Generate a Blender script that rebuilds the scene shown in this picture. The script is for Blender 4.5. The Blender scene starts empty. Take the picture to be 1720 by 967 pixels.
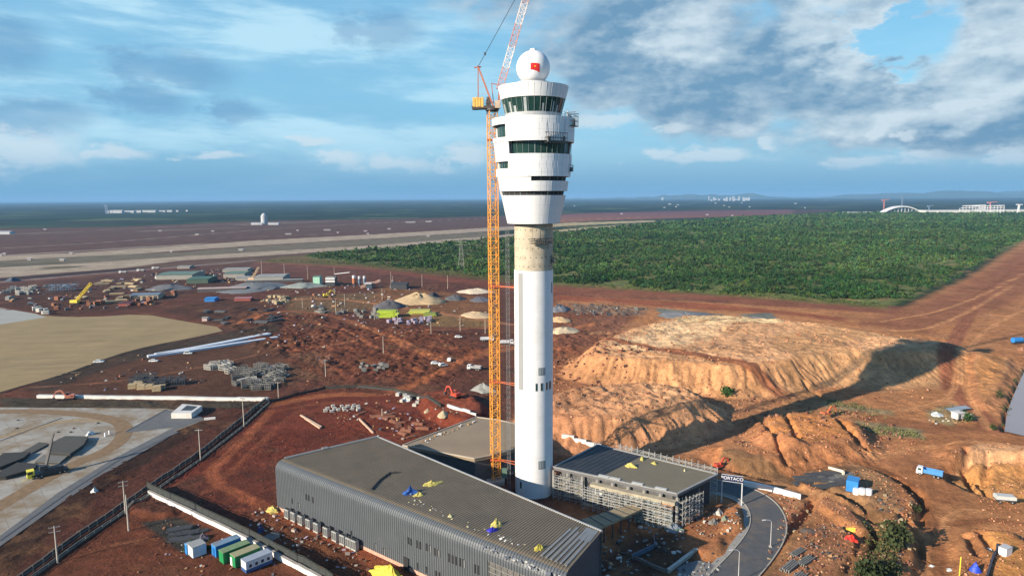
import bpy, bmesh, math, random
import numpy as np
from mathutils import Vector, Matrix
SC = bpy.context.scene
COL = SC.collection
R_ = math.radians
rnd = random.Random(7)

# ------------------------------------------------------------------ camera
CAM_H = 85.0
FPX = 1147.0                                   # focal length in pixels of the 1720 px wide photograph
PITCH, ROLL = R_(7.55), R_(0.35)
_f = np.array([0, math.cos(PITCH), -math.sin(PITCH)])
_r0 = np.array([1.0, 0, 0]); _u0 = np.cross(_r0, _f)
_r = math.cos(ROLL) * _r0 - math.sin(ROLL) * _u0
_u = math.cos(ROLL) * _u0 + math.sin(ROLL) * _r0
_cam = np.array([0, 0, CAM_H])
def ray(px, py):
    return _f + _r * (px - 860) / FPX - _u * (py - 483.5) / FPX
def G(px, py, z=0.0):
    """where the sight line of a photograph pixel meets the height z"""
    d = ray(px, py); return _cam + (z - CAM_H) / d[2] * d
def PV(px, py, yd):
    """where it meets the vertical plane at distance yd"""
    d = ray(px, py); return _cam + yd / d[1] * d
def PPL(px, py, p0, n):
    d = ray(px, py); n = np.array(n, float)
    return _cam + ((np.array(p0, float) - _cam) @ n) / (d @ n) * d
def depth(p):
    return float((np.array(p, float) - _cam) @ _f)
cd = bpy.data.cameras.new('camera'); cam = bpy.data.objects.new('camera', cd); COL.objects.link(cam)
cam.matrix_world = Matrix(((_r[0], _u[0], -_f[0], 0), (_r[1], _u[1], -_f[1], 0), (_r[2], _u[2], -_f[2], CAM_H), (0, 0, 0, 1)))
cd.sensor_width = 36.0; cd.lens = 36.0 * FPX / 1720.0
cd.clip_start = 1.0; cd.clip_end = 90000.0
SC.camera = cam

# ------------------------------------------------------------------ colours and materials
def C(r, g, b, k=1.0):
    def l(c):
        c /= 255.0
        return (c / 12.92 if c <= 0.04045 else ((c + 0.055) / 1.055) ** 2.4) * k
    return (l(r), l(g), l(b))
MATS = {}
def mat(name, col, rough=0.8, var=0.18, scale=0.6, bump=0.0, metal=0.0, stain=None, stain_amt=0.0, stain_scale=0.25, spec=None):
    if name in MATS: return MATS[name]
    m = bpy.data.materials.new(name); m.use_nodes = True; nt = m.node_tree; N = nt.nodes; L = nt.links
    b = N['Principled BSDF']; b.inputs['Roughness'].default_value = rough; b.inputs['Metallic'].default_value = metal
    if spec is not None: b.inputs['Specular IOR Level'].default_value = spec
    g = N.new('ShaderNodeNewGeometry')
    n = N.new('ShaderNodeTexNoise'); n.inputs['Scale'].default_value = scale; n.inputs['Detail'].default_value = 5; n.inputs['Roughness'].default_value = 0.65
    L.new(g.outputs['Position'], n.inputs['Vector'])
    mr = N.new('ShaderNodeMapRange'); mr.inputs[1].default_value = 0.25; mr.inputs[2].default_value = 0.75
    mr.inputs[3].default_value = 1 - var; mr.inputs[4].default_value = 1 + var
    L.new(n.outputs[0], mr.inputs[0])
    mx = N.new('ShaderNodeVectorMath'); mx.operation = 'SCALE'; mx.inputs[0].default_value = col
    L.new(mr.outputs[0], mx.inputs[3])
    out = mx.outputs[0]
    if stain is not None:
        n2 = N.new('ShaderNodeTexNoise'); n2.inputs['Scale'].default_value = stain_scale; n2.inputs['Detail'].default_value = 6; n2.inputs['Roughness'].default_value = 0.7
        L.new(g.outputs['Position'], n2.inputs['Vector'])
        m2 = N.new('ShaderNodeMapRange'); m2.inputs[1].default_value = 0.48; m2.inputs[2].default_value = 0.68; m2.inputs[4].default_value = stain_amt
        L.new(n2.outputs[0], m2.inputs[0])
        mi = N.new('ShaderNodeMix'); mi.data_type = 'RGBA'; L.new(m2.outputs[0], mi.inputs[0]); L.new(out, mi.inputs[6]); mi.inputs[7].default_value = (*stain, 1)
        out = mi.outputs[2]
    L.new(out, b.inputs['Base Color'])
    if bump:
        bp = N.new('ShaderNodeBump'); bp.inputs['Strength'].default_value = min(1, bump); bp.inputs['Distance'].default_value = 0.15
        n3 = N.new('ShaderNodeTexNoise'); n3.inputs['Scale'].default_value = scale * 4; n3.inputs['Detail'].default_value = 4
        L.new(g.outputs['Position'], n3.inputs['Vector']); L.new(n3.outputs[0], bp.inputs['Height']); L.new(bp.outputs[0], b.inputs['Normal'])
    MATS[name] = m
    return m
SOILSTAIN = C(120, 80, 55)
M_WHITE = lambda: mat('white_paint', (0.78, 0.78, 0.77), 0.5, 0.05, 0.3)
M_WHITED = lambda: mat('dusty_white_paint', (0.68, 0.67, 0.63), 0.6, 0.12, 0.5, stain=SOILSTAIN, stain_amt=0.35)
M_CONC = lambda: mat('concrete', (0.36, 0.34, 0.31), 0.9, 0.18, 0.5, 0.2)
M_CONCL = lambda: mat('pale_concrete', (0.50, 0.47, 0.41), 0.9, 0.16, 0.4, 0.2, stain=(0.33, 0.29, 0.24), stain_amt=0.5)
M_STEEL = lambda: mat('galvanised_steel', (0.42, 0.43, 0.44), 0.45, 0.15, 1.0, metal=0.5)
M_DARK = lambda: mat('dark_steel', (0.05, 0.052, 0.058), 0.6, 0.2, 1.0)
M_GLASS = lambda: mat('dark_green_glass', (0.016, 0.048, 0.042), 0.08, 0.3, 0.4, spec=0.7)
M_ORANGE = lambda: mat('orange_crane_paint', C(248, 170, 70), 0.5, 0.15, 0.6)
M_YEL = lambda: mat('yellow_paint', C(235, 205, 70), 0.5, 0.12, 0.8)
M_BLUE = lambda: mat('blue_paint', C(35, 120, 190), 0.5, 0.12, 0.5)
M_RED = lambda: mat('red_paint', C(190, 45, 35), 0.5, 0.15, 0.8)
M_RUBBER = lambda: mat('rubber', (0.02, 0.02, 0.02), 0.9, 0.1)
M_WOOD = lambda: mat('raw_timber', C(165, 130, 95), 0.9, 0.3, 1.5)

# ------------------------------------------------------------------ objects
def tag(o, label=None, cat=None, group=None, kind=None):
    if label: o['label'] = label
    if cat: o['category'] = cat
    if group: o['group'] = group
    if kind: o['kind'] = kind
    return o
def thing(name, label, cat, loc=(0, 0, 0), rz=0.0, group=None):
    o = bpy.data.objects.new(name, None); COL.objects.link(o)
    o.location = loc; o.rotation_euler = (0, 0, rz); o.empty_display_size = 1
    return tag(o, label, cat, group)
class MB:
    """collects shapes for one mesh object"""
    def __init__(s): s.v = []; s.f = []; s.mi = []; s.k = 0; s.sm = []
    def add(s, vs, fs, smooth=False):
        o = len(s.v); s.v += [tuple(map(float, p)) for p in vs]
        for f in fs: s.f.append(tuple(i + o for i in f)); s.mi.append(s.k); s.sm.append(smooth)
        return s
    def box(s, c, size, rz=0.0, M=None):
        x, y, z = size[0] / 2, size[1] / 2, size[2] / 2
        vs = [(-x, -y, -z), (x, -y, -z), (x, y, -z), (-x, y, -z), (-x, -y, z), (x, -y, z), (x, y, z), (-x, y, z)]
        cs, sn = math.cos(rz), math.sin(rz)
        if M is not None: vs = [tuple(M @ Vector(p)) for p in vs]
        vs = [(c[0] + p[0] * cs - p[1] * sn, c[1] + p[0] * sn + p[1] * cs, c[2] + p[2]) for p in vs]
        return s.add(vs, [(0, 3, 2, 1), (4, 5, 6, 7), (0, 1, 5, 4), (1, 2, 6, 5), (2, 3, 7, 6), (3, 0, 4, 7)])
    def bar(s, a, b, w, h=None, n=4):
        """a straight prism from a to b"""
        a, b = Vector(a), Vector(b); d = b - a
        if d.length < 1e-6: return s
        d.normalize(); t = Vector((0, 0, 1)) if abs(d.z) < 0.95 else Vector((1, 0, 0))
        x = d.cross(t).normalized(); y = x.cross(d); h = h or w
        vs = []
        for p in (a, b):
            for i in range(n):
                q = math.pi * 2 * (i + 0.5) / n; r = 0.7071 if n == 4 else 0.5
                vs.append(p + x * (math.cos(q) * w * r) + y * (math.sin(q) * h * r))
        fs = [(i, (i + 1) % n, n + (i + 1) % n, n + i) for i in range(n)] + [tuple(range(n))[::-1], tuple(range(n, 2 * n))]
        return s.add(vs, fs, n > 6)
    def tube(s, pts, r, n=6):
        for a, b in zip(pts[:-1], pts[1:]): s.bar(a, b, 2 * r, n=n)
        return s
    def lathe(s, prof, n=48, c=(0, 0, 0), a0=0.0, a1=None, smooth=True, closed=False):
        """prof [(r, z)]; angle 0 faces the camera (-Y), positive to +X; closed joins last to first profile point"""
        full = a1 is None
        if full: a0, a1 = 0.0, 2 * math.pi
        k = n if full else n + 1; m = len(prof); vs = []
        for i in range(k):
            a = a0 + (a1 - a0) * i / n
            for r, z in prof: vs.append((c[0] + r * math.sin(a), c[1] - r * math.cos(a), c[2] + z))
        fs = []
        for i in range(n):
            j = (i + 1) % k
            for q in range(m if closed else m - 1):
                q2 = (q + 1) % m
                fs.append((i * m + q, j * m + q, j * m + q2, i * m + q2))
        if not full and closed: fs += [tuple(range(m)), tuple(range((k - 1) * m, k * m))[::-1]]
        return s.add(vs, fs, smooth)
    def prism(s, poly, z0, z1):
        n = len(poly); A = sum(poly[i][0] * poly[(i + 1) % n][1] - poly[(i + 1) % n][0] * poly[i][1] for i in range(n))
        if A < 0: poly = poly[::-1]
        vs = [(p[0], p[1], z0) for p in poly] + [(p[0], p[1], z1) for p in poly]
        fs = [tuple(range(n))[::-1], tuple(range(n, 2 * n))] + [(i, (i + 1) % n, n + (i + 1) % n, n + i) for i in range(n)]
        return s.add(vs, fs)
    def lattice(s, a, b, w, bay, chord, brace, w2=None, side=None):
        """square lattice boom from a to b"""
        a, b = Vector(a), Vector(b); d = (b - a); L = d.length; d.normalize()
        x = Vector(side) if side else (Vector((1, 0, 0)) if abs(d.x) < 0.9 else Vector((0, 1, 0)))
        x = (x - d * x.dot(d)).normalized(); y = d.cross(x); nb = max(1, round(L / bay)); w2 = w2 or w
        def P(i, k):
            t = i / nb; ww = w + (w2 - w) * t; sx, sy = ((-1, -1), (1, -1), (1, 1), (-1, 1))[k % 4]
            return a + d * (L * t) + x * (sx * ww / 2) + y * (sy * ww / 2)
        for k in range(4): s.bar(P(0, k), P(nb, k), chord)
        for i in range(nb):
            for k in range(4):
                s.bar(P(i, k), P(i, k + 1), brace)
                if i % 2: s.bar(P(i, k), P(i + 1, k + 1), brace)
                else: s.bar(P(i, k + 1), P(i + 1, k), brace)
        return s
    def build(s, name, m, parent=None, loc=(0, 0, 0), rz=0.0):
        me = bpy.data.meshes.new(name); me.from_pydata(s.v, [], s.f)
        for q in (m if isinstance(m, (list, tuple)) else [m]): me.materials.append(q)
        me.polygons.foreach_set('material_index', s.mi); me.polygons.foreach_set('use_smooth', s.sm); me.update()
        if any(s.sm): me.set_sharp_from_angle(angle=R_(38))
        o = bpy.data.objects.new(name, me); COL.objects.link(o)
        o.location = loc; o.rotation_euler = (0, 0, rz)
        if parent: o.parent = parent
        return o
def kids(o): return [c for c in bpy.data.objects if c.parent == o]
_CH = {}
def dup(root, loc, rz=0.0, label=None, scale=None, key=None):
    """a copy of a thing with copies of its parts and sub-parts"""
    if root.name not in _CH: _CH[root.name] = [(c, kids(c)) for c in kids(root)]
    r = root.copy(); COL.objects.link(r); r.location = loc; r.rotation_euler = (0, 0, rz)
    if scale: r.scale = scale if not isinstance(scale, (int, float)) else (scale,) * 3
    if label: r['label'] = label
    for ch, gs in _CH[root.name]:
        c = ch.copy(); COL.objects.link(c); c.parent = r
        for g in gs:
            d = g.copy(); COL.objects.link(d); d.parent = c
    return r
# ------------------------------------------------------------------ numeric noise
_pr = np.random.RandomState(3); _perm = _pr.permutation(512).astype(np.int64); _ga = _pr.rand(512) * 2 * np.pi
_gx, _gy = np.cos(_ga), np.sin(_ga)
def pn(x, y):
    xi = np.floor(x).astype(np.int64); yi = np.floor(y).astype(np.int64); xf = x - xi; yf = y - yi
    u = xf * xf * xf * (xf * (xf * 6 - 15) + 10); v = yf * yf * yf * (yf * (yf * 6 - 15) + 10)
    def g(i, j):
        h = _perm[(_perm[(xi + i) & 511] + yi + j) & 511]
        return _gx[h] * (xf - i) + _gy[h] * (yf - j)
    a = g(0, 0); b = g(1, 0); c = g(0, 1); d = g(1, 1)
    return (a + (b - a) * u + (c - a) * v + (a - b - c + d) * u * v) * 1.5
def fbm(x, y, o=4, g=0.5):
    s = 0; a = 1.0; t = 0
    for i in range(o): s = s + a * pn(x + 17.3 * i, y - 9.1 * i); t += a; a *= g; x = x * 2.03; y = y * 2.03
    return s / t
def heaps(x, y, cell, seed=0):
    """tipped loads: jittered cones, 0..1"""
    x = x / cell; y = y / cell; xi = np.floor(x).astype(np.int64); yi = np.floor(y).astype(np.int64); out = np.zeros_like(x)
    for i in (-1, 0, 1):
        for j in (-1, 0, 1):
            h = _perm[(_perm[(xi + i + seed) & 511] + yi + j) & 511]; h2 = _perm[(h + 91) & 511]; h3 = _perm[(h + 211) & 511]
            dx = x - (xi + i + 0.15 + 0.7 * h / 512); dy = y - (yi + j + 0.15 + 0.7 * h2 / 512)
            r = 0.42 + 0.34 * h3 / 512
            out = np.maximum(out, np.clip(1 - np.sqrt(dx * dx + dy * dy) / r, 0, 1) * (0.45 + 0.55 * h3 / 512))
    return out
def sst(a, b, x):
    t = np.clip((x - a) / (b - a), 0, 1); return t * t * (3 - 2 * t)
def segs(X, Y, pts):
    """distance to a polyline, arc length of the nearest point, side (+ left)"""
    best = np.full(X.shape, 1e18); arc = np.zeros_like(X); side = np.zeros_like(X); s0 = 0.0
    for (ax, ay), (bx, by) in zip(pts[:-1], pts[1:]):
        dx, dy = bx - ax, by - ay; L = math.hypot(dx, dy)
        if L < 1e-6: continue
        t = np.clip(((X - ax) * dx + (Y - ay) * dy) / (L * L), 0, 1)
        ex = X - ax - t * dx; ey = Y - ay - t * dy; d = ex * ex + ey * ey; m = d < best
        best = np.where(m, d, best); arc = np.where(m, s0 + t * L, arc); side = np.where(m, np.sign(dx * ey - dy * ex), side); s0 += L
    return np.sqrt(best), arc, side
def inside(X, Y, pts):
    c = np.zeros(X.shape, bool); n = len(pts)
    for i in range(n):
        (ax, ay), (bx, by) = pts[i], pts[(i + 1) % n]
        if ay == by: continue
        c ^= ((ay > Y) != (by > Y)) & (X < (bx - ax) * (Y - ay) / (by - ay) + ax)
    return c
def smooth_poly(pts, k=1):
    for _ in range(k):
        q = []
        for i in range(len(pts)):
            a, b = pts[i], pts[(i + 1) % len(pts)]
            q += [(a[0] * .75 + b[0] * .25, a[1] * .75 + b[1] * .25), (a[0] * .25 + b[0] * .75, a[1] * .25 + b[1] * .75)]
        pts = q
    return pts
def smooth_line(pts, k=2):
    for _ in range(k):
        q = [pts[0]]
        for a, b in zip(pts[:-1], pts[1:]):
            q += [(a[0] * .75 + b[0] * .25, a[1] * .75 + b[1] * .25), (a[0] * .25 + b[0] * .75, a[1] * .25 + b[1] * .75)]
        pts = q + [pts[-1]]
    return pts
def GP(pix, z=0.0): return [tuple(G(x, y, z)[:2]) for x, y in pix]

# ------------------------------------------------------------------ the sheet's grid: fine near the site, coarse to the horizon
def axis(lo, hi, step, far_lo, far_hi, gr):
    mid = list(np.arange(lo, hi, step)); up = [hi]; s = step
    while up[-1] < far_hi: s *= gr; up.append(up[-1] + s)
    dn = [lo - step]; s = step
    while dn[-1] > far_lo: s *= gr; dn.append(dn[-1] - s)
    return np.array(dn[::-1] + mid + up)
XS = axis(-150, 300, 0.65, -34000, 34000, 1.024)
YS = axis(100, 430, 0.65, -600, 34000, 1.018)
X, Y = np.meshgrid(XS, YS); HT = np.zeros_like(X)
CL = np.zeros(X.shape + (3,)); RG = np.ones_like(X)          # albedo, roughness of the earth
def sub(pts, margin):
    a = np.array(pts); x0, y0 = a.min(0) - margin; x1, y1 = a.max(0) + margin
    i0, i1 = np.searchsorted(XS, [x0, x1]); j0, j1 = np.searchsorted(YS, [y0, y1])
    return (slice(max(0, j0 - 1), j1 + 1), slice(max(0, i0 - 1), i1 + 1))
def paint(w, sl, col, rough=None):
    CL[sl] = CL[sl] * (1 - w[..., None]) + np.array(col) * w[..., None]
    if rough is not None: RG[sl] = RG[sl] * (1 - w) + rough * w
def area(pix, col, soft=2.0, amp=2.0, ns=12.0, rough=None, z=0.0, smooth=0, world=False, opacity=1.0, patch=None):
    pts = pix if world else GP(pix, z)
    if smooth: pts = smooth_poly(pts, smooth)
    sl = sub(pts, soft + amp * 2); x, y = X[sl], Y[sl]
    d, a, _ = segs(x, y, pts + [pts[0]]); d = np.where(inside(x, y, pts), -d, d)
    if amp: d = d + amp * fbm(x / ns, y / ns, 3)
    w = (1 - sst(-soft, soft, d)) * opacity
    if patch: w = w * sst(patch[1] - .15, patch[1] + .15, fbm(x / patch[0], y / patch[0], 4, .6))
    paint(w, sl, col, rough); return sl, w
def track(pix, wid, col, soft=1.0, amp=0.6, ns=10.0, rough=0.25, z=0.0, depth_=0.0, streak=0.25, opacity=1.0, world=False, k=2):
    pts = pix if world else GP(pix, z)
    pts = smooth_line(pts, k); sl = sub(pts, wid + soft + amp * 2 + 1); x, y = X[sl], Y[sl]
    d, a, sd = segs(x, y, pts); dd = d + amp * fbm(x / ns, y / ns, 3)
    w = (1 - sst(wid / 2 - soft, wid / 2 + soft, dd)) * opacity
    st = 1 + streak * pn(d * sd / 0.9, a / 25.0) + streak * .6 * pn(d * sd / 0.35, a / 12.0)
    CL[sl] = CL[sl] * (1 - w[..., None]) + np.array(col) * (w * st)[..., None]
    RG[sl] = RG[sl] * (1 - w) + rough * w
    if depth_: HT[sl] -= depth_ * w
    return sl, w
def ditch(pix, wid, dep, z=0.0, world=False):
    pts = pix if world else GP(pix, z); sl = sub(pts, wid * 2); x, y = X[sl], Y[sl]
    d, a, _ = segs(x, y, pts); HT[sl] -= dep * (1 - sst(wid * .15, wid, d + .3 * pn(x / 3, y / 3)))
def bank(pix, h, slope, amp=1.5, ns=9.0, gully=0.0, gs=3.0, z=0.0, smooth=1, col_top=None, col_slope=None, rough_top=1.0, mode='add', world=False, top_noise=0.0):
    """a flat-topped heap: pix = its crest outline seen at height z"""
    pts = pix if world else GP(pix, z)
    pts = smooth_poly(pts, smooth); sl = sub(pts, abs(h) * slope + amp * 2 + 4); x, y = X[sl], Y[sl]
    d, a, _ = segs(x, y, pts + [pts[0]]); d = np.where(inside(x, y, pts), -d, d); d = d + amp * fbm(x / ns, y / ns, 3)
    run = abs(h) * slope; t = np.clip(d / run, 0, 1); pr = 1 - t * t * (3 - 2 * t) * .35 - t * .65
    if gully:
        env = np.exp(-((d / run - .45) / .42) ** 2)
        g = np.abs(pn(a / gs + 1.2 * fbm(x / 14, y / 14, 2), d / (run * 3))) ** .7
        g2 = np.abs(pn(a / (gs * .37), d / (run * 2) + 5)) ** .8
        pr = pr - (gully / abs(h)) * env * ((1 - g * 1.6) * .7 + (1 - g2 * 1.6) * .35)
    dz = h * np.clip(pr, -0.05, 1.2)
    if top_noise: dz = dz + top_noise * (1 - sst(-4, 0, d)) * fbm(x / 11, y / 11, 4, .6)
    dz = np.where(d < run * 1.3, dz, 0)
    if mode == 'max': HT[sl] = np.maximum(HT[sl], dz)
    else: HT[sl] += dz
    if col_top is not None: paint(1 - sst(-2.5, 1, d), sl, col_top, rough_top)
    if col_slope is not None: paint(sst(-1.5, .5, d) * (1 - sst(run * .9, run * 1.25, d)), sl, col_slope, .5)
    return sl, d
def Hz(x, y):
    i = int(np.clip(np.searchsorted(XS, x) - 1, 0, len(XS) - 2)); j = int(np.clip(np.searchsorted(YS, y) - 1, 0, len(YS) - 2))
    u = (x - XS[i]) / (XS[i + 1] - XS[i]); v = (y - YS[j]) / (YS[j + 1] - YS[j])
    return float(HT[j, i] * (1 - u) * (1 - v) + HT[j, i + 1] * u * (1 - v) + HT[j + 1, i] * (1 - u) * v + HT[j + 1, i + 1] * u * v)
def GT(px, py):
    """where a pixel's sight line meets the terrain"""
    z = 0.0
    for _ in range(12):
        p = G(px, py, z); z = 0.5 * z + 0.5 * Hz(p[0], p[1])
    p = G(px, py, z); return (float(p[0]), float(p[1]), Hz(p[0], p[1]))
# ------------------------------------------------------------------ the earth: what lies where
GK = 1.0
def K(r, g, b): return C(r, g, b, GK)
RED = K(120, 80, 68); RED2 = K(108, 72, 63); ORNG = K(166, 113, 83); PALE = K(198, 152, 112); OCH = K(164, 142, 110); TAN = K(166, 150, 130)
BROWN = K(104, 77, 66); PURP = K(94, 70, 62); GREY = K(82, 80, 80); ROADC = K(142, 93, 69); DGRN = C(34, 56, 40); OLIVE = K(104, 92, 60)
CL[:] = RED2; RG[:] = .8
# --- far plain: dark woods and fields to the horizon
far = sst(1700, 2300, Y + .25 * X + 300 * fbm(X / 900, Y / 900, 3))
n1 = fbm(X / 1400, Y / 700, 4); n2 = fbm(X / 500 + 9, Y / 260, 3)
fc = np.array(DGRN)[None, None] * (1 + .8 * n1 + .7 * n2 + .5 * fbm(X / 160, Y / 400 + 3, 3))[..., None].clip(.25, 2.2)
fc = np.where((n2 > .27)[..., None], np.array(C(92, 104, 66))[None, None], fc)
CL[:] = fc; RG[:] = 1.0
area([(400, 430), (640, 430), (900, 480), (1300, 500), (1600, 520), (1760, 420), (3000, 420), (2600, 2000), (-800, 2000), (-600, 480)], RED2, 4, 4, 30, .8)
# --- graded purple-brown plain left and centre
area([(-200, 392), (0, 384), (230, 380), (430, 371), (700, 367), (860, 362), (1000, 357), (1180, 352), (1400, 352), (1400, 361), (1180, 362), (1000, 371), (860, 381), (430, 440), (430, 470), (0, 540), (-400, 540), (-400, 400)], PURP, 30, 30, 300, .5)
area([(860, 363), (1000, 358), (1330, 352), (1330, 360), (1000, 371), (860, 378)], K(132, 88, 82), 12, 30, 300, .5)
for i in range(16):
    y0 = 376 + i * 4.0; xa = rnd.uniform(-100, 500); w = rnd.uniform(150, 420); t = rnd.uniform(.5, 2.2); sl_ = -.035
    y0 -= max(0, (xa - 300)) * .03
    area([(xa, y0), (xa + w, y0 + w * sl_), (xa + w, y0 + w * sl_ + t * .4), (xa, y0 + t)], rnd.choice([K(70, 50, 56), K(128, 116, 104), K(112, 79, 75), K(66, 62, 56)]), 4, 14, 120, .5)
for pix, w in (([(-60, 421), (0, 417), (200, 406), (430, 386), (600, 376), (830, 366)], 9), ([(170, 386), (430, 374), (640, 368)], 10), ([(-60, 435), (0, 429), (200, 418), (340, 409)], 20), ([(860, 374), (1000, 368), (1100, 364)], 12)):
    track(pix, w, K(150, 136, 124), 3, 2, 60, .2, streak=.1)
# long pale runway strips
area([(-200, 440), (0, 430), (140, 424), (300, 413), (430, 404), (640, 393), (830, 382), (960, 374), (1100, 370), (1100, 372.5), (960, 379), (830, 388), (640, 400), (430, 412), (260, 424), (120, 434), (0, 444), (-200, 458)], TAN, 5, 6, 80, .2)
area([(-300, 458), (0, 438), (140, 430), (300, 424), (430, 413), (640, 401), (830, 389), (830, 397), (640, 410), (430, 424), (300, 434), (0, 452), (-300, 470)], K(112, 104, 88), 5, 6, 60, .3)
area([(-300, 466), (0, 449), (60, 446), (200, 438), (300, 431), (420, 424), (640, 411), (830, 396), (960, 384), (1090, 374), (1090, 376), (960, 389), (830, 402), (640, 416), (420, 431), (300, 438), (240, 446), (160, 454), (0, 466), (-300, 486)], TAN, 5, 6, 60, .2)
area([(70, 449), (140, 446), (138, 449), (70, 453)], K(96, 90, 70), 3, 4, 30, .3)
area([(0, 443), (110, 440), (108, 444), (0, 449)], K(100, 94, 78), 3, 5, 40, .3)
area([(240, 447), (420, 432), (560, 423), (500, 432), (420, 441), (300, 450)], K(98, 78, 66), 4, 8, 30, .6)
track([(-120, 484), (0, 474), (100, 465.5), (240, 453), (330, 446), (430, 437)], 7, K(160, 150, 146), 2, 1, 40, .2)
area([(-60, 473), (0, 468), (100, 460), (240, 449), (240, 451), (100, 463), (0, 471), (-60, 477)], K(52, 44, 48), 2, 3, 30, .5)
# --- works yard left and centre: rough brown-red earth
area([(-300, 500), (0, 475), (240, 454), (430, 441), (500, 436), (620, 455), (860, 492), (860, 800), (600, 980), (-300, 1000)], RED2, 6, 8, 40, 1.0)
area([(0, 478), (240, 457), (420, 442), (420, 470), (250, 515), (120, 530), (0, 515)], K(84, 62, 58), 5, 8, 30, 1.1, opacity=.8)
area([(430, 441), (600, 452), (860, 488), (1000, 497), (1200, 505), (1420, 528), (1560, 540), (1560, 522), (1480, 516), (1200, 494), (1000, 482), (860, 473), (640, 446), (500, 430)], K(128, 79, 66), 4, 6, 40, .3)
area([(430, 440), (600, 448), (860, 476), (1000, 484), (1200, 496), (1490, 519), (1490, 513), (1200, 489), (1000, 478), (860, 468), (600, 441), (480, 430)], OLIVE, 4, 7, 18, .8)
# --- right: broad red-orange ground
area([(930, 496), (1200, 508), (1500, 527), (1620, 470), (1720, 405), (1900, 330), (2400, 400), (2600, 1000), (1000, 1000), (930, 800)], ORNG, 6, 6, 30, .8)
area([(498, 431), (860, 397), (1100, 375), (1500, 357), (2150, 356), (1720, 402), (1500, 514), (1200, 493), (925, 475), (590, 441)], K(98, 104, 66), 6, 6, 30, 1.0)
area([(1500, 526), (1600, 488), (1720, 418), (1800, 370), (1900, 370), (1860, 420), (1720, 500), (1560, 560), (1440, 545)], K(134, 85, 68), 8, 8, 50, .4, opacity=.85)
area([(930, 503), (1090, 515), (1290, 525), (1420, 540), (1420, 533), (1200, 510), (1000, 499), (930, 494)], K(142, 82, 64), 5, 4, 30, .4)
area([(930, 590), (1100, 620), (1300, 660), (1340, 760), (1000, 780), (930, 740)], K(170, 117, 89), 4, 4, 20, 1.0)
area([(930, 520), (1080, 525), (1000, 580), (930, 600)], K(122, 77, 61), 6, 4, 14, 1.4)
# --- foreground earth
area([(0, 900), (230, 860), (480, 870), (700, 980), (0, 1100)], K(112, 70, 55), 5, 4, 20, .6)
area([(460, 672), (560, 656), (690, 664), (800, 700), (690, 745), (470, 770), (330, 800), (260, 825)], K(120, 64, 52), 3, 3, 14, .5)
area([(330, 770), (470, 700), (465, 860), (330, 880)], K(108, 59, 49), 4, 4, 14, .8, opacity=.8)
area([(0, 860), (200, 770), (340, 690), (450, 672), (440, 690), (300, 780), (120, 920), (40, 980), (-60, 980)], K(92, 59, 52), 3, 2, 10, .9)
area([(0, 885), (120, 830), (290, 725), (345, 705), (350, 715), (210, 800), (100, 880), (20, 960), (-30, 940)], K(58, 44, 40), 2.5, 1.5, 8, 1.0, opacity=.9)
# --- rough heaped ground
def hummocks(pix, h, cell, col=None, amt=.7, z=0.0, soft=6):
    sl, w = area(pix, col or RED, soft, 6, 18, 1.1, opacity=amt if col else 0.0)
    w0 = w / amt if col else None
    if w0 is None:
        pts = GP(pix); x, y = X[sl], Y[sl]; d, a, _ = segs(x, y, pts + [pts[0]]); d = np.where(inside(x, y, pts), -d, d); w0 = 1 - sst(-soft, soft, d)
    x, y = X[sl], Y[sl]
    HT[sl] += w0 * (.55 * h * np.sqrt(heaps(x, y, cell)) * sst(-.35, .25, fbm(x / 20, y / 20, 3)) + .35 * h * heaps(x + 31 + 2 * pn(x / 4, y / 4), y + 7, cell * .55, 5) + .35 * h * fbm(x / 9, y / 9, 4, .6) + .2 * h * fbm(x / 2.4, y / 2.4, 3))
hummocks([(540, 555), (700, 545), (800, 575), (810, 600), (740, 640), (600, 640), (480, 610), (420, 580)], 2.0, 7.0, K(118, 74, 59))
hummocks([(440, 525), (560, 530), (600, 555), (460, 600), (400, 560), (390, 530)], 2.2, 8.0, K(108, 70, 59))
hummocks([(930, 575), (1040, 600), (1080, 625), (1000, 640), (930, 630)], 1.8, 6.0, K(126, 81, 64))
hummocks([(300, 515), (420, 500), (480, 540), (400, 570), (380, 548), (270, 525)], 1.6, 7.0, K(86, 66, 60))
hummocks([(120, 500), (260, 480), (250, 515), (180, 525), (80, 525), (0, 505), (0, 490)], 1.8, 9.0, K(88, 64, 60))
hummocks([(930, 545), (1060, 520), (1050, 560), (980, 585), (930, 600)], 1.6, 6.0, K(124, 84, 74))
hummocks([(600, 600), (760, 590), (740, 650), (640, 650)], 1.3, 5.0)
hummocks([(440, 640), (560, 600), (640, 650), (560, 655)], 1.2, 6.0)
hummocks([(960, 510), (1090, 518), (1080, 530), (960, 527)], 2.0, 8.0, K(104, 96, 98))
for q, c_ in (([(470, 500), (640, 490), (640, 520), (490, 530)], K(132, 112, 88)), ([(640, 480), (830, 500), (830, 530), (700, 540), (620, 520)], K(146, 108, 80)), ([(690, 525), (830, 530), (830, 550), (720, 548)], K(150, 126, 92)), ([(440, 600), (540, 590), (560, 640), (440, 650)], K(112, 86, 72))):
    area(q, c_, 5, 6, 16, .7, opacity=.8)
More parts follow.
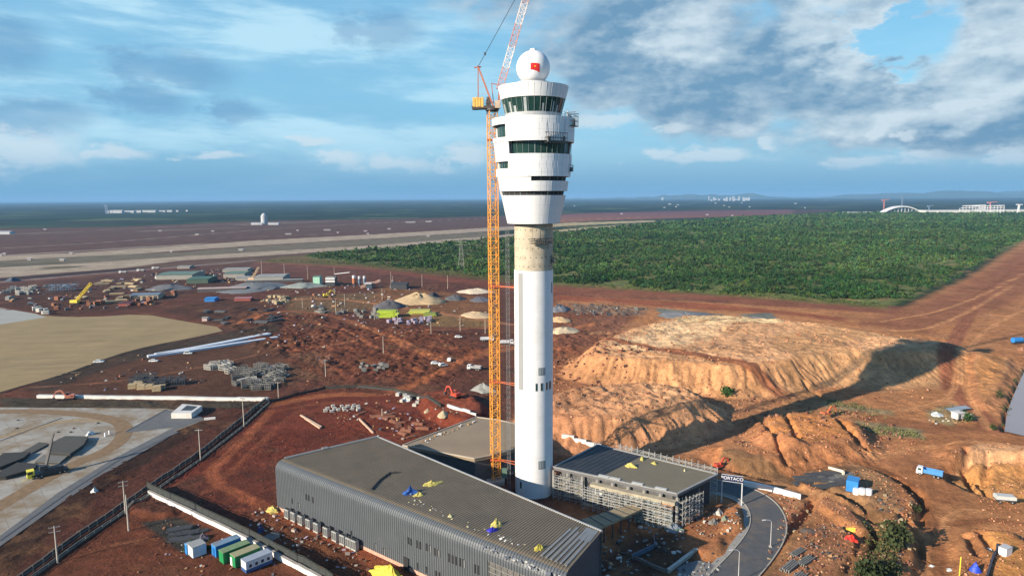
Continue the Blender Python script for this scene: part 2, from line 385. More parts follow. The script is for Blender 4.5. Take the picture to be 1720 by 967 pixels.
# --- paths in the yard
track([(400, 545), (470, 520), (560, 530), (640, 560), (700, 590), (760, 612), (830, 590), (930, 570)], 7, K(168, 112, 84), 1.5, 1.2, 14, .25, z=0)
track([(455, 680), (560, 660), (640, 665), (720, 640), (800, 590), (930, 560), (1000, 545)], 6, K(166, 106, 78), 1.5, 1.0, 14, .25)
track([(460, 505), (560, 500), (700, 520), (860, 545)], 6, K(184, 134, 104), 2, 1.5, 14, .25)
track([(320, 550), (460, 590), (560, 640), (640, 660)], 6, K(110, 70, 58), 2, 1.5, 14, .3, opacity=.8)
# brown level yard with the stacks
area([(50, 660), (200, 612), (330, 585), (450, 572), (480, 600), (440, 650), (450, 668), (60, 668)], K(98, 71, 60), 3, 2, 20, .3)
area([(40, 655), (130, 612), (250, 580), (400, 556), (470, 545), (470, 560), (330, 585), (190, 615), (90, 655)], K(76, 66, 62), 3, 2, 16, .6)
# --- right hand mounds
sl_, d_ = bank([(985, 590), (1030, 562), (1130, 530), (1215, 528), (1310, 536), (1420, 548), (1500, 566), (1590, 578), (1585, 586), (1500, 590), (1420, 590), (1330, 600), (1240, 615), (1190, 608), (1100, 604), (1030, 598)],
     11, 1.35, 2.2, 12, 2.2, 5.5, z=11, col_top=K(198, 150, 122), col_slope=K(186, 136, 106), rough_top=1.2, top_noise=1.6)
area([(1020, 580), (1130, 535), (1230, 535), (1200, 565), (1090, 590)], K(214, 180, 154), 4, 8, 16, 1.0, z=11, opacity=.7)
area([(1100, 530), (1215, 526), (1320, 534), (1310, 542), (1150, 540)], K(212, 184, 154), 2, 3, 14, .8, z=11, opacity=.8)
sl_, d_ = bank([(945, 655), (1010, 645), (1090, 640), (1150, 650), (1180, 662), (1150, 680), (1090, 692), (1020, 700), (955, 698), (915, 690), (915, 665)],
     9, 1.4, 2.0, 10, 2.2, 4.6, z=9, col_top=K(194, 144, 116), col_slope=K(194, 142, 114), rough_top=1.2, top_noise=1.0)
bank([(1400, 582), (1470, 566), (1540, 566), (1605, 578), (1580, 585), (1480, 588), (1420, 592)], 10, 2.9, 2.2, 14, .9, 3.2, z=10, col_top=K(198, 150, 122), col_slope=K(186, 140, 110), mode='max')
hs = (slice(None), slice(None))
wtop = np.zeros_like(X); wtop[sl_] = 1 - sst(-5, -1, d_)
HT += wtop * (1.5 * heaps(X, Y, 5.5) + .7 * heaps(X + 20, Y, 3.4, 4)) ; CL += (wtop * .05 * heaps(X + 3, Y, 6, 9))[..., None] * np.array([1, .8, .65])
bank([(1300, 690), (1400, 694), (1450, 715), (1440, 740), (1380, 750), (1310, 745), (1275, 715)], 5, 1.6, 2, 10, 1.3, 4, z=5, col_top=K(190, 126, 84), col_slope=K(166, 112, 86), top_noise=1.0)
bank([(1265, 735), (1330, 752), (1330, 768), (1270, 770), (1225, 762), (1205, 748)], 3.5, 1.8, 2, 8, 1.0, 4, z=3.5, col_slope=K(172, 114, 84), top_noise=1.0)
bank([(1632, 605), (1690, 592), (1696, 612), (1680, 645), (1664, 668), (1650, 676), (1640, 655)], 2, 2.0, 2, 12, .8, 5, z=3, col_top=K(184, 128, 90), col_slope=K(170, 117, 89), top_noise=.8)
bank([(1620, 735), (1680, 742), (1760, 752), (1760, 760), (1680, 765), (1600, 768), (1590, 752)], 2.4, 2.0, 2, 8, .7, 3, z=2.4, col_top=K(198, 150, 122), col_slope=K(186,136,106), top_noise=.8)
# pits and cut edges
bank([(1586, 792), (1620, 775), (1700, 772), (1760, 780), (1760, 838), (1690, 834), (1650, 828), (1610, 812)], -3.2, .7, 1.0, 8, -.6, 3, mode='add', col_top=K(188, 134, 92), top_noise=1.2)
bank([(1340, 795), (1400, 778), (1450, 778), (1535, 825), (1530, 868), (1470, 862), (1400, 838), (1340, 812)], 1.6, .8, 1.2, 6, .5, 2.5, z=1.6, col_top=K(142, 107, 85), col_slope=K(120, 82, 64), top_noise=.3, smooth=1)
bank([(1500, 860), (1538, 868), (1535, 930), (1520, 985), (1430, 985), (1450, 930), (1485, 890)], 2.6, 1.0, 1.2, 5, 1.0, 2.0, z=2.6, col_top=K(118, 94, 73), col_slope=K(128, 92, 69), top_noise=1.2)
bank([(1612, 895), (1660, 885), (1720, 900), (1760, 960), (1690, 985), (1610, 985)], 1.6, 1.6, 1.2, 5, .6, 1.8, z=1.6, col_top=K(178, 122, 78), top_noise=.8)
area([(1640, 900), (1700, 905), (1690, 985), (1620, 985)], K(192, 134, 88), 3, 2, 8, .8, opacity=.7)
bank([(1320, 880), (1410, 880), (1440, 905), (1400, 985), (1290, 985), (1270, 960)], 1.3, 1.0, 1.2, 5, .5, 2, z=1.3, col_top=K(146, 101, 80), top_noise=.8)
bank([(1375, 826), (1440, 852), (1465, 880), (1450, 892), (1415, 870), (1370, 842)], 1.6, .9, 1.0, 5, .5, 2, z=1.6, col_top=K(152, 105, 84), top_noise=.5)
ditch([(1258, 970), (1300, 920), (1345, 868), (1372, 842)], 2.3, 2.4)
ditch([(1290, 940), (1330, 900), (1362, 862)], 1.2, .5)
for pts in ([(1545, 828), (1553, 850), (1544, 878)], [(1500, 866), (1540, 905), (1546, 940)], [(1440, 868), (1474, 902), (1470, 932)], [(1395, 833), (1440, 850), (1470, 875)], [(1570, 795), (1610, 808), (1665, 832)], [(1622, 764), (1627, 792)], [(1500, 803), (1536, 824)], [(1345, 812), (1400, 832), (1450, 850)], [(1660, 770), (1655, 800)],
            [(1385, 705), (1420, 735), (1440, 762)], [(1480, 900), (1460, 940), (1440, 975)], [(1625, 905), (1640, 940)], [(1645, 900), (1668, 930)], [(1350, 650), (1385, 668)], [(1232, 790), (1290, 806)]):
    ditch(pts, 1.7, 1.7)
area([(1255, 967), (1330, 895), (1366, 846), (1376, 852), (1345, 905), (1290, 985)], K(138, 103, 76), 1.5, 1, 6, .9)
# --- right hand roads
track([(930, 585), (1010, 602), (1100, 622), (1200, 640), (1290, 658), (1350, 672), (1450, 700), (1560, 722), (1720, 742), (1900, 770)], 9, K(146, 93, 73), 1.5, 1.2, 12, .2)
track([(1420, 690), (1520, 712), (1640, 722), (1800, 740)], 11, ROADC, 2, 1.2, 12, .2)
track([(1800, 395), (1720, 440), (1640, 510), (1600, 575), (1585, 620), (1600, 655), (1640, 690), (1670, 725)], 8, K(142, 89, 71), 1.5, 1.2, 14, .2)
track([(1720, 742), (1610, 738), (1560, 760), (1545, 800), (1560, 840), (1590, 900), (1590, 1000)], 17, K(160, 106, 77), 2, 1.2, 10, .2)
track([(1240, 790), (1340, 780), (1460, 768), (1560, 770)], 14, K(160, 107, 80), 3, 1.5, 10, .25)
area([(1548, 845), (1700, 850), (1800, 880), (1800, 905), (1640, 880), (1612, 990), (1545, 990)], K(164, 111, 81), 2, 1.5, 10, .2)
track([(1230, 778), (1320, 808), (1400, 838), (1462, 868), (1486, 905), (1470, 950), (1420, 1000)], 8, K(118, 87, 68), 1.2, .8, 7, .2)
LT, DT = K(188, 132, 98), K(122, 76, 54)
for pix, wd, c_ in (([(1700, 480), (1600, 540), (1520, 560), (1400, 545), (1250, 530), (1000, 505)], 3.5, LT), ([(1720, 520), (1640, 560), (1610, 640), (1660, 720)], 3, LT), ([(1560, 530), (1640, 500), (1720, 440)], 3, DT), ([(1480, 540), (1600, 520), (1720, 460)], 3, LT), ([(1400, 700), (1520, 690), (1600, 670), (1610, 620)], 3, LT), ([(1460, 770), (1560, 745), (1720, 760)], 4, LT),
                    ([(1560, 990), (1575, 880), (1620, 850), (1720, 880)], 3, LT), ([(1580, 990), (1570, 860), (1500, 790), (1400, 770)], 3, DT), ([(1600, 880), (1680, 870), (1760, 890)], 3, DT), ([(1330, 690), (1420, 740), (1520, 760)], 2.5, LT), ([(1240, 800), (1330, 815), (1420, 850), (1470, 890)], 2.2, LT), ([(950, 620), (1060, 632), (1180, 640), (1280, 662)], 3, LT), ([(1020, 560), (1140, 575), (1260, 560), (1420, 572)], 3, DT), ([(1060, 575), (1180, 555), (1320, 562), (1450, 570)], 2.5, LT),
                    ([(470, 690), (560, 672), (640, 690), (690, 735)], 2.5, K(150, 92, 70)), ([(300, 860), (380, 800), (440, 740), (500, 690)], 2.5, K(140, 84, 64)), ([(20, 985), (150, 920), (260, 905)], 2.2, K(136, 92, 70)), ([(60, 650), (220, 640), (420, 600), (560, 560)], 3, K(146, 104, 84)), ([(490, 590), (600, 575), (700, 555), (830, 550)], 3, K(170, 112, 84)), ([(330, 560), (420, 530), (560, 545), (660, 600), (730, 640)], 3, K(160, 104, 80))):
    track(pix, wd, c_, .8, .8, 8, .3, opacity=.75, streak=.4)
# asphalt approach below is a sheet of its own; bare pale earth round it
area([(1150, 870), (1200, 835), (1240, 835), (1255, 870), (1240, 905), (1180, 940), (1140, 930), (1155, 895)], K(160, 106, 79), 2, 1.5, 6, 1.0)
area([(1240, 820), (1340, 838), (1375, 850), (1310, 930), (1260, 985), (1300, 900), (1310, 865), (1290, 838)], K(150, 99, 77), 1.5, 1, 6, .8)
area([(1060, 900), (1140, 890), (1160, 940), (1100, 985), (1000, 985), (960, 960)], K(88, 64, 52), 3, 2, 8, 1.0)
# heaps in front of the second building
bank([(1210, 850), (1240, 848), (1250, 875), (1225, 885), (1205, 870)], 1.6, 1.4, .8, 4, .4, 2, z=1.5, top_noise=.8)
bank([(1160, 905), (1200, 895), (1215, 915), (1180, 930)], 1.2, 1.6, .8, 4, .3, 2, z=1.2, top_noise=.5)
bank([(240, 838), (290, 850), (290, 862), (250, 860), (215, 850)], 1.0, 1.6, .8, 4, z=1.0, top_noise=.6, col_top=K(92, 63, 52))
bank([(720, 655), (790, 660), (815, 690), (790, 705), (740, 695), (715, 672)], 3.5, 1.2, 1.2, 6, .6, 3, z=3, col_top=K(150, 85, 67), col_slope=K(128, 68, 55), top_noise=.8)
hummocks([(440, 870), (520, 890), (600, 930), (640, 985), (540, 985), (470, 940), (420, 890)], .9, 3.2, K(122, 84, 65))
hummocks([(330, 830), (440, 835), (450, 870), (400, 880), (330, 850)], .7, 3.0)
hummocks([(560, 690), (700, 690), (760, 720), (680, 740), (600, 730)], .7, 3.5)
hummocks([(250, 810), (330, 770), (400, 730), (430, 700), (440, 720), (400, 770), (300, 830)], .5, 2.5)
hummocks([(1240, 770), (1330, 780), (1330, 800), (1250, 800)], 1.0, 3.0)
hummocks([(1220, 830), (1370, 842), (1330, 900), (1310, 920), (1310, 850)], .6, 2.2)
hummocks([(1320, 640), (1460, 690), (1440, 700), (1320, 680)], .9, 4, K(150, 112, 86))
for pts in ([(1270, 700), (1300, 760), (1320, 790)], [(1380, 700), (1420, 740), (1455, 765)], [(1310, 700), (1330, 740), (1340, 765)], [(1620, 780), (1650, 830)], [(1640, 790), (1680, 838)]):
    ditch(pts, 1.5, 2.0)
# tracks in the yard to the left of the long hall
track([(455, 690), (390, 760), (340, 800), (440, 850), (470, 862), (560, 905), (700, 985)], 4, K(158, 96, 72), 1, .6, 6, .25)
track([(0, 985), (200, 900), (330, 880), (440, 850)], 3, K(122, 75, 60), 1, .6, 6, .3, opacity=.7)
track([(460, 720), (520, 690), (600, 670), (700, 690)], 5, K(132, 72, 59), 1.5, .8, 6, .25, opacity=.8)
# gravel yard patch by the cabins and grey spoil by the pale strip
area([(236, 878), (300, 868), (345, 890), (330, 925), (300, 925)], K(70, 72, 72), .8, .5, 4, .35)
area([(0, 668), (450, 676), (430, 686), (280, 686), (0, 686)], K(80, 76, 70), 1.5, 1.5, 8, .9)
hummocks([(0, 672), (300, 674), (300, 684), (0, 684)], 1.0, 4)
area([(1440, 705), (1550, 722), (1550, 740), (1470, 728), (1430, 718)], K(132, 126, 104), 1.5, 2, 6, .9, opacity=.75)
area([(1380, 675), (1500, 690), (1500, 698), (1380, 684)], K(140, 132, 110), 1.5, 2, 6, .9, opacity=.7)
area([(1555, 690), (1600, 678), (1640, 700), (1600, 715), (1560, 708)], K(140, 128, 104), 1.5, 2, 6, .6, opacity=.8)
area([(1100, 517), (1215, 528), (1210, 534), (1110, 527)], K(110, 112, 116), 2, 2, 10, .4)
area([(1240, 528), (1295, 525), (1310, 538), (1260, 538)], K(110, 112, 116), 2, 2, 10, .4)
# pond basin
bank([(1735, 590), (1718, 625), (1700, 658), (1688, 690), (1684, 724), (1760, 738), (2100, 765), (2100, 590)], -2.0, .6, 1.0, 8, .3, 4, mode='add', smooth=0)
# flat plots where slabs, roads and houses are laid
def level(pix, soft=3.0, z=0.0, world=False):
    pts = pix if world else GP(pix); sl = sub(pts, soft * 2); x, y = X[sl], Y[sl]
    d, a, _ = segs(x, y, pts + [pts[0]]); d = np.where(inside(x, y, pts), -d, d); w = 1 - sst(0, soft, d)
    HT[sl] = HT[sl] * (1 - w) + z * w; RG[sl] = RG[sl] * (1 - w)
# general unevenness
near = 1 - sst(900, 2500, np.hypot(X, Y))
_wx, _wy = X + 2.5 * pn(X / 6, Y / 6), Y + 2.5 * pn(X / 6 + 9, Y / 6)
_rid = (1 - np.abs(pn(_wx / 5.5, _wy / 5.5)) * 1.7).clip(0, 1) ** 3 * .45 + (1 - np.abs(pn(_wx / 2.6 + 5, _wy / 2.6)) * 1.7).clip(0, 1) ** 3 * .22
HT += near * RG * (.45 * fbm(X / 8, Y / 8, 4, .6) + .15 * fbm(X / 1.9, Y / 1.9, 3, .6) + _rid * sst(-.2, .3, fbm(X / 30, Y / 30, 3)))
RGc = RG.copy()
APRON = [(-400, 720), (-200, 690), (0, 684), (279, 686), (331, 697), (345, 704), (290, 726), (200, 775), (110, 833), (0, 911), (-200, 1050), (-500, 1050)]
OCHRE = [(-420, 640), (-200, 545), (0, 520), (75, 531), (150, 533), (240, 527), (300, 538), (388, 553), (330, 566), (250, 581), (190, 597), (100, 631), (20, 652), (-100, 690), (-420, 760)]
level(APRON, 2); level(OCHRE, 4)
level([tuple(p) for p in ((-70, 180), (-26, 146), (14, 116), (26, 142), (-36, 204))], 3, world=True)
level([tuple(p) for p in ((6, 178), (24, 196), (60, 182), (48, 160), (24, 152), (0, 160))], 4, world=True)
level([(1160, 830), (1240, 815), (1300, 838), (1325, 880), (1310, 935), (1262, 985), (1185, 985), (1230, 930), (1255, 890), (1240, 850)], 1.5, z=-.02)
level([(300, 905), (450, 900), (500, 985), (330, 985)], 2)
# overall hue of the dry laterite: browner than its first estimate, paler and sandier on the worked ground to the right
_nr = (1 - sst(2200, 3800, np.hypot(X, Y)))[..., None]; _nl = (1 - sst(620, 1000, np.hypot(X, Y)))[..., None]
_rt = sst(-10, 60, X - .02 * Y)[..., None]
CL = CL * (1 + ((1 - _rt) * _nl * np.array([-.22, -.32, -.46]) + _nr * _rt * np.array([.09, .11, -.13])))
_v = 1 + _nr[..., 0] * (.26 * fbm(X / 16 + 3, Y / 16, 4, .6) + .22 * fbm(X / 5, Y / 5 + 8, 3, .6))
CL = CL * _v[..., None]
_m = sst(.12, .42, fbm(X / 22 + 40, Y / 22, 5, .6)) * RGc * _nr[..., 0] * .58
CL = CL * (1 - _m[..., None]) + np.array(C(150, 110, 78)) * (.52 + .8 * _rt) * _m[..., None]
_m = sst(.16, .4, fbm(X / 13 - 20, Y / 13 + 70, 5, .65)) * RGc * _nr[..., 0] * .5
CL = CL * (1 - _m[..., None]) + np.array(C(62, 44, 34)) * (.8 + 1.3 * _rt) * _m[..., None]
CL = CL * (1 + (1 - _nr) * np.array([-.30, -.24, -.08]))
# ------------------------------------------------------------------ build the ground sheet
def grid_mesh(name, X, Y, Z, cl):
    ny, nx = X.shape; me = bpy.data.meshes.new(name); nv = nx * ny
    co = np.empty((nv, 3), np.float32); co[:, 0] = X.ravel(); co[:, 1] = Y.ravel(); co[:, 2] = Z.ravel()
    i = np.arange(nv).reshape(ny, nx); q = np.stack([i[:-1, :-1], i[:-1, 1:], i[1:, 1:], i[1:, :-1]], -1).reshape(-1, 4)
    me.vertices.add(nv); me.vertices.foreach_set('co', co.ravel())
    me.loops.add(q.size); me.loops.foreach_set('vertex_index', q.ravel().astype(np.int32))
    me.polygons.add(len(q)); me.polygons.foreach_set('loop_start', np.arange(0, q.size, 4, dtype=np.int32))
    me.polygons.foreach_set('use_smooth', np.ones(len(q), bool)); me.update(calc_edges=True)
    at = me.attributes.new('soil', 'FLOAT_COLOR', 'POINT'); c = np.ones((nv, 4), np.float32); c[:, :3] = cl.reshape(-1, 3); at.data.foreach_set('color', c.ravel())
    return me
def soil_material():
    m = bpy.data.materials.new('bare_earth'); m.use_nodes = True; nt = m.node_tree; N = nt.nodes; L = nt.links; b = N['Principled BSDF']
    b.inputs['Roughness'].default_value = .95; b.inputs['Specular IOR Level'].default_value = .15
    a = N.new('ShaderNodeAttribute'); a.attribute_name = 'soil'; g = N.new('ShaderNodeNewGeometry')
    out = a.outputs['Color']
    def noise(scale, det=4, rough=.65):
        n = N.new('ShaderNodeTexNoise'); n.inputs['Scale'].default_value = scale; n.inputs['Detail'].default_value = det; n.inputs['Roughness'].default_value = rough
        L.new(g.outputs['Position'], n.inputs['Vector']); return n.outputs[0]
    def mod(src, nz, lo, hi, a0=.3, a1=.7):
        r = N.new('ShaderNodeMapRange'); r.inputs[1].default_value = a0; r.inputs[2].default_value = a1; r.inputs[3].default_value = lo; r.inputs[4].default_value = hi; L.new(nz, r.inputs[0])
        s = N.new('ShaderNodeVectorMath'); s.operation = 'SCALE'; L.new(src, s.inputs[0]); L.new(r.outputs[0], s.inputs[3]); return s.outputs[0]
    out = mod(out, noise(.035, 5), .78, 1.22)
    out = mod(out, noise(.3, 6, .75), .62, 1.38)
    out = mod(out, noise(1.6, 4), .8, 1.2)
    # darker, damper patches with edges of their own
    r = N.new('ShaderNodeMapRange'); r.inputs[1].default_value = .55; r.inputs[2].default_value = .66; r.inputs[4].default_value = .45; L.new(noise(.11, 7, .7), r.inputs[0])
    dk = N.new('ShaderNodeMix'); dk.data_type = 'RGBA'; dk.blend_type = 'MULTIPLY'; L.new(r.outputs[0], dk.inputs[0]); L.new(out, dk.inputs[6]); dk.inputs[7].default_value = (.66, .60, .58, 1)
    L.new(dk.outputs[2], b.inputs['Base Color'])
    bp = N.new('ShaderNodeBump'); bp.inputs['Strength'].default_value = 1.0; bp.inputs['Distance'].default_value = .5; L.new(noise(1.1, 7, .7), bp.inputs['Height'])
    rd = N.new('ShaderNodeTexNoise'); rd.noise_type = 'RIDGED_MULTIFRACTAL'; rd.inputs['Scale'].default_value = .55; rd.inputs['Detail'].default_value = 6; rd.inputs['Roughness'].default_value = .6; L.new(g.outputs['Position'], rd.inputs['Vector'])
    b2_ = N.new('ShaderNodeBump'); b2_.inputs['Strength'].default_value = .32; b2_.inputs['Distance'].default_value = .4; L.new(rd.outputs[0], b2_.inputs['Height']); L.new(bp.outputs[0], b2_.inputs['Normal']); L.new(b2_.outputs[0], b.inputs['Normal'])
    return m
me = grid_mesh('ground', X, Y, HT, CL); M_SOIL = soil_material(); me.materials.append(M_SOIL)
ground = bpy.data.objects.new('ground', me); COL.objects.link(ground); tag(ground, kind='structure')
print('ground', X.shape)

def sheet(name, pts, z, m, kind='structure', thick=.0):
    b = MB()
    if thick: b.prism(pts, z - thick, z)
    else: b.add([(p[0], p[1], z) for p in pts], [tuple(range(len(pts)))])
    o = b.build(name, m)
    if kind: tag(o, kind=kind)
    return o
def strip(name, pts, wid, z, m, follow=False, kind='structure'):
    b = MB(); n = len(pts); vs = []
    for i, p in enumerate(pts):
        a = pts[max(0, i - 1)]; c = pts[min(n - 1, i + 1)]; dx, dy = c[0] - a[0], c[1] - a[1]; l = math.hypot(dx, dy); nx_, ny_ = -dy / l, dx / l
        for s in (-.5, .5):
            x, y = p[0] + nx_ * wid * s, p[1] + ny_ * wid * s; vs.append((x, y, z + (Hz(x, y) if follow else 0)))
    b.add(vs, [(2 * i, 2 * i + 2, 2 * i + 3, 2 * i + 1) for i in range(n - 1)])
    o = b.build(name, m)
    if kind: tag(o, kind=kind)
    return o
# concrete apron: cast slabs with joints, tyre dirt as a stain of the material
def apron_material():
    m = bpy.data.materials.new('apron_concrete'); m.use_nodes = True; nt = m.node_tree; N = nt.nodes; L = nt.links; b = N['Principled BSDF']; b.inputs['Roughness'].default_value = .9
    g = N.new('ShaderNodeNewGeometry'); mp = N.new('ShaderNodeMapping'); mp.inputs['Rotation'].default_value = (0, 0, -R_(42)); L.new(g.outputs['Position'], mp.inputs[0])
    br = N.new('ShaderNodeTexBrick'); br.offset = 0; br.inputs['Scale'].default_value = 1; br.inputs['Brick Width'].default_value = 5; br.inputs['Row Height'].default_value = 5; br.inputs['Mortar Size'].default_value = .07
    br.inputs['Color1'].default_value = (.36, .345, .305, 1); br.inputs['Color2'].default_value = (.31, .295, .26, 1); br.inputs['Mortar'].default_value = (.22, .2, .17, 1); L.new(mp.outputs[0], br.inputs[0])
    n = N.new('ShaderNodeTexNoise'); n.inputs['Scale'].default_value = .09; n.inputs['Detail'].default_value = 7; n.inputs['Roughness'].default_value = .7; L.new(g.outputs['Position'], n.inputs[0])
    r = N.new('ShaderNodeMapRange'); r.inputs[1].default_value = .42; r.inputs[2].default_value = .62; r.inputs[4].default_value = .95; L.new(n.outputs[0], r.inputs[0])
    mx = N.new('ShaderNodeMix'); mx.data_type = 'RGBA'; L.new(r.outputs[0], mx.inputs[0]); L.new(br.outputs[0], mx.inputs[6]); mx.inputs[7].default_value = (*C(128, 108, 80), 1)
    L.new(mx.outputs[2], b.inputs['Base Color']); return m
APW = GP(APRON)
sheet('apron_pavement', APW, .10, apron_material(), thick=.5)
m_sub = mat('grey_subbase', C(96, 98, 100), .95, .2, .3, .2)
sheet('subbase_path', GP([(279, 688), (331, 698), (343, 704), (290, 724), (300, 725), (200, 782), (110, 840), (0, 918), (-20, 925), (0, 900), (100, 826), (195, 768), (292, 718), (210, 727), (240, 709)]), .16, m_sub)
strip('tyre_path', smooth_line(GP([(-100, 694), (40, 690), (120, 694), (185, 702), (212, 716), (205, 740), (175, 760), (110, 785), (0, 850), (-100, 905)])), 5.5, .125, mat('tyre_dirt', C(128, 104, 76), .95, .3, .5))
strip('tyre_path', smooth_line(GP([(-100, 760), (20, 730), (110, 705), (185, 706)])), 3.5, .12, mat('tyre_dirt_pale', C(150, 130, 100), .95, .3, .5))
strip('kerb', GP([(-20, 748), (104, 702)]), .7, .14, M_DARK())
strip('kerb', GP([(0, 909), (110, 831), (200, 773), (300, 726)]), .5, .2, M_DARK())
strip('kerb', GP([(212, 725), (280, 688)]), .7, .2, M_DARK())
OCW = smooth_poly(GP(OCHRE), 1)
sheet('compacted_field', OCW, .12, mat('ochre_fill', C(146, 126, 88), .95, .17, .05, .15, stain=C(126, 110, 78), stain_amt=.5, stain_scale=.03))
sheet('slab_path', GP([(-420, 560), (-200, 528), (0, 517), (60, 527), (78, 533), (40, 539), (0, 545), (-200, 580)]), .15, mat('pale_slab', C(158, 158, 150), .9, .1, .1))
strip('kerb', smooth_line(GP([(-100, 692), (20, 654), (100, 633), (190, 599), (250, 583), (330, 568), (384, 554.5)]), 2), .9, .2, mat('field_edge_dark', (.03, .026, .025), .9, .3))
for i in range(26):
    y0 = 535 + i * 4.4; x1 = min(330, 120 + (640 - y0) * 2.0); a_ = rnd.uniform(0, 60)
    if y0 < 640 - a_ * .2: strip('roller_path', GP([(a_, y0 + 3), (x1 * rnd.uniform(.55, .95), y0 - 2)]), rnd.uniform(.5, 1.6), .125 + .001 * i, mat('roller_mark_%d' % (i % 2), C(132, 114, 82) if i % 2 else C(158, 138, 100), .95, .15, .05))
# ------------------------------------------------------------------ sun, sky, clouds, air
SUN_EL = R_(21.4); SUN_DIR = (.819, .574)                       # horizontal way the light travels
sd_ = bpy.data.lights.new('sun', 'SUN'); sun = bpy.data.objects.new('sun', sd_); COL.objects.link(sun)
sd_.energy = 5.0; sd_.angle = R_(.53); sd_.color = (1.0, .87, .70)
sun.rotation_euler = Vector((SUN_DIR[0] * math.cos(SUN_EL), SUN_DIR[1] * math.cos(SUN_EL), -math.sin(SUN_EL))).to_track_quat('-Z', 'Y').to_euler()
w = bpy.data.worlds.new('World'); SC.world = w; w.use_nodes = True; nt = w.node_tree; N = nt.nodes; L = nt.links
bg = N['Background']
sky = N.new('ShaderNodeTexSky'); sky.sky_type = 'NISHITA'; sky.sun_disc = False; sky.sun_elevation = SUN_EL
sky.sun_rotation = math.atan2(-SUN_DIR[0], -SUN_DIR[1]); sky.altitude = 100; sky.air_density = 1.0; sky.dust_density = .6; sky.ozone_density = 1.6
SKY_K = .12
def S(v):
    return v
def mth(op, a, b=None, c=None, clamp=False):
    n = N.new('ShaderNodeMath'); n.operation = op; n.use_clamp = clamp
    for i, q in enumerate((a, b, c)):
        if q is None: continue
        if isinstance(q, (int, float)): n.inputs[i].default_value = q
        else: L.new(q, n.inputs[i])
    return n.outputs[0]
def mrange(x, a, b, c=0.0, d=1.0):
    n = N.new('ShaderNodeMapRange'); n.interpolation_type = 'SMOOTHSTEP'; L.new(x, n.inputs[0])
    for i, q in enumerate((a, b, c, d)): n.inputs[i + 1].default_value = q
    return n.outputs[0]
def wnoise(vec, scale, det=5, rough=.6):
    n = N.new('ShaderNodeTexNoise'); n.inputs['Scale'].default_value = scale; n.inputs['Detail'].default_value = det; n.inputs['Roughness'].default_value = rough; L.new(vec, n.inputs['Vector']); return n.outputs[0]
tc = N.new('ShaderNodeTexCoord'); sp = N.new('ShaderNodeSeparateXYZ'); L.new(tc.outputs['Generated'], sp.inputs[0])
AZ = mth('MULTIPLY', mth('ARCTAN2', sp.outputs[0], sp.outputs[1]), 57.2958); EL = mth('MULTIPLY', mth('ARCSINE', sp.outputs[2]), 57.2958)
def comb(x, y, z=0.0):
    n = N.new('ShaderNodeCombineXYZ')
    for i, q in enumerate((x, y, z)):
        if isinstance(q, (int, float)): n.inputs[i].default_value = q
        else: L.new(q, n.inputs[i])
    return n.outputs[0]
V1 = comb(mth('MULTIPLY', AZ, .1), mth('MULTIPLY', EL, .2))
V2 = comb(mth('MULTIPLY', mth('ADD', AZ, mth('MULTIPLY', EL, .9)), .05), mth('MULTIPLY', EL, .26), 3.0)       # wind-drawn
V3 = comb(mth('ADD', mth('MULTIPLY', AZ, .1), .06), mth('ADD', mth('MULTIPLY', EL, .2), -.10))                # same field a step away from the sun
nA = wnoise(V1, 1.3, 12, .55); nB = wnoise(V3, 1.3, 12, .55); nS = wnoise(V2, 1.4, 6, .6); nF = wnoise(V1, 4.0, 9, .62)
w1 = mth('MULTIPLY', mth('SUBTRACT', nF, .5), 5.0); w2 = mth('MULTIPLY', mth('SUBTRACT', nA, .5), 3.0)
AZw = mth('ADD', AZ, w1); ELw = mth('ADD', EL, w2)
def azel(px, py):
    d = ray(px, py); return math.degrees(math.atan2(d[0], d[1])), math.degrees(math.asin(d[2] / np.linalg.norm(d)))
def blob(px, py, rx, ry, warp=True):
    """soft ellipse, 1 in the middle; radii in photograph pixels"""
    a, e = azel(px, py); k = 1 / 20.0
    dx = mth('MULTIPLY', mth('SUBTRACT', AZw if warp else AZ, a), 1 / (rx * k)); dy = mth('MULTIPLY', mth('SUBTRACT', ELw if warp else EL, e), 1 / (ry * k))
    return mth('SUBTRACT', 1.0, mth('SQRT', mth('ADD', mth('MULTIPLY', dx, dx), mth('MULTIPLY', dy, dy))))
def union(bs):
    o = bs[0]
    for b in bs[1:]: o = mth('MAXIMUM', o, b)
    return o
def mixc(f, a, col):
    n = N.new('ShaderNodeMix'); n.data_type = 'RGBA'; L.new(f, n.inputs[0]); L.new(a, n.inputs[6])
    if isinstance(col, tuple): n.inputs[7].default_value = (*col, 1)
    else: L.new(col, n.inputs[7])
    return n.outputs[2]
sc_ = N.new('ShaderNodeVectorMath'); sc_.operation = 'SCALE'; sc_.inputs[3].default_value = SKY_K; L.new(sky.outputs[0], sc_.inputs[0])
CUR = sc_.outputs[0]
EXPO = .0
def cc(r, g, b): return C(r, g, b, 1.0)
gr = N.new('ShaderNodeValToRGB'); cr_ = gr.color_ramp
lin_ = N.new('ShaderNodeMapRange'); L.new(EL, lin_.inputs[0]); lin_.inputs[1].default_value = 0; lin_.inputs[2].default_value = 90; L.new(lin_.outputs[0], gr.inputs[0])
cr_.elements[0].position = 0; cr_.elements[0].color = (*C(106, 164, 206), 1); cr_.elements[1].position = 1; cr_.elements[1].color = (*C(34, 76, 138), 1)
for p_, c_ in ((.09, C(132, 206, 240)), (.19, C(108, 182, 230)), (.36, C(56, 112, 178))): e_ = cr_.elements.new(p_); e_.color = (*c_, 1)
hf = N.new('ShaderNodeValue'); hf.outputs[0].default_value = .8
CUR = mixc(hf.outputs[0], CUR, gr.outputs[0])
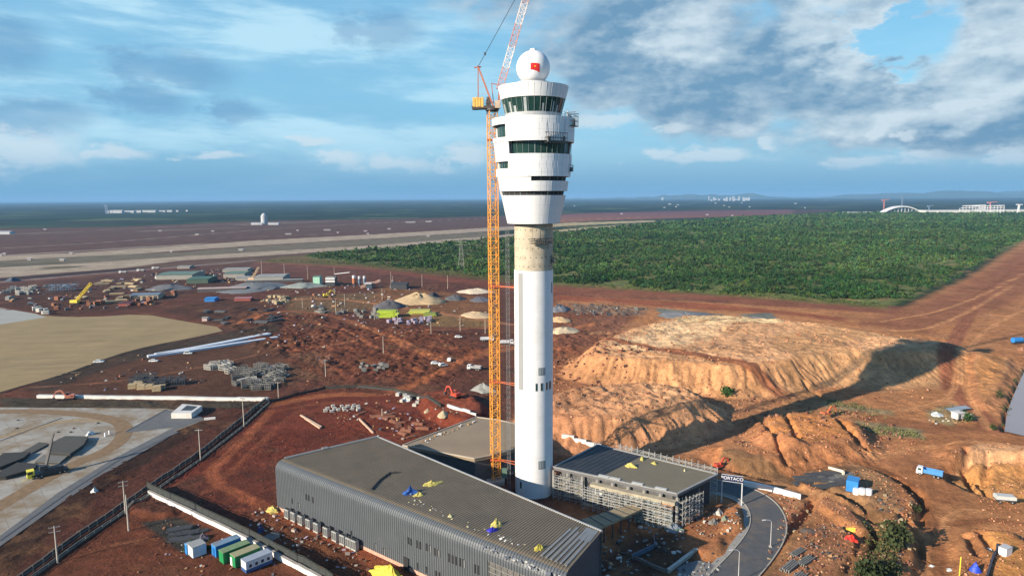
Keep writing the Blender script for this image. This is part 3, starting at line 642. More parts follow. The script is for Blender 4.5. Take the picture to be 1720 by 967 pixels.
# broad thin veil on the side away from the big cloud, bluer towards the horizon
veil = mth('MULTIPLY', mrange(nS, .34, .66), mrange(AZ, 16, -12, .2, .95))
veil = mth('MULTIPLY', veil, mth('MULTIPLY', mrange(EL, 1, 6, .25, 1.0), mrange(EL, 18, 40, 1.0, .15)))
CUR = mixc(veil, CUR, cc(184, 223, 242))
veil2 = mth('MULTIPLY', mrange(nS, .60, .42), mrange(AZ, 6, -14, 0, .62)); veil2 = mth('MULTIPLY', veil2, mth('MULTIPLY', mrange(EL, 2, 7, .3, 1.0), mrange(EL, 18, 40, 1.0, .2)))
CUR = mixc(veil2, CUR, cc(132, 186, 220))
# grey-blue bases of the big cumulus field
big = union([blob(1200, 150, 230, 95), blob(1110, 60, 250, 150), blob(1360, 120, 280, 130), blob(1560, 190, 260, 60), blob(1690, 90, 160, 160), blob(1280, -60, 560, 120), blob(1700, 200, 240, 60), blob(1020, 100, 130, 130)])
bigd = mth('ADD', mth('MULTIPLY', big, 1.0), mth('MULTIPLY', mth('SUBTRACT', nA, .5), 1.35))
hole = mth('ADD', blob(1515, 66, 96, 52), mth('MULTIPLY', mth('SUBTRACT', nF, .5), 2.2)); bigd = mth('SUBTRACT', bigd, mth('MULTIPLY', mrange(hole, -.2, .9), .85))
bm = mrange(bigd, -.02, .42)
shade = mrange(mth('SUBTRACT', nA, nB), -.10, .13)
lit = union([blob(1170, 55, 95, 60), blob(1400, 30, 120, 70), blob(1600, 110, 90, 60), blob(1690, 60, 120, 110), blob(1650, 150, 120, 60), blob(1500, 205, 230, 28), blob(1430, 90, 50, 55)])
edge = mrange(bigd, .10, .55, .34, 0)
litd = mrange(mth('ADD', lit, mth('MULTIPLY', mth('SUBTRACT', nA, .5), 1.6)), -.1, .75)
tone = mth('ADD', mth('ADD', mth('MULTIPLY', litd, .62), mth('MULTIPLY', mth('SUBTRACT', nA, nB), 3.0)), mth('ADD', edge, mth('MULTIPLY', mth('SUBTRACT', nF, .48), .8)), clamp=False)
shade2 = mth('ADD', tone, .16, clamp=True)
cn = N.new('ShaderNodeMix'); cn.data_type = 'RGBA'; L.new(shade2, cn.inputs[0]); cn.inputs[6].default_value = (*cc(108, 148, 180), 1); cn.inputs[7].default_value = (*cc(203, 219, 229), 1)
CUR = mixc(mth('MULTIPLY', bm, .92), CUR, cn.outputs[2])
# small dark lenses on the other side
lens = union([blob(50, 196, 105, 34), blob(235, 168, 85, 30), blob(388, 182, 60, 22), blob(290, 120, 110, 38), blob(640, 48, 90, 40), blob(0, 70, 70, 60)])
lm = mth('MULTIPLY', mrange(mth('ADD', lens, mth('MULTIPLY', mth('SUBTRACT', nF, .5), 1.2)), .0, .6), .5)
CUR = mixc(lm, CUR, cc(102, 148, 190))
# low bright cumulus
low = union([blob(50, 250, 75, 38), blob(0, 240, 60, 26), blob(205, 254, 60, 12), blob(570, 264, 50, 18), blob(660, 270, 90, 16), blob(780, 262, 60, 26), blob(520, 236, 55, 9), blob(350, 262, 80, 8), blob(1130, 212, 40, 14), blob(1285, 243, 26, 18), blob(1180, 262, 130, 18), blob(1530, 258, 55, 18), blob(1440, 266, 60, 12), blob(1525, 230, 18, 9), blob(1700, 262, 50, 16), blob(1010, 208, 90, 14)])
wm = mth('MULTIPLY', mrange(mth('ADD', low, mth('MULTIPLY', mth('SUBTRACT', nF, .5), 2.4)), .0, .7), .68)
CUR = mixc(wm, CUR, cc(206, 222, 232))
# blue-grey murk low over the horizon
CUR = mixc(mrange(EL, 3.8, .2, 0, .75), CUR, cc(108, 166, 206))
L.new(CUR, bg.inputs[0]); bg.inputs[1].default_value = .66
SKYMIX = CUR
# ------------------------------------------------------------------ air
HZ = MB(); HZ.box((0, 14500, 81.5), (64000, 31000, 183.0)); hm = bpy.data.materials.new('haze'); hm.use_nodes = True; hn = hm.node_tree; hn.nodes.clear()
ho = hn.nodes.new('ShaderNodeOutputMaterial'); hv = hn.nodes.new('ShaderNodeVolumePrincipled'); hn.links.new(hv.outputs[0], ho.inputs['Volume'])
hv.inputs['Color'].default_value = (.32, .62, 1.0, 1); hv.inputs['Density'].default_value = 4.4e-5; hv.inputs['Anisotropy'].default_value = 0.0
hz = HZ.build('haze', hm); tag(hz, kind='stuff')

# ------------------------------------------------------------------ renderer
SC.render.engine = 'CYCLES'; SC.view_settings.view_transform = 'Standard'; SC.view_settings.look = 'None'; SC.view_settings.exposure = 0.7; SC.view_settings.gamma = 1
SC.cycles.use_denoising = True; SC.cycles.denoiser = 'OPENIMAGEDENOISE'; SC.cycles.max_bounces = 4; SC.cycles.diffuse_bounces = 2; SC.cycles.glossy_bounces = 2; SC.cycles.transmission_bounces = 2; SC.cycles.volume_bounces = 0
SC.cycles.transparent_max_bounces = 4; SC.cycles.caustics_reflective = False; SC.cycles.caustics_refractive = False; SC.cycles.sample_clamp_indirect = 4
# ------------------------------------------------------------------ control tower
TD = 190.0
TB = PV(897, 850, TD); TX = float(TB[0])
def tz(py, hw=0.0): return float(PV(893, py, TD - .6 * hw * TD / FPX)[2])
def tr(hw, z): return hw * depth((TX, TD, z)) / FPX
tower = thing('control_tower', 'tall white round control tower with flared glazed head and ball on top', 'control tower', (TX, TD, 0))
white = mat('white_cladding', (0.80, 0.80, 0.80), 0.42, 0.045, 0.12, stain=(.66, .66, .65), stain_amt=.4, stain_scale=.2)
shaftw = mat('white_shaft_coating', (0.79, 0.79, 0.79), 0.55, 0.05, 0.08, stain=(.62, .60, .57), stain_amt=.5, stain_scale=.12)
raw = mat('raw_concrete_neck', C(186, 174, 153), 0.9, 0.18, 0.35, 0.15, stain=C(136, 124, 106), stain_amt=.55, stain_scale=.4)
zneck0, zneck1 = tz(452), tz(376); rs = tr(32.2, 40)
def off(px, z): return (px - float(_px_axis(z)))
def _px_axis(z):
    v = np.array([TX, TD, z]) - _cam; return 860 + FPX * (v @ _r) / (v @ _f)
def ang(px, hw, z): return math.asin(max(-1, min(1, (px - _px_axis(z)) / hw)))
b = MB(); b.lathe([(rs, -3), (rs, zneck0)], 72); b.k = 1
for q in np.arange(6, zneck0, 6.0): b.lathe([(rs + .012, q), (rs + .012, q + .05)], 72)
b.build('shaft', [shaftw, mat('joint_grey', (.62, .63, .65), .7, .05)], tower)
b = MB(); b.lathe([(rs - .25, zneck0), (rs - .12, zneck0 + .01), (rs - .12, zneck1)], 64); b.k = 1   # with the bolt holes of its formwork
for k, zz in enumerate(np.linspace(zneck0 + 1.2, zneck1 - 1.5, 5)):
    for i in range(22):
        a = 2 * math.pi * i / 22 + .1 * k
        c = (math.sin(a) * (rs - .11), -math.cos(a) * (rs - .11), zz); b.box(c, (.22, .08, .22), a)
b.build('concrete_neck', [raw, mat('hole_black', (.02, .02, .02), .9, .1)], tower)
# recessed grey stripe facing the sun
zs0, zs1 = tz(648), tz(456); a0, a1 = ang(871, 32.2, 35), ang(878.5, 32.2, 35)
b = MB(); b.lathe([(rs - .3, zs0), (rs + .03, zs0), (rs + .03, zs1), (rs - .3, zs1)], 4, a0=a0, a1=a1, closed=True, smooth=False)
b.build('louvre_strip', mat('grey_louvre', (.27, .275, .28), .7, .06, .3), tower)
def shaft_window(px, y0, y1, w, pale=False):
    z = (tz(y0) + tz(y1)) / 2; h = tz(y0) - tz(y1); a = ang(px, 32.2, z); aw = (w / 2) / 32.2 / max(.25, math.cos(a))
    f = MB(); f.lathe([(rs - .3, z - h / 2), (rs + .06, z - h / 2), (rs + .06, z + h / 2), (rs - .3, z + h / 2)], 3, a0=a - aw, a1=a + aw, closed=True, smooth=False)
    fo = f.build('window', mat('window_frame_grey', (.22, .23, .24), .5, .1), tower)
    p = MB(); p.lathe([(rs + .02, z - h * .42), (rs + .085, z - h * .42), (rs + .085, z + h * .42), (rs + .02, z + h * .42)], 3, a0=a - aw * .8, a1=a + aw * .8, closed=True, smooth=False)
    if pale:
        p.k = 1
        for q in (-.27, .27): p.box((math.sin(a + aw * q) * (rs + .10), -math.cos(a + aw * q) * (rs + .10), z), (.06, .06, h * .84), a)
    p.build('pane', [mat('pale_pane', (.30, .34, .35), .25, .1) if pale else M_GLASS(), mat('window_frame_grey', (.22, .23, .24))], fo)
shaft_window(909, 610, 622.5, 11.5, True); shaft_window(909.5, 762.5, 776, 12, True)
for px in (900, 908.5, 917, 923): shaft_window(px, 635, 648, 3.4)
shaft_window(874, 799, 810, 2.6); shaft_window(925.5, 472, 490, 1.2)
# --- flared head: rings of cladding with glazed cuts
PROF = [(376, 44.5), (350, 50.2), (328, 54.6), (320, 56.6), (304, 58.4), (297, 60.0), (259, 62.0), (238, 64.2), (197, 66.0)]
ZP = [(tz(y, h), tr(h, tz(y, h))) for y, h in PROF]
def rad(z):
    for (z0, r0), (z1, r1) in zip(ZP[:-1], ZP[1:]):
        if z <= z1: return r0 + (r1 - r0) * max(0, (z - z0)) / (z1 - z0)
    return ZP[-1][1]
def ring(z0, z1, a0, a1, n, out=0.0, thick=.45, steps=3):
    pr = [(rad(z0 + (z1 - z0) * i / steps) + out, z0 + (z1 - z0) * i / steps) for i in range(steps + 1)]
    b = MB(); full = a1 - a0 > 6.28
    inner = [(r - thick, z) for r, z in pr[::-1]]
    b.lathe(pr + inner, n, a0=a0, a1=None if full else a1, closed=True)
    return b
D = math.radians
seam = mat('panel_seam', (.55, .57, .60), .6, .05)
def clad(y0, y1, a0, a1, out=0.0, steps=3, seams=True):
    """y0 = lower edge, y1 = upper edge in the photograph"""
    z0, z1 = tz(y0, 60), tz(y1, 60); n = max(6, int(96 * (a1 - a0) / 6.283))
    b = ring(z0, z1, a0, a1, n, out, steps=steps)
    if seams:
        b.k = 1; k = int((a1 - a0) / .165)
        for i in range(1, k):
            a = a0 + (a1 - a0) * i / k; r0, r1 = rad(z0) + out + .008, rad(z1) + out + .008
            b.bar((math.sin(a) * r0, -math.cos(a) * r0, z0 + .05), (math.sin(a) * r1, -math.cos(a) * r1, z1 - .05), .045)
        for q in range(1, max(2, int((z1 - z0) / 2.2))):
            z = z0 + (z1 - z0) * q / max(2, int((z1 - z0) / 2.2)); r = rad(z) + out + .01; b.lathe([(r, z), (r, z + .04)], n, a0=a0, a1=a1)
    b.build('cladding_ring', [white, seam], tower)
def band(y0, y1, a0, a1, inset, glass=True, nm=12, name='window_band'):
    z0, z1 = tz(y0, 60) - .05, tz(y1, 60) + .05; n = max(6, int(96 * (a1 - a0) / 6.283))
    b = ring(z0, z1, a0, a1, n, -inset, .15, 1); b.k = 1
    for i in range(nm + 1):
        a = a0 + (a1 - a0) * i / nm; r0, r1 = rad(z0) - inset + .06, rad(z1) - inset + .06
        b.bar((math.sin(a) * r0, -math.cos(a) * r0, z0), (math.sin(a) * r1, -math.cos(a) * r1, z1), .09 if i % 4 else .22)
    return b.build(name, [M_GLASS() if glass else mat('dark_recess', (.03, .03, .032), .8, .3, 1.0), mat('green_mullion', (.20, .25, .24), .5, .1)], tower)
PI2 = 2 * math.pi
clad(376, 328, 0, PI2, -.12, 4)
b = MB(); b.lathe([(.1, tz(376, 44)), (tr(44, 76), tz(376, 44))], 64); b.build('soffit', mat('soffit_grey', (.35, .34, .32), .8, .1), tower)
aS = ang(842, 55, 85); clad(328, 321, D(130), PI2 + aS, 0, 1, False); band(328, 321, aS, D(130), .9, False, 16)
clad(321, 304, 0, PI2, .0, 2)
aT = ang(890.5, 58, 90); clad(304, 296.5, D(110), PI2 + aT, .05, 1, False); band(304, 296.5, aT, D(110), .9, False, 7)
clad(296.5, 283, 0, PI2, .3, 2)
aL = ang(855.5, 61, 95); clad(283, 271, aL, PI2 + D(-110), .3, 2); band(283, 271, D(-110), aL, .7, True, 9)
clad(271, 259, 0, PI2, .3, 2)
aW = ang(856, 63, 99); clad(259, 238, D(100), PI2 + aW, .34, 2); band(259, 238, aW, D(100), 1.0, True, 14)
clad(238, 231, 0, PI2, .6, 2)
aM = ang(852, 65, 105); clad(231, 209, aM, PI2 + D(-115), .6, 2); band(231, 209, D(-115), aM, .8, True, 8)
clad(209, 197, 0, PI2, .6, 2)
zg = tz(197, 66); rg = rad(zg)
b = MB(); b.lathe([(.1, zg - .5), (rg - .1, zg - .5)], 72); b.build('gallery_deck', mat('gallery_grey', (.4, .4, .4), .8, .15), tower)
b = MB()
for i in range(44):
    a = PI2 * i / 44; b.bar((math.sin(a) * (rg - .3), -math.cos(a) * (rg - .3), zg - .5), (math.sin(a) * (rg - .3), -math.cos(a) * (rg - .3), zg + .75), .06)
for q in (.4, .75): b.lathe([(rg - .33, zg + q), (rg - .27, zg + q), (rg - .27, zg + q + .06), (rg - .33, zg + q + .06)], 72, closed=True)
b.build('guard_rail', M_STEEL(), tower)
# --- cab: grey sill wall, raked glass, white crown
z0, z1, z2, z3 = tz(198, 46), tz(189, 46), tz(164, 53), tz(141, 59)
rr = [tr(45.5, z0), tr(47, z1), tr(53, z2), tr(54.2, z2), tr(59.2, z3)]
b = MB(); b.lathe([(rr[0], z0 - .4), (rr[1] + .05, z1)], 48); b.build('sill_wall', mat('sill_grey', (.45, .46, .47), .6, .15, .8), tower)
b = MB(); b.lathe([(rr[1], z1), (rr[2], z2)], 32, smooth=False); b.k = 1
for i in range(32):
    a = PI2 * i / 32; b.bar((math.sin(a) * (rr[1] + .05), -math.cos(a) * (rr[1] + .05), z1), (math.sin(a) * (rr[2] + .05), -math.cos(a) * (rr[2] + .05), z2), .11)
b.k = 2   # pale blinds and sheets seen behind some panes
for i in (3, 4, 8, 27, 28, 30, 1, 6, 25):
    a = PI2 * (i + .5) / 32; t = rnd.uniform(.35, .95); r0, r1 = rr[1] + .03, rr[1] + (rr[2] - rr[1]) * t + .03; w = rr[1] * .17 * rnd.uniform(.3, .9)
    ca, sa = math.cos(a), math.sin(a); za = z1 + (z2 - z1) * t
    b.add([(sa * r0 - ca * w / 2, -ca * r0 - sa * w / 2, z1), (sa * r0 + ca * w / 2, -ca * r0 + sa * w / 2, z1), (sa * r1 + ca * w / 2, -ca * r1 + sa * w / 2, za), (sa * r1 - ca * w / 2, -ca * r1 - sa * w / 2, za)], [(0, 1, 2, 3)])
b.build('cab_glazing', [M_GLASS(), mat('cab_mullion', (.22, .27, .27), .5, .1), mat('pale_film', (.34, .38, .38), .5, .3, 2)], tower)
b = MB(); b.lathe([(rr[2] - .6, z2 - .02), (rr[3], z2), (rr[4], z3), (rr[4] - .5, z3 + .02), (rr[4] - .8, z3 - .6), (.1, z3 - .5)], 72); b.k = 1
for i in range(36):
    a = PI2 * i / 36; b.bar((math.sin(a) * (rr[3] + .01), -math.cos(a) * (rr[3] + .01), z2 + .1), (math.sin(a) * (rr[4] + .01), -math.cos(a) * (rr[4] + .01), z3 - .1), .05)
b.build('crown_fascia', [white, seam], tower)
# --- ball on its drum
rb = tr(28.3, 118); zb = tz(111, 28); zd = tz(137, 30)
b = MB(); b.lathe([(tr(34, z3), z3 - .5), (tr(34, z3), z3 + .25), (tr(30, z3), z3 + .3), (tr(29, zd), zd + .1), (tr(20, zd), zd + .15)], 48); b.build('drum', mat('drum_grey', (.5, .5, .5), .6, .12), tower)
b = MB(); b.lathe([(max(.01, rb * math.sin(math.pi * i / 24)), zb - rb * math.cos(math.pi * i / 24)) for i in range(2, 25)], 48); ball = b.build('radome', white, tower)
b = MB(); b.lathe([(.9, zb + rb - .2), (.85, zb + rb + .35), (.3, zb + rb + .5), (.02, zb + rb + .6)], 16); b.build('vent_cap', white, tower)
# flag stretched over the ball: red with a yellow star
def on_ball(u, v, lift):   # u, v metres to the right and up from the flag's middle
    x = tr(2.2, 118) + u; z = zb + tr(-2.2, 118) + v; y = -math.sqrt(max(0, (rb + lift) ** 2 - x * x - (z - zb) ** 2)); return (x, y, z)
b = MB(); nx_, nz_ = 8, 5; fw, fh = tr(15, 118), tr(10.5, 118); vs = []
for j in range(nz_ + 1):
    for i in range(nx_ + 1):
        u = i / nx_; vs.append(on_ball((u - .5) * fw, (j / nz_ - .5) * fh - .75 * u * u * (1 - j / nz_ * .75), .05 + .02 * math.sin(u * 9)))
b.add(vs, [(j * 9 + i, j * 9 + i + 1, j * 9 + i + 10, j * 9 + i + 9) for j in range(nz_) for i in range(nx_)], True)
flag = b.build('flag', mat('flag_red', C(215, 30, 30), .7, .05)); flag.location = tower.location; tag(flag, 'red flag with yellow star spread on the white ball above the tower', 'flag')
b = MB(); pts = []
for i in range(10):
    r = (.30 if i % 2 == 0 else .12); a = math.pi * i / 5; pts.append(on_ball(r * math.sin(a), r * math.cos(a) - .05, .10))
b.add(pts + [on_ball(0, -.05, .10)], [(i, (i + 1) % 10, 10) for i in range(10)]); b.build('star', mat('flag_yellow', C(250, 215, 40), .7, .05), flag)
# thin aerials and mast fittings on the gallery
def at_tower(phi, r, z): return (TX + math.sin(phi) * r, TD - math.cos(phi) * r, z)
for i, (phi, h, arm) in enumerate(((D(52), 2.4, .9), (D(66), 3.0, 1.3), (D(80), 2.2, .8))):
    p = at_tower(phi, rg - .9, zg - .5); b = MB(); b.bar((0, 0, 0), (0, 0, h), .09); b.bar((-arm, 0, h * .8), (arm, 0, h * .8), .06); b.bar((-arm * .6, 0, h * .55), (arm * .6, 0, h * .55), .05)
    o = b.build('antenna', M_STEEL(), loc=p, rz=phi)
    tag(o, ['short cross-armed aerial on the tower gallery, nearest the middle', 'tallest cross-armed aerial on the tower gallery rail', 'low cross-armed aerial on the tower gallery beside the hanging cradle'][i], 'antenna', 'aerials on the tower gallery')
b = MB(); b.bar((0, 0, 0), (0, 0, 2.6), .07); b.bar((0, 0, 2.6), (.25, 0, 3.4), .04); o = b.build('lightning_rod', M_STEEL(), loc=(TX + 3.4, TD + 4.0, zb + rb * .45)); tag(o, 'thin rod beside the white ball on the tower roof', 'lightning rod')
# --- hanging cradles and work platforms
def cradle(px, py, hw, L, h, label, out=.9, z=None, zrope=None, d=1.0):
    z = tz(py, 30) if z is None else z; a = ang(px, hw, z); r = tr(hw, z) + out; p = at_tower(a, r, z)
    t = thing('work_cradle', label, 'work cradle', p, a, 'cradles hanging on the tower')
    b = MB()
    for zz in (0, h * .5, h):
        for sx in (-1, 1): b.bar((-L / 2, sx * d / 2, zz), (L / 2, sx * d / 2, zz), .09)
        for sx in (-1, 1): b.bar((sx * L / 2, -d / 2, zz), (sx * L / 2, d / 2, zz), .09)
    n = max(2, int(L / .7))
    for i in range(n + 1):
        for sx in (-1, 1): b.bar((-L / 2 + L * i / n, sx * d / 2, 0), (-L / 2 + L * i / n, sx * d / 2, h), .07)
    b.build('rail_frame', M_DARK(), t)
    b = MB(); b.box((0, 0, -.04), (L, d, .1)); b.build('deck', mat('cradle_deck', (.12, .11, .10), .8, .3, 2), t)
    b = MB()
    for i in range(int(L * 1.4)): b.box((rnd.uniform(-L / 2, L / 2) * .85, rnd.uniform(-.2, .2), h * .35), (.35, .3, h * rnd.uniform(.4, .75)), rnd.uniform(0, 3))
    b.build('load', mat('cradle_load', (.17, .17, .16), .8, .5, 3), t)
    if zrope:
        b = MB()
        for sx in (-1, 1): b.bar((sx * L * .42, 0, h), (sx * L * .42, 0, zrope - z), .045)
        b.build('rope', M_DARK(), t)
    return t
cradle(907, 407.5, 32.2, 6.4, 1.3, 'long dark work cradle hanging on the bare concrete neck of the tower', .7, zrope=zneck1)
t = cradle(926, 442, 32.2, 1.6, 2.0, 'small dark cradle at the lower edge of the concrete neck', .6, zrope=zneck1)
cradle(955, 213, 64, 4.2, 2.6, 'bulky dark cradle hanging off the rim of the gallery', .9, zrope=zg + 1.2, d=1.7)
cradle(953.5, 288, 60, 2.2, 1.6, 'small barred cradle beside the narrow slit windows of the head', .6, zrope=zg)
cradle(928, 243, 62, 6.6, 2.6, 'wide thin-railed cradle in front of the large green windows', .8, zrope=zg, d=.7)
for ph, rz_ in ((D(86), 0), (D(64), 0)):
    p = at_tower(ph, rg - .6, zg - .5); b = MB(); b.bar((0, 0, 0), (0, 0, 1.9), .16); b.bar((0, .8, 1.9), (0, -2.2, 1.9), .18); b.bar((0, .8, 0), (0, .8, 1.9), .1)
    o = b.build('davit', M_DARK(), loc=p, rz=ph); tag(o, ['dark roof davit holding the bulky cradle at the gallery rim', 'dark roof davit above the wide cradle at the green windows'][0 if ph > 1.3 else 1], 'davit')

# ------------------------------------------------------------------ tower crane
CD = 196.5; cx = float(PV(832.5, 790, CD)[0])
crane = thing('tower_crane', 'orange lattice tower crane standing close beside the white tower', 'tower crane', (cx, CD, 0))
zt_ = float(PV(829, 187, CD)[2]); W_ = 2.3
lat = M_ORANGE(); CZ = 0.35
b = MB(); b.lattice((0, 0, 0), (0, 0, zt_), W_, 2.0, .22, .12); mo = b.build('mast', lat, crane); mo.rotation_euler = (0, 0, CZ)
b = MB()
for i in range(0, 27):
    z = 2 + i * 4.0
    b.bar((.45, 0, z), (.45, 0, z + 4), .07); b.bar((-.05, 0, z), (-.05, 0, z + 4), .07)
    for q in range(6): b.bar((-.05, 0, z + q * .66), (.45, 0, z + q * .66), .05)
lo = b.build('ladder', mat('ladder_grey', (.25, .22, .18), .6, .2), crane); lo.rotation_euler = (0, 0, CZ)
b = MB()
for z in np.arange(9, zt_ - 6, 9): b.box((0, .4, z), (W_ * .9, W_ * .5, .08))
lo = b.build('rest_platform', mat('ladder_grey', (.25, .22, .18)), crane); lo.rotation_euler = (0, 0, CZ)
b = MB(); b.box((0, 0, .5), (5.5, 5.5, 1.2)); b.build('footing', M_CONC(), crane)
for yy in (235, 480, 640, 770):
    z = float(PV(830, yy, CD)[2]); b = MB(); b.box((0, 0, z), (W_ + .7, W_ + .7, .35))
    tx, ty = TX - cx, TD - CD; l = math.hypot(tx, ty); rt = (rad(z) if z > zneck1 else rs) - .05
    e = Vector((tx * (1 - rt / l), ty * (1 - rt / l), z))
    for s in (-1, 1): b.bar((s * .9, -s * .3, z), e + Vector((0, s * 1.2, 0)), .2)
    b.bar((.9, -.3, z), e + Vector((0, 1.2, 0)), .14)
    b.build('wall_tie', mat('tie_orange', C(190, 95, 50), .6, .2), crane)
def cp(px, py, dy=0.0):
    p = PV(px, py, CD + dy); return Vector((p[0] - cx, p[1] - CD, p[2]))
sl0 = cp(831, 186); b = MB(); b.lathe([(1.7, zt_), (1.9, zt_ + .2), (1.9, zt_ + .7), (1.5, zt_ + .9)], 20); b.build('slewing_ring', M_DARK(), crane)
# machinery deck reaching back, ballast, A-frame
dk = mat('crane_deck_dark', (.07, .06, .055), .7, .3, 1)
L0, L1 = cp(793, 181), cp(839, 182); zd_ = zt_ + 1.1
b = MB(); b.box(((L0.x + L1.x) / 2, 0, zd_), (L1.x - L0.x, 2.6, .55)); b.bar((L0.x, -1.3, zd_ - .5), (L1.x, -1.3, zd_ - .2), .3); b.bar((L0.x, 1.3, zd_ - .5), (L1.x, 1.3, zd_ - .2), .3)
for i in range(7):
    x = L0.x + (L1.x - L0.x) * i / 6; b.bar((x, -1.35, zd_), (x, -1.35, zd_ + 1.2), .06)
b.bar((L0.x, -1.35, zd_ + 1.2), (L1.x, -1.35, zd_ + 1.2), .06); b.bar((L0.x, 1.35, zd_ + 1.2), (L1.x, 1.35, zd_ + 1.2), .06); b.build('machinery_deck', dk, crane)
yb = mat('ballast_yellow', C(225, 180, 95), .7, .2, 1)
for i in range(4): bb = MB(); bb.box((L0.x + .55 + i * .78, 0, zd_ + 1.25), (.66, 2.8, 2.5 + .2 * (i % 2))); bb.build('counterweight', yb, crane)
b = MB(); b.box((L0.x + 4.6, 0, zd_ + .95), (1.3, 1.8, 1.3)); b.lathe([(.55, -.9), (.55, .9)], 14, c=(L0.x + 4.6, 0, zd_ + 1.9)); b.build('winch', dk, crane)
apex = cp(803, 112); foot = cp(829, 168)
af = mat('crane_red_brown', C(165, 95, 70), .6, .15)
b = MB()
for s in (-1, 1):
    b.bar((apex.x, s * .35, apex.z), (foot.x, s * 1.1, zd_), .38); b.bar((apex.x, s * .35, apex.z), (apex.x - .1, s * 1.1, zd_ + .3), .2)
for i in range(1, 6):
    t = i / 6; x = apex.x + (foot.x - apex.x) * t; z = apex.z + (zd_ - apex.z) * t; b.bar((x, -.35 - .75 * t, z), (x, .35 + .75 * t, z), .1)
    b.bar((x, -.35 - .75 * t, z), (apex.x, .35 + .75 * t, z), .06)
b.bar((apex.x - 1.1, 0, apex.z - .3), (apex.x + .9, 0, apex.z - .1), .3); b.bar((apex.x, -.7, apex.z), (apex.x, .7, apex.z), .3); b.build('a_frame', af, crane)
# luffing jib, its back ropes and the cab at its foot
jf, jt = cp(839, 150), cp(903, -70)
b = MB(); jm = mat('jib_pink_white', C(205, 170, 165), .55, .2, .5); n = 6
for i in range(n):
    s = MB(); p, q = jf.lerp(jt, i / n), jf.lerp(jt, (i + 1) / n); s.lattice(p, q, 1.7, 1.6, .2, .11, side=(0, 1, 0)); s.build('jib_section', mat('jib_white', C(225, 215, 210), .55, .12) if i % 2 else mat('jib_red', C(196, 150, 142), .55, .15), crane)
b = MB(); b.bar(apex, jt, .08); b.bar(apex + Vector((0, .5, 0)), jt + Vector((0, .5, 0)), .08)
k = apex.lerp(jt, .12); b.box(k, (.5, .6, .7)); b.build('luffing_rope', M_DARK(), crane)
b = MB(); h0 = jt.lerp(jf, .02); b.bar(jf.lerp(jt, .03), jf + Vector((-2.2, 0, 1.6)), .2); b.bar(jf + Vector((-2.2, 0, 1.6)), (foot.x, 0, zd_ + 1), .2); b.bar(jf, (sl0.x + 1.0, 0, zt_ + .8), .5); b.build('jib_foot', af, crane)
b = MB(); b.box((1.6, -1.9, zt_ + 1.6), (1.5, 1.5, 2.0)); b.box((1.6, -2.68, zt_ + 1.7), (1.2, .04, 1.2)); b.build('operator_cab', mat('cab_beige', C(190, 170, 150), .5, .15), crane)

# ------------------------------------------------------------------ goods hoist running up the tower's side
hx = float(PV(853.5, 600, TD - 1.0)[0])
hoist = thing('goods_hoist', 'thin grey lattice hoist mast running up the side of the white shaft', 'construction hoist', (hx, TD - 1.0, 0))
b = MB(); zh = tz(383); b.lattice((0, 0, 0), (0, 0, zh), .9, 1.5, .09, .055); b.build('mast', mat('hoist_grey', (.20, .20, .20), .6, .3, 1), hoist)
b = MB()
for z in np.arange(6, zh, 7.5): b.bar((.4, .3, z), (TX - hx - math.sqrt(max(0, rs ** 2 - 1)) + .2, 1.0, z), .08); b.bar((.4, -.3, z), (TX - hx - rs + .6, -.4, z), .08)
b.build('wall_tie', M_DARK(), hoist)
b = MB(); b.box((-1.3, 0, 6.0), (1.5, 1.6, 2.4)); b.build('cage', mat('hoist_cage', C(95, 120, 105), .6, .3, 2), hoist)
b = MB(); b.bar((-.9, .4, 0), (-.9, .4, zh - 6), .05); b.bar((-1.3, -.3, 0), (-1.3, -.3, zh - 10), .045); b.build('cable', M_DARK(), hoist)
# ------------------------------------------------------------------ small helpers for soft heaps and scatter
def lump(sx, sy, h, n=14, seed=0, crump=.35, flat=.0, smooth=True):
    """an irregular heap, base at z = 0"""
    b = MB(); r = np.random.RandomState(seed); ox, oy = r.rand(2) * 90; rings = max(4, n // 2); vs = []
    for j in range(rings + 1):
        t = j / rings
        for i in range(n):
            a = 2 * math.pi * (i + .5 * (j % 2)) / n; q = float(fbm(np.array([ox + math.cos(a) * 1.3 + t]), np.array([oy + math.sin(a) * 1.3 + t]), 3)[0])
            rr = (t if t > 0 else .02) * (1 + crump * 1.3 * q); z = h * max(0, (1 - max(0, t - flat) / (1 - flat)) ** .85) * (1 + crump * 1.6 * q * (1 - t)) if t < 1 else -.25
            vs.append((math.cos(a) * sx / 2 * rr, math.sin(a) * sy / 2 * rr, z))
    fs = [(j * n + i, (j + 1) * n + i, (j + 1) * n + (i + 1) % n, j * n + (i + 1) % n) for j in range(rings) for i in range(n)] + [tuple(range(n))]
    return b.add(vs, fs, smooth)
def heap(name, label, cat, px, py, wpx, hpx, m, group=None, kind=None, ratio=.8, crump=.35, n=16, rz=None, flat=0.0, smooth=True, z=None, world=None):
    """a heap whose base is seen at px,py, wpx wide and hpx high in the photograph"""
    p = world or (GT(px, py) if z is None else tuple(G(px, py, z))); s = depth(p) / FPX; wm, hm_ = wpx * s, max(.3, hpx * s * .8)
    o = lump(wm, wm * ratio, hm_, n, rnd.randint(0, 9999), crump, flat, smooth).build(name, m, loc=(p[0], p[1], p[2] - .05), rz=rnd.uniform(0, 3) if rz is None else rz)
    return tag(o, label, cat, group, kind)
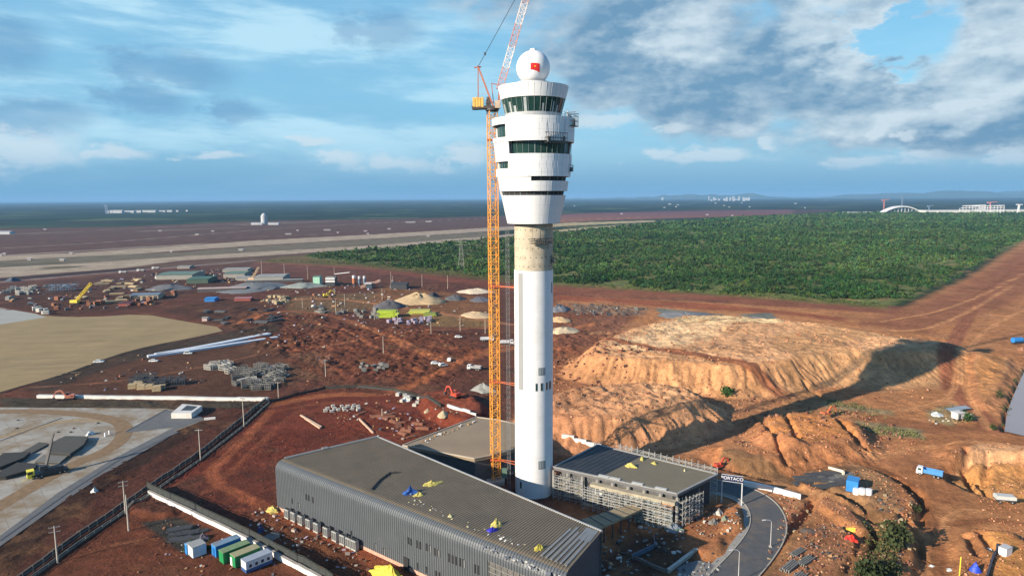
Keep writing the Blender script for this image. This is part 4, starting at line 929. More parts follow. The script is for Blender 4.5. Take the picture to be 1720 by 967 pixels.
def debris(name, pix, n, size, mats, z=None, flat=.4, long_=1.0, world=None, lift=0.0, kind='stuff'):
    """scatter too mixed to count"""
    pts = world or GP(pix, z or 0.0); a = np.array(pts); b = MB(); k = 0
    while k < n:
        x, y = rnd.uniform(*sorted((a[:, 0].min(), a[:, 0].max()))), rnd.uniform(*sorted((a[:, 1].min(), a[:, 1].max())))
        if not inside(np.array([x]), np.array([y]), pts)[0]: continue
        s = rnd.uniform(*size); b.k = rnd.randrange(len(mats)); zz = (Hz(x, y) if z is None else z) + lift
        M = Matrix.Rotation(rnd.uniform(-.4, .4), 3, 'X') @ Matrix.Rotation(rnd.uniform(-.4, .4), 3, 'Y')
        b.box((x, y, zz + s * flat * .35), (s * long_ * rnd.uniform(.6, 1.4), s * rnd.uniform(.4, 1), s * flat * rnd.uniform(.5, 1.5)), rnd.uniform(0, 3.1), M); k += 1
    return tag(b.build(name, mats), kind=kind)
def px_h(p, npx): return npx * depth(p) / FPX          # metres of a height of npx pixels standing at p

# ------------------------------------------------------------------ the long grey hall
HA, HB = Vector((-65.2, 179.2)), Vector((9.6, 121.3)); ZR = 14.0
HC = Vector(G(633, 733, ZR)[:2]); HD = Vector(G(1011, 892, ZR)[:2])
hall = thing('long_hall', 'long grey ribbed metal hall with rounded eaves in front of the tower', 'building', (0, 0, 0))
hu = (HB - HA).normalized(); hn_ = Vector((hu.y, -hu.x))                # outwards from the long wall
if hn_.y > 0: hn_ = -hn_
LEN = (HB - HA).length; RAD_ = 2.6
def prof(w, z0):
    p = []                                                              # (inward distance, z, normal in, normal z)
    for z in ([z0, 5.5, ZR - RAD_ - .0] if z0 < 5 else [z0, ZR - RAD_]): p.append((0, z, -1, 0))
    for i in range(1, 7):
        a = math.pi / 2 * i / 7; p.append((RAD_ * (1 - math.cos(a)), ZR - RAD_ + RAD_ * math.sin(a), -math.cos(a), math.sin(a)))
    for f in (.0, .33, .66, 1): p.append((RAD_ + (w - RAD_) * f, ZR + .05 * f, 0, 1))
    return p
def hall_pt(t, q):
    f = HA.lerp(HB, t); k = HC.lerp(HD, t); d = (k - f); w = d.length; d.normalize(); return f, d, w
def skin(t0, t1, z0, name, mats, rib=.7, hgt=.10):
    b = MB(); ts = []; n = int(LEN * (t1 - t0) / rib)
    for i in range(n):
        for o_, h_ in ((0, 0), (.36, 0), (.42, 1), (.56, 1)): ts.append((t0 + (t1 - t0) * (i + o_ / .62) / n, h_ * hgt))
    ts.append((t1, 0)); m = None; vs = []
    for t, h_ in ts:
        f, d, w = hall_pt(t, 0); P = prof(w, z0); m = len(P)
        for (s, z, ni, nz) in P: vs.append((f.x + d.x * (s + ni * h_), f.y + d.y * (s + ni * h_), z + nz * h_))
    mi = len(prof(20, z0))
    for i in range(len(ts) - 1):
        for q in range(m - 1):
            zz = prof(20, z0)[q][1]; b.mi.append((0 if zz < ZR - .4 else 1) + (2 if i % 4 == 2 else 0)); b.sm.append(False); b.f.append((i * m + q, (i + 1) * m + q, (i + 1) * m + q + 1, i * m + q + 1))
    b.v = vs; return b.build(name, mats, hall)
hallwall = mat('hall_wall_metal', (.098, .109, .119), .42, .10, .25)
hallroof = mat('hall_roof_metal', (.160, .128, .086), .6, .16, .2, stain=(.095, .085, .064), stain_amt=.75, stain_scale=.07)
TC = .80
wallrib = mat('hall_wall_rib', (.062, .074, .087), .42, .1, .25); roofrib = mat('hall_roof_rib', (.205, .168, .118), .6, .14, .3)
skin(0, TC, .9, 'wall_and_roof_cladding', [hallwall, hallroof, wallrib, roofrib])
skin(TC, 1, ZR - RAD_ - .9, 'eaves_cladding', [hallwall, hallroof, wallrib, roofrib])
def hp(t, s, z):   # point: t along, s metres outwards of the front wall
    f, d, w = hall_pt(t, 0); return (f.x - d.x * s, f.y - d.y * s, z)
# unclad bay with rails, foil and board behind
b = MB(); b.add([hp(TC, -.35, 0), hp(1, -.35, 0), hp(1, -.35, ZR - RAD_), hp(TC, -.35, ZR - RAD_)], [(0, 1, 2, 3)]); b.k = 1
for z in np.arange(1.2, ZR - RAD_ - .6, 1.15): b.bar(hp(TC, -.2, z), hp(1, -.2, z), .16)
for i in range(13): b.bar(hp(TC + (1 - TC) * i / 12, -.22, 0), hp(TC + (1 - TC) * i / 12, -.22, ZR - RAD_), .2)
b.build('unclad_bay', [mat('dark_wool', (.12, .115, .105), .9, .5, 1.2), mat('rail_grey', (.22, .22, .21), .5, .2)], hall)
# end walls
for t, nm in ((0, 'end_wall'), (1, 'end_wall')):
    f, d, w = hall_pt(t, 0); P = [(0, 0)] + [(s, z) for s, z, _, _ in prof(w, .9)] + [(w, 0)]; sx = hu * (.02 if t == 0 else -.4)
    b = MB(); b.add([(f.x + d.x * s + sx.x, f.y + d.y * s + sx.y, z) for s, z in P], [tuple(range(len(P)))])
    b.build(nm, mat('end_wall_dark', (.075, .078, .085), .6, .2, .5), hall)
f0, d0, w0 = hall_pt(0, 0); f1, d1, w1 = hall_pt(1, 0)
b = MB(); b.add([(HC.x, HC.y, 0), (HD.x, HD.y, 0), (HD.x, HD.y, ZR), (HC.x, HC.y, ZR)], [(0, 1, 2, 3)]); b.build('rear_wall', mat('rear_wall_grey', (.16, .165, .17), .6, .15, .4), hall)
b = MB(); b.bar((HC.x, HC.y, ZR + .08), (HD.x, HD.y, ZR + .08), .45, .3); b.bar((HC.x + .1, HC.y + .1, ZR - .2), (HD.x + .1, HD.y + .1, ZR - .2), .3, .5); b.build('edge_flashing', mat('flashing_pale', (.50, .50, .49), .4, .1, .5, metal=.3), hall)
l0, l1 = Vector(hp(0, -RAD_, ZR + .12)), Vector((HC.x, HC.y, ZR + .12)); b = MB(); b.bar(l0, l1, .9, .16); b.bar(l0 + Vector((.9, -.5, .0)), l1 + Vector((.9, -.7, 0)), .16, .3)
b.box(tuple(l0.lerp(l1, .42)), (1.7, 1.5, .5), .6); b.build('verge_flashing', mat('flashing_dark', (.20, .20, .19), .45, .15, .6), hall)
# plinth and the pale rendered foot
b = MB(); b.add([hp(0, .05, 0), hp(1, .05, 0), hp(1, .05, .9), hp(0, .05, .9), hp(1, -.1, .9), hp(0, -.1, .9)], [(0, 1, 2, 3), (3, 2, 4, 5)]); b.build('plinth', mat('pink_plinth', C(190, 150, 130), .9, .25, .8), hall)
# ridge cap sheets left loose at the far end
b = MB()
for i in range(6):
    t0 = .925 + i * .0125; f, d, w = hall_pt(t0, 0); a_ = f + d * (RAD_ + .3); e_ = f + d * (w * (.88 if i % 2 else .8)); b.bar((a_.x, a_.y, ZR + .12), (e_.x, e_.y, ZR + .12), .55, .14)
b.build('loose_ridge_sheet', mat('fresh_sheet', (.26, .265, .26), .35, .15, .6, metal=.3), hall)
f, d, w = hall_pt(.995, 0); b = MB(); q0 = f + d * (w - 6); q1 = f + d * (w - .6); b.add([(q0.x - hu.x * 3, q0.y - hu.y * 3, ZR + .15), (q0.x, q0.y, ZR + .15), (q1.x - hu.x * .2, q1.y - hu.y * .2, ZR + .15), (q1.x - hu.x * 3.2, q1.y - hu.y * 3.2, ZR + .15)], [(0, 1, 2, 3)])
b.build('corner_sheet', mat('fresh_sheet', (.26, .265, .26)), hall)
# tall slot windows in pairs
def wall_uv(px, py):
    q = PPL(px, py, (HA.x, HA.y, 0), (hn_.x, hn_.y, 0)); return ((Vector(q[:2]) - HA) @ hu) / LEN, float(q[2])
for px, py, h, nn, pale in ((491, 841, 1.5, 1, 0), (503, 848, 1.5, 1, 1), (515, 834, 1.6, 2, 0), (526, 839, 1.6, 1, 0), (686, 907, 1.6, 2, 0), (701, 913, 1.8, 2, 0), (717, 918, 1.7, 2, 1), (731, 926, 1.7, 2, 1), (755, 936, 1.9, 3, 0), (773, 943, 1.9, 2, 1), (798, 954, 2.0, 2, 0), (631, 917, 1.6, 1, 1), (645, 925, 1.6, 1, 1), (702, 950, 1.6, 1, 0), (717, 956, 1.5, 1, 0), (733, 964, 1.8, 2, 0), (590, 894, 1.2, 1, 0)):
    t, z = wall_uv(px, py)
    for i in range(nn):
        tt = t + i * .95 / LEN; fr = MB(); c = Vector(hp(tt, .06, z)); e = Vector((hu.x, hu.y, 0))
        def quadbox(mb, wd, ht, ou, th): mb.add([tuple(c + e * (sx * wd / 2) + Vector((hn_.x, hn_.y, 0)) * (ou + q * th) + Vector((0, 0, sz * ht / 2))) for q in (0, 1) for sx, sz in ((-1, -1), (1, -1), (1, 1), (-1, 1))], [(0, 1, 2, 3), (4, 7, 6, 5), (0, 4, 5, 1), (1, 5, 6, 2), (2, 6, 7, 3), (3, 7, 4, 0)])
        quadbox(fr, .42, h, -.1, .2); fo = fr.build('window', mat('slot_frame_black', (.02, .02, .022), .6, .1), hall)
        if pale and i == nn - 1:
            pn_ = MB(); c = c + e * .36; quadbox(pn_, .3, h * .95, -.08, .2); pn_.build('pane', mat('slot_pane_pale', (.20, .21, .21), .25, .2), fo)
t, z = wall_uv(683, 945); b = MB(); b.box(hp(t, .12, 1.6), (1.7, .3, 2.9), math.atan2(hu.y, hu.x)); b.build('door', mat('door_black', (.018, .018, .02), .7, .2), hall)
# long dark strip lying on the roof
a_, e_ = G(624, 822, ZR + .2), G(655, 794, ZR + .2); b = MB(); b.tube([tuple(a_), tuple((a_ * .45 + e_ * .55) + np.array([-.5, .1, 0])), tuple(e_), tuple(e_ + np.array([2.2, .4, 0]))], .32, 6)
tag(b.build('rubber_strip', mat('strip_black', (.03, .03, .032), .7, .2)), 'dark rolled strip lying across the roof of the long hall', 'roll')
# ---- air units along the wall
unit_x = [482, 493, 505.5, 519, 532.5, 549, 564, 577.5, 588, 597]
ac = thing('air_unit', 'x', 'air conditioner', (0, 0, 0)); ac['group'] = 'air units along the foot of the long hall'
b = MB(); b.box((0, 0, 1.35), (1.75, 1.1, 2.5)); b.build('casing', mat('ac_casing', (.42, .43, .41), .5, .15, 1.2), ac)
b = MB()
for q in (-.42, .42): b.box((q, -.57, 1.45), (.66, .06, 1.9))
b.build('grille', mat('ac_grille', (.10, .105, .11), .6, .2, 3), ac)
b = MB()
for q in (-.44, .44): b.lathe([(.38, 2.6), (.38, 2.78), (.3, 2.78), (.3, 2.62), (.02, 2.62)], 12, c=(q, 0, 0))
b.build('fan_hood', M_DARK(), ac)
b = MB()
for q in (-.7, .7): b.box((q, 0, .06), (.2, 1.2, .14))
b.build('foot', M_CONC(), ac)
acl = ['first air unit in the row, by the yellow sheets at the hall corner', 'second air unit from the hall corner', 'third air unit from the hall corner', 'fourth air unit from the hall corner', 'fifth air unit from the hall corner', 'sixth air unit from the hall corner, middle of the row', 'seventh air unit from the hall corner', 'eighth air unit, just before the close-set pair', 'first of the close-set pair of air units', 'last air unit in the row, second of the close-set pair']
rzh = math.atan2(hu.y, hu.x)
for i, px in enumerate(unit_x):
    py = 857 + (px - 467) * .452 + 2; p = G(px, py + 6, .0); t = ((Vector(p[:2]) - HA) @ hu) / LEN; q = hp(t, 1.5, .02)
    if i == 0: ac.location = q; ac.rotation_euler = (0, 0, rzh); ac['label'] = acl[0]
    else: dup(ac, q, rzh, acl[i])
# ---- sheets and rolls on the roof
tarp_y = mat('yellow_tarp', C(188, 176, 96), .7, .3, 2.5); tarp_b = mat('blue_tarp', C(44, 88, 160), .55, .25, 2.5)
def on_roof(px, py): return tuple(G(px, py, ZR + .1))
for px, py, w_, h_, m_, nm, lb in ((725, 813, 30, 8, tarp_y, 'tarp_bundle', 'crumpled yellow sheet bundle on the hall roof, nearest the far eave'), (688, 828, 26, 12, tarp_b, 'tarp_bundle', 'bright blue crumpled sheet on the hall roof'), (703, 831, 18, 7, tarp_y, 'tarp_bundle', 'small yellow sheet touching the bright blue one on the hall roof'),
                                   (834, 882, 20, 12, tarp_y, 'tarp_bundle', 'upright yellow bundle above the deep blue sheet on the hall roof'), (827, 891, 20, 9, mat('deep_blue_tarp', C(45, 45, 170), .6, .25, 2.5), 'tarp_bundle', 'deep blue sheet under the yellow bundle on the hall roof'), (905, 921, 18, 10, mat('mustard_tarp', C(180, 165, 70), .7, .4, 3), 'tarp_bundle', 'dull mustard bundle by the torn eave of the hall'), (756, 867, 8, 5, mat('cream_sack', C(225, 215, 160), .8, .2, 3), 'sack', 'small cream sack alone on the hall roof')):
    heap(nm, lb, nm.replace('_', ' '), px, py, w_, h_, m_, None, world=on_roof(px, py), ratio=.62, crump=.7, smooth=False, rz=.4)
debris('roof_litter', None, 46, (.2, .5), [mat('cream_sack', C(225, 215, 160)), mat('litter_grey', (.4, .4, .38), .7, .3, 3), mat('litter_white', (.6, .6, .58), .7, .2, 3)], z=ZR + .04, world=[tuple(G(*q, ZR)[:2]) for q in ((690, 834), (760, 862), (860, 905), (900, 922), (890, 926), (830, 905), (740, 866), (680, 842))], flat=.25)
debris('torn_foil_debris', None, 60, (.3, .9), [mat('foil', (.30, .31, .32), .3, .3, 2, metal=.5), mat('litter_grey', (.4, .4, .38))], z=ZR - 1.0, world=[hp(TC - .02, .5, 0)[:2], hp(1, .5, 0)[:2], hp(1, -1.0, 0)[:2], hp(TC - .02, -1.0, 0)[:2]], flat=.3)
heap('tarp_bundle', 'big bright yellow sheet heap at the foot of the hall, bottom edge of the picture', 'tarp bundle', 655, 970, 95, 26, mat('bright_yellow_tarp', C(205, 190, 70), .7, .25, 2), ratio=.4, crump=.5, n=36, smooth=False, rz=rzh)
heap('tarp_bundle', 'small pale yellow sheet heap at the far corner of the hall wall', 'tarp bundle', 459, 858, 22, 12, tarp_y, ratio=.8, crump=.8, smooth=False)

# ------------------------------------------------------------------ flat-roofed podium behind the crane
ZP_ = 8.5
pod = [tuple(G(x, y, ZP_)[:2]) for x, y in ((676, 748), (800, 700.5), (835, 705), (868, 712), (868, 752), (838, 762), (797, 770))]
pdm = thing('podium_block', 'low flat brown roofed concrete block behind the orange crane', 'building', (0, 0, 0))
b = MB(); b.prism(pod, ZP_ - .9, ZP_); b.build('roof_slab', mat('podium_roof', C(144, 128, 106), .9, .09, .1, stain=C(126, 112, 94), stain_amt=.5, stain_scale=.06), pdm)
c0 = np.array(pod).mean(0); inn = [tuple(np.array(p) * .95 + c0 * .05) for p in pod]; b = MB(); b.prism(inn, -.5, ZP_ - .9); b.build('wall', mat('podium_wall', (.10, .10, .105), .9, .3, .6), pdm)
b = MB()
for p, q in zip(pod, pod[1:] + pod[:1]): b.bar((*p, ZP_ + .12), (*q, ZP_ + .12), .35, .3)
b.build('roof_kerb', mat('podium_kerb', C(175, 165, 150), .9, .15, .5), pdm)
debris('roof_litter', None, 26, (.3, .9), [mat('litter_white', (.6, .6, .58)), M_WOOD()], z=ZP_ + .02, world=[tuple(G(*q, ZP_)[:2]) for q in ((690, 748), (800, 704), (806, 706), (700, 750))], flat=.5)

# ------------------------------------------------------------------ second building: ribbed roof over an unfinished front full of scaffolding
Z2 = 8.6
B_ = {k: Vector(G(*p, Z2)) for k, p in dict(fl=(930, 784), fm=(1002, 806), fr=(1134, 829), br=(1205, 796), bl=(1004, 747)).items()}
b2 = thing('annex_building', 'dark unfinished building with ribbed roof and scaffolded front beside the tower', 'building', (0, 0, 0))
def lerp3(a, b, t): return a.lerp(b, t)
ribm = mat('annex_roof_metal', (.185, .155, .10), .6, .15, .3, stain=(.13, .115, .085), stain_amt=.5, stain_scale=.15)
F0, F1, K0, K1 = B_['fl'], B_['fr'] + Vector((.6, 0, 0)), B_['bl'], B_['br']; T2 = .40
b = MB(); n = 34; vs = []
for i in range(n * 4 + 1):
    k, o_ = divmod(i, 4); t = T2 + (1 - T2) * ((k + (0, .5, .6, .9)[o_]) / n if i < n * 4 else 1.0); h = .07 if o_ >= 2 else 0
    for s in (0, .5, 1): p = F0.lerp(F1, t).lerp(K0.lerp(K1, t), s); vs.append((p.x, p.y, Z2 + h))
b.v = [tuple(v) for v in vs]
for i in range(n * 4):
    for q in (0, 1): b.f.append((i * 3 + q, (i + 1) * 3 + q, (i + 1) * 3 + q + 1, i * 3 + q + 1)); b.mi.append(1 if i % 4 == 2 else 0); b.sm.append(False)
b.build('roof', [ribm, mat('annex_roof_rib', (.27, .225, .15), .6, .15, .3)], b2)
b = MB(); b.add([tuple(F0.lerp(F1, t).lerp(K0.lerp(K1, t), s_) + Vector((0, 0, .03))) for t, s_ in ((0, 0), (T2, 0), (T2, 1), (0, 1))], [(0, 1, 2, 3)])
for i in range(9): t = T2 * (i + .5) / 9; b.bar(F0.lerp(F1, t).lerp(K0.lerp(K1, t), .06) + Vector((0, 0, .06)), F0.lerp(F1, t).lerp(K0.lerp(K1, t), .94) + Vector((0, 0, .06)), .12, .06)
b.build('roof_membrane', mat('dark_membrane', C(44, 47, 54), .6, .2, .3, stain=C(66, 66, 66), stain_amt=.5), b2)
b = MB(); P4 = [tuple(p[:2]) for p in (F0, F1, K1, K0)]; b.prism(P4, Z2 - .8, Z2 - .06); b.build('roof_deck', mat('annex_deck', (.13, .13, .135), .8, .2, .5), b2)
b = MB()
for p, q in zip((F0, F1, K1, K0), (F1, K1, K0, F0)): b.bar((p.x, p.y, Z2 + .1), (q.x, q.y, Z2 + .1), .55, .22)
b.build('edge_flashing', mat('annex_flashing', (.30, .30, .29), .5, .2, .6), b2)
for i in range(8):
    t = .3 + i * .09; b = MB()
    if i in (1, 2, 4, 6): a_ = F0.lerp(F1, t) + Vector((0, .8, .25)); e_ = F0.lerp(F1, t + .085) + Vector((0, .8, .25)); b.bar(a_, e_, 1.1, .16); b.build('pale_roof_panel', mat('pale_panel', (.52, .52, .48), .5, .15, .8), b2)
c0 = sum((p for p in (F0, F1, K1, K0)), Vector()) / 4
def ins(p, k): return Vector((c0.x + (p.x - c0.x) * k, c0.y + (p.y - c0.y) * k, 0))
b = MB(); b.prism([tuple(ins(p, .90)[:2]) for p in (F0, F1, K1, K0)], -.5, Z2 - .8); b.build('wall', mat('annex_wall', (.11, .11, .112), .9, .35, .5), b2)
# pale rendered ledge and lit panels of the unfinished front
fu = (F1 - F0).normalized(); fn = Vector((fu.y, -fu.x, 0)); fn = fn if fn.y < 0 else -fn
def fp(t, out, z): p = F0.lerp(F1, t); return Vector((p.x + fn.x * out, p.y + fn.y * out, z))
b = MB(); vs = [fp(.34, .2, 6.2), fp(1.0, .2, 6.2), fp(1.0, 2.2, 6.2), fp(.34, 2.2, 6.2), fp(.34, .2, 7.0), fp(1.0, .2, 7.0), fp(1.0, 2.2, 7.0), fp(.34, 2.2, 7.0)]
b.add(vs, [(0, 1, 2, 3), (4, 7, 6, 5), (3, 2, 6, 7), (0, 3, 7, 4), (1, 5, 6, 2)]); b.build('canopy_ledge', mat('ledge_render', C(168, 160, 138), .9, .22, .7, stain=C(120, 105, 90), stain_amt=.5), b2)
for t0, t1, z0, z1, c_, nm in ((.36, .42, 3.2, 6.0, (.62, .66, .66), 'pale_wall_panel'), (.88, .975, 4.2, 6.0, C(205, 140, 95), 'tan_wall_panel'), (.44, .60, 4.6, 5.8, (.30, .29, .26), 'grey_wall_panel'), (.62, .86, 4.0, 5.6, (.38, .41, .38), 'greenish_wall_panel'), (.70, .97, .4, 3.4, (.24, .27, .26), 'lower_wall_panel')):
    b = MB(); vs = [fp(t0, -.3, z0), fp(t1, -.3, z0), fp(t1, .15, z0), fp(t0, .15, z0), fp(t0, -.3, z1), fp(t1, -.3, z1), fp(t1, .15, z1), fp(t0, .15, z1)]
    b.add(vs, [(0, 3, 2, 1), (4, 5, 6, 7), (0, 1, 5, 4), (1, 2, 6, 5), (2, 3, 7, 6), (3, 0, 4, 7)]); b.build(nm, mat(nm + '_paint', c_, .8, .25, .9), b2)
b = MB()
for i in range(9):
    p, q = fp(i / 8, .35, 0), fp(i / 8, .35, Z2 - .8); b.bar(p, q, .5)
b.build('column', M_CONC(), b2)
# side wall ribs in shade
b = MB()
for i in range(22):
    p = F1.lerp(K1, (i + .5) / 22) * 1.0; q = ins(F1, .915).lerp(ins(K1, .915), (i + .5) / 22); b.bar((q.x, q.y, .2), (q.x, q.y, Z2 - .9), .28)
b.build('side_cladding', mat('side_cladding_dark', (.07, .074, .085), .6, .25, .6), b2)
def scaffold(name, label, P, Q, h, dep, bay=1.6, lift=1.7, group='scaffolds round the annex building', junk=True, nrm=None):
    P, Q = Vector(P), Vector(Q); u = (Q - P); L = u.length; u.normalize(); v = nrm or Vector((u.y, -u.x, 0)); nb = max(1, round(L / bay)); nl = max(1, round(h / lift))
    t = thing(name, label, 'scaffolding', tuple(P), 0, group); b = MB()
    X_ = lambda i, j, z: tuple(u * (L * i / nb) + v * (dep * j) + Vector((0, 0, z)))
    for i in range(nb + 1):
        for j in (0, 1):
            b.bar(X_(i, j, 0), X_(i, j, h + rnd.uniform(.2, 1.2)), .1)
        for l in range(nl + 1): b.bar(X_(i, 0, h * l / nl), X_(i, 1, h * l / nl), .08)
    for l in range(1, nl + 1):
        for j in (0, 1): b.bar(X_(0, j, h * l / nl), X_(nb, j, h * l / nl), .08); b.bar(X_(0, j, h * l / nl - .8), X_(nb, j, h * l / nl - .8), .06)
    for i in range(0, nb, 2):
        for l in range(nl): b.bar(X_(i, 1, h * l / nl), X_(i + 1, 1, h * (l + 1) / nl), .06)
    b.build('tube_frame', mat('scaffold_tube', (.40, .41, .40), .5, .3, 2), t)
    b = MB()
    for l in range(1, nl + 1):
        for i in range(nb):
            if rnd.random() < .6: p, q = Vector(X_(i, .5, h * l / nl)), Vector(X_(i + 1, .5, h * l / nl)); b.bar(p, q, dep * .6, .07)
    if b.v: b.build('plank', mat('scaffold_plank', C(150, 140, 118), .9, .35, 2), t)
    return t
fs_ = fp(.30, 2.6, 0); scaffold('scaffold', 'dense pale scaffolding along the sunlit front of the annex', fp(.30, 2.6, 0), fp(.985, 2.6, 0), 6.0, 1.3, 1.5, 1.6, nrm=fn)
scaffold('scaffold', 'shaded scaffolding bay beside the foot of the white tower', fp(.02, .6, 0), fp(.26, .6, 0), 6.6, 1.2, nrm=fn)
sv = (K1 - F1).normalized(); sn = Vector((sv.y, -sv.x, 0)); sn = sn if sn.x > 0 else -sn
scaffold('scaffold', 'dark scaffolding against the shaded end wall of the annex', F1 * 1 + sn * .5 - Vector((0, 0, Z2)), F1.lerp(K1, .5) + sn * .5 - Vector((0, 0, Z2)), 6.5, 1.2, nrm=sn)
scaffold('scaffold', 'long thin scaffolding rising behind the rear eave of the annex', K0.lerp(K1, .15) + Vector((.3, .9, -Z2)), K0.lerp(K1, 1.0) + Vector((.3, .9, -Z2)), Z2 + .8, 1.1, 1.9, 1.8, nrm=Vector((.3, .95, 0)))
debris('front_clutter_debris', None, 200, (.2, .7), [mat('litter_white', (.6, .6, .58)), mat('litter_grey', (.4, .4, .38)), mat('litter_dark', (.1, .1, .11), .8, .3, 2), M_WOOD(), mat('litter_green', C(95, 125, 110), .8, .3, 2)], z=0.0, world=[tuple(fp(t, o, 0)[:2]) for t, o in ((.5, .6), (1.05, .6), (1.08, 4.4), (.6, 4.2))], flat=1.0)
# roof bundles on the annex
for px, py, w_, h_, lb in ((1060, 783, 18, 8, 'largest yellow bundle on the annex roof, nearest the dark membrane'), (1079, 771, 13, 7, 'yellow bundle on the annex roof, closest to its rear eave'), (1099, 778, 10, 4, 'flattest yellow bundle on the annex roof, towards the sign')):
    heap('tarp_bundle', lb, 'tarp bundle', px, py, w_, h_, tarp_y, world=tuple(G(px, py, Z2 + .12)), ratio=.6, crump=.7, smooth=False)
heap('sack', 'single pale sack alone on the annex roof', 'sack', 1150, 790, 4, 4, mat('cream_sack', C(225, 215, 160)), world=tuple(G(1150, 790, Z2 + .12)))
# low covered way between the hall and the annex
cw = [tuple(G(x, y, 4.2)[:2]) for x, y in ((975, 872), (1060, 846), (1083, 852), (1000, 890))]
o = thing('covered_walkway', 'low flat covered walkway joining the hall to the annex', 'walkway', (0, 0, 0))
b = MB(); b.prism(cw, 3.7, 4.2); b.build('roof', mat('walkway_roof', C(150, 134, 105), .8, .25, .7), o)
b = MB()
for i in range(7):
    p = np.array(cw[3]) * (1 - i / 6) + np.array(cw[2]) * i / 6; b.bar((p[0], p[1], 0), (p[0], p[1], 3.7), .3)
    q = np.array(cw[0]) * (1 - i / 6) + np.array(cw[1]) * i / 6; b.bar((*(p * .97 + q * .03), 4.25), (*(q), 4.25), .16)
b.build('post', M_DARK(), o)
# sign board on posts behind the annex corner
sp0, sp1 = PV(1212, 800, 181.5), PV(1248, 809.5, 179.5); sgn = thing('sign_board', 'dark blue lettered sign board high beside the annex corner', 'sign', (float(sp0[0]), float(sp0[1]), 0))
dx, dy = float(sp1[0] - sp0[0]), float(sp1[1] - sp0[1]); L_ = math.hypot(dx, dy); a_ = math.atan2(dy, dx); sgn.rotation_euler = (0, 0, a_); zc = float(sp0[2]) - .1
b = MB(); b.box((L_ / 2, 0, zc), (L_, .25, 1.9)); b.build('board', mat('sign_navy', C(28, 38, 72), .5, .15), sgn)
fc = bpy.data.curves.new('lettering', 'FONT'); fc.body = 'PORTACO'; fc.size = 1.25; fc.align_x = 'CENTER'; fc.align_y = 'CENTER'; fc.extrude = .02
to = bpy.data.objects.new('lettering', fc); COL.objects.link(to); to.parent = sgn; to.location = (L_ / 2, -.16, zc); to.rotation_euler = (R_(90), 0, 0); bpy.context.view_layer.update()
tm = bpy.data.meshes.new_from_object(to.evaluated_get(bpy.context.evaluated_depsgraph_get())); bpy.data.objects.remove(to); to = bpy.data.objects.new('lettering', tm); COL.objects.link(to); to.parent = sgn; to.location = (L_ / 2, -.16, zc); to.rotation_euler = (R_(90), 0, 0); tm.materials.append(mat('sign_white', (.75, .77, .8), .5, .05))
b = MB()
for z in (-.95, .95): b.bar((0, -.14, zc + z), (L_, -.14, zc + z), .12)
for x in (.2, L_ - .2): b.bar((x, .2, 0), (x, .2, zc), .3)
b.build('frame', mat('sign_frame_pale', (.5, .52, .55), .5, .1), sgn)
# ------------------------------------------------------------------ kinds of vehicles and gear, built once each and copied
def wheels(t, xs, ys, r, wd, m=None):
    for x in xs:
        for y in ys:
            b = MB(); b.bar((x, y - wd / 2, r), (x, y + wd / 2, r), 2 * r, n=12); b.k = 1; b.bar((x, y - wd / 2 - .02, r), (x, y + wd / 2 + .02, r), r, n=8)
            b.build('wheel', [M_RUBBER(), M_STEEL()], t)
def make_car(color, suv=False):
    t = thing('parked_car', 'x', 'car'); h = 1.75 if suv else 1.45
    P = [(-2.2, .35), (2.2, .35), (2.25, .8), (1.3, .95), (.6, h), (-1.6 if suv else -1.3, h), (-2.1, .98), (-2.25, .9)]
    b = MB(); n = len(P); b.add([(x, -.88, z) for x, z in P] + [(x, .88, z) for x, z in P], [tuple(range(n)), tuple(range(n, 2 * n))[::-1]] + [(i, n + i, n + (i + 1) % n, (i + 1) % n) for i in range(n)])
    b.build('body', color, t)
    b = MB()
    for y in (-.9, .9): b.box((-.35, y, (h + 1) / 2), (2.1, .04, h - 1.1))
    b.box((.97, 0, (h + .95) / 2), (.04, 1.5, h - 1.05), M=Matrix.Rotation(-.9, 3, 'Y')); b.build('window', M_GLASS(), t)
    wheels(t, (-1.4, 1.4), (-.82, .82), .34, .22); return t
def make_truck(cabm, bedm, L=8.0, tipper=True):
    t = thing('dump_truck', 'x', 'truck')
    b = MB(); b.box((-.4, 0, .85), (L - .5, .9, .35)); b.build('chassis', M_DARK(), t)
    b = MB(); P = [(L / 2 - 1.9, .6), (L / 2, .6), (L / 2, 1.7), (L / 2 - .25, 2.9), (L / 2 - 1.9, 2.9)]; n = 5
    b.add([(x, -1.2, z) for x, z in P] + [(x, 1.2, z) for x, z in P], [tuple(range(n)), tuple(range(n, 2 * n))[::-1]] + [(i, n + i, n + (i + 1) % n, (i + 1) % n) for i in range(n)]); b.build('cab', cabm, t)
    b = MB(); b.box((L / 2 - .1, 0, 2.25), (.05, 2.1, .85), M=Matrix.Rotation(-.2, 3, 'Y'))
    for y in (-1.21, 1.21): b.box((L / 2 - 1.0, y, 2.25), (1.1, .04, .8))
    b.build('window', M_GLASS(), t)
    x0, x1 = -L / 2, L / 2 - 2.2; b = MB(); b.box(((x0 + x1) / 2, 0, 1.25), (x1 - x0, 2.4, .15))
    for y in (-1.2, 1.2): b.box(((x0 + x1) / 2, y, 1.9), (x1 - x0, .1, 1.3)); [b.box((x0 + (x1 - x0) * q / 5, y * 1.05, 1.9), (.12, .08, 1.3)) for q in range(6)]
    b.box((x0, 0, 1.9), (.1, 2.4, 1.3)); b.box((x1, 0, 2.1), (.1, 2.4, 1.7)); b.build('tipper_bed', bedm, t)
    wheels(t, (L / 2 - 1.2, -L / 2 + 1.2, -L / 2 + 2.5), (-1.05, 1.05), .52, .35); return t
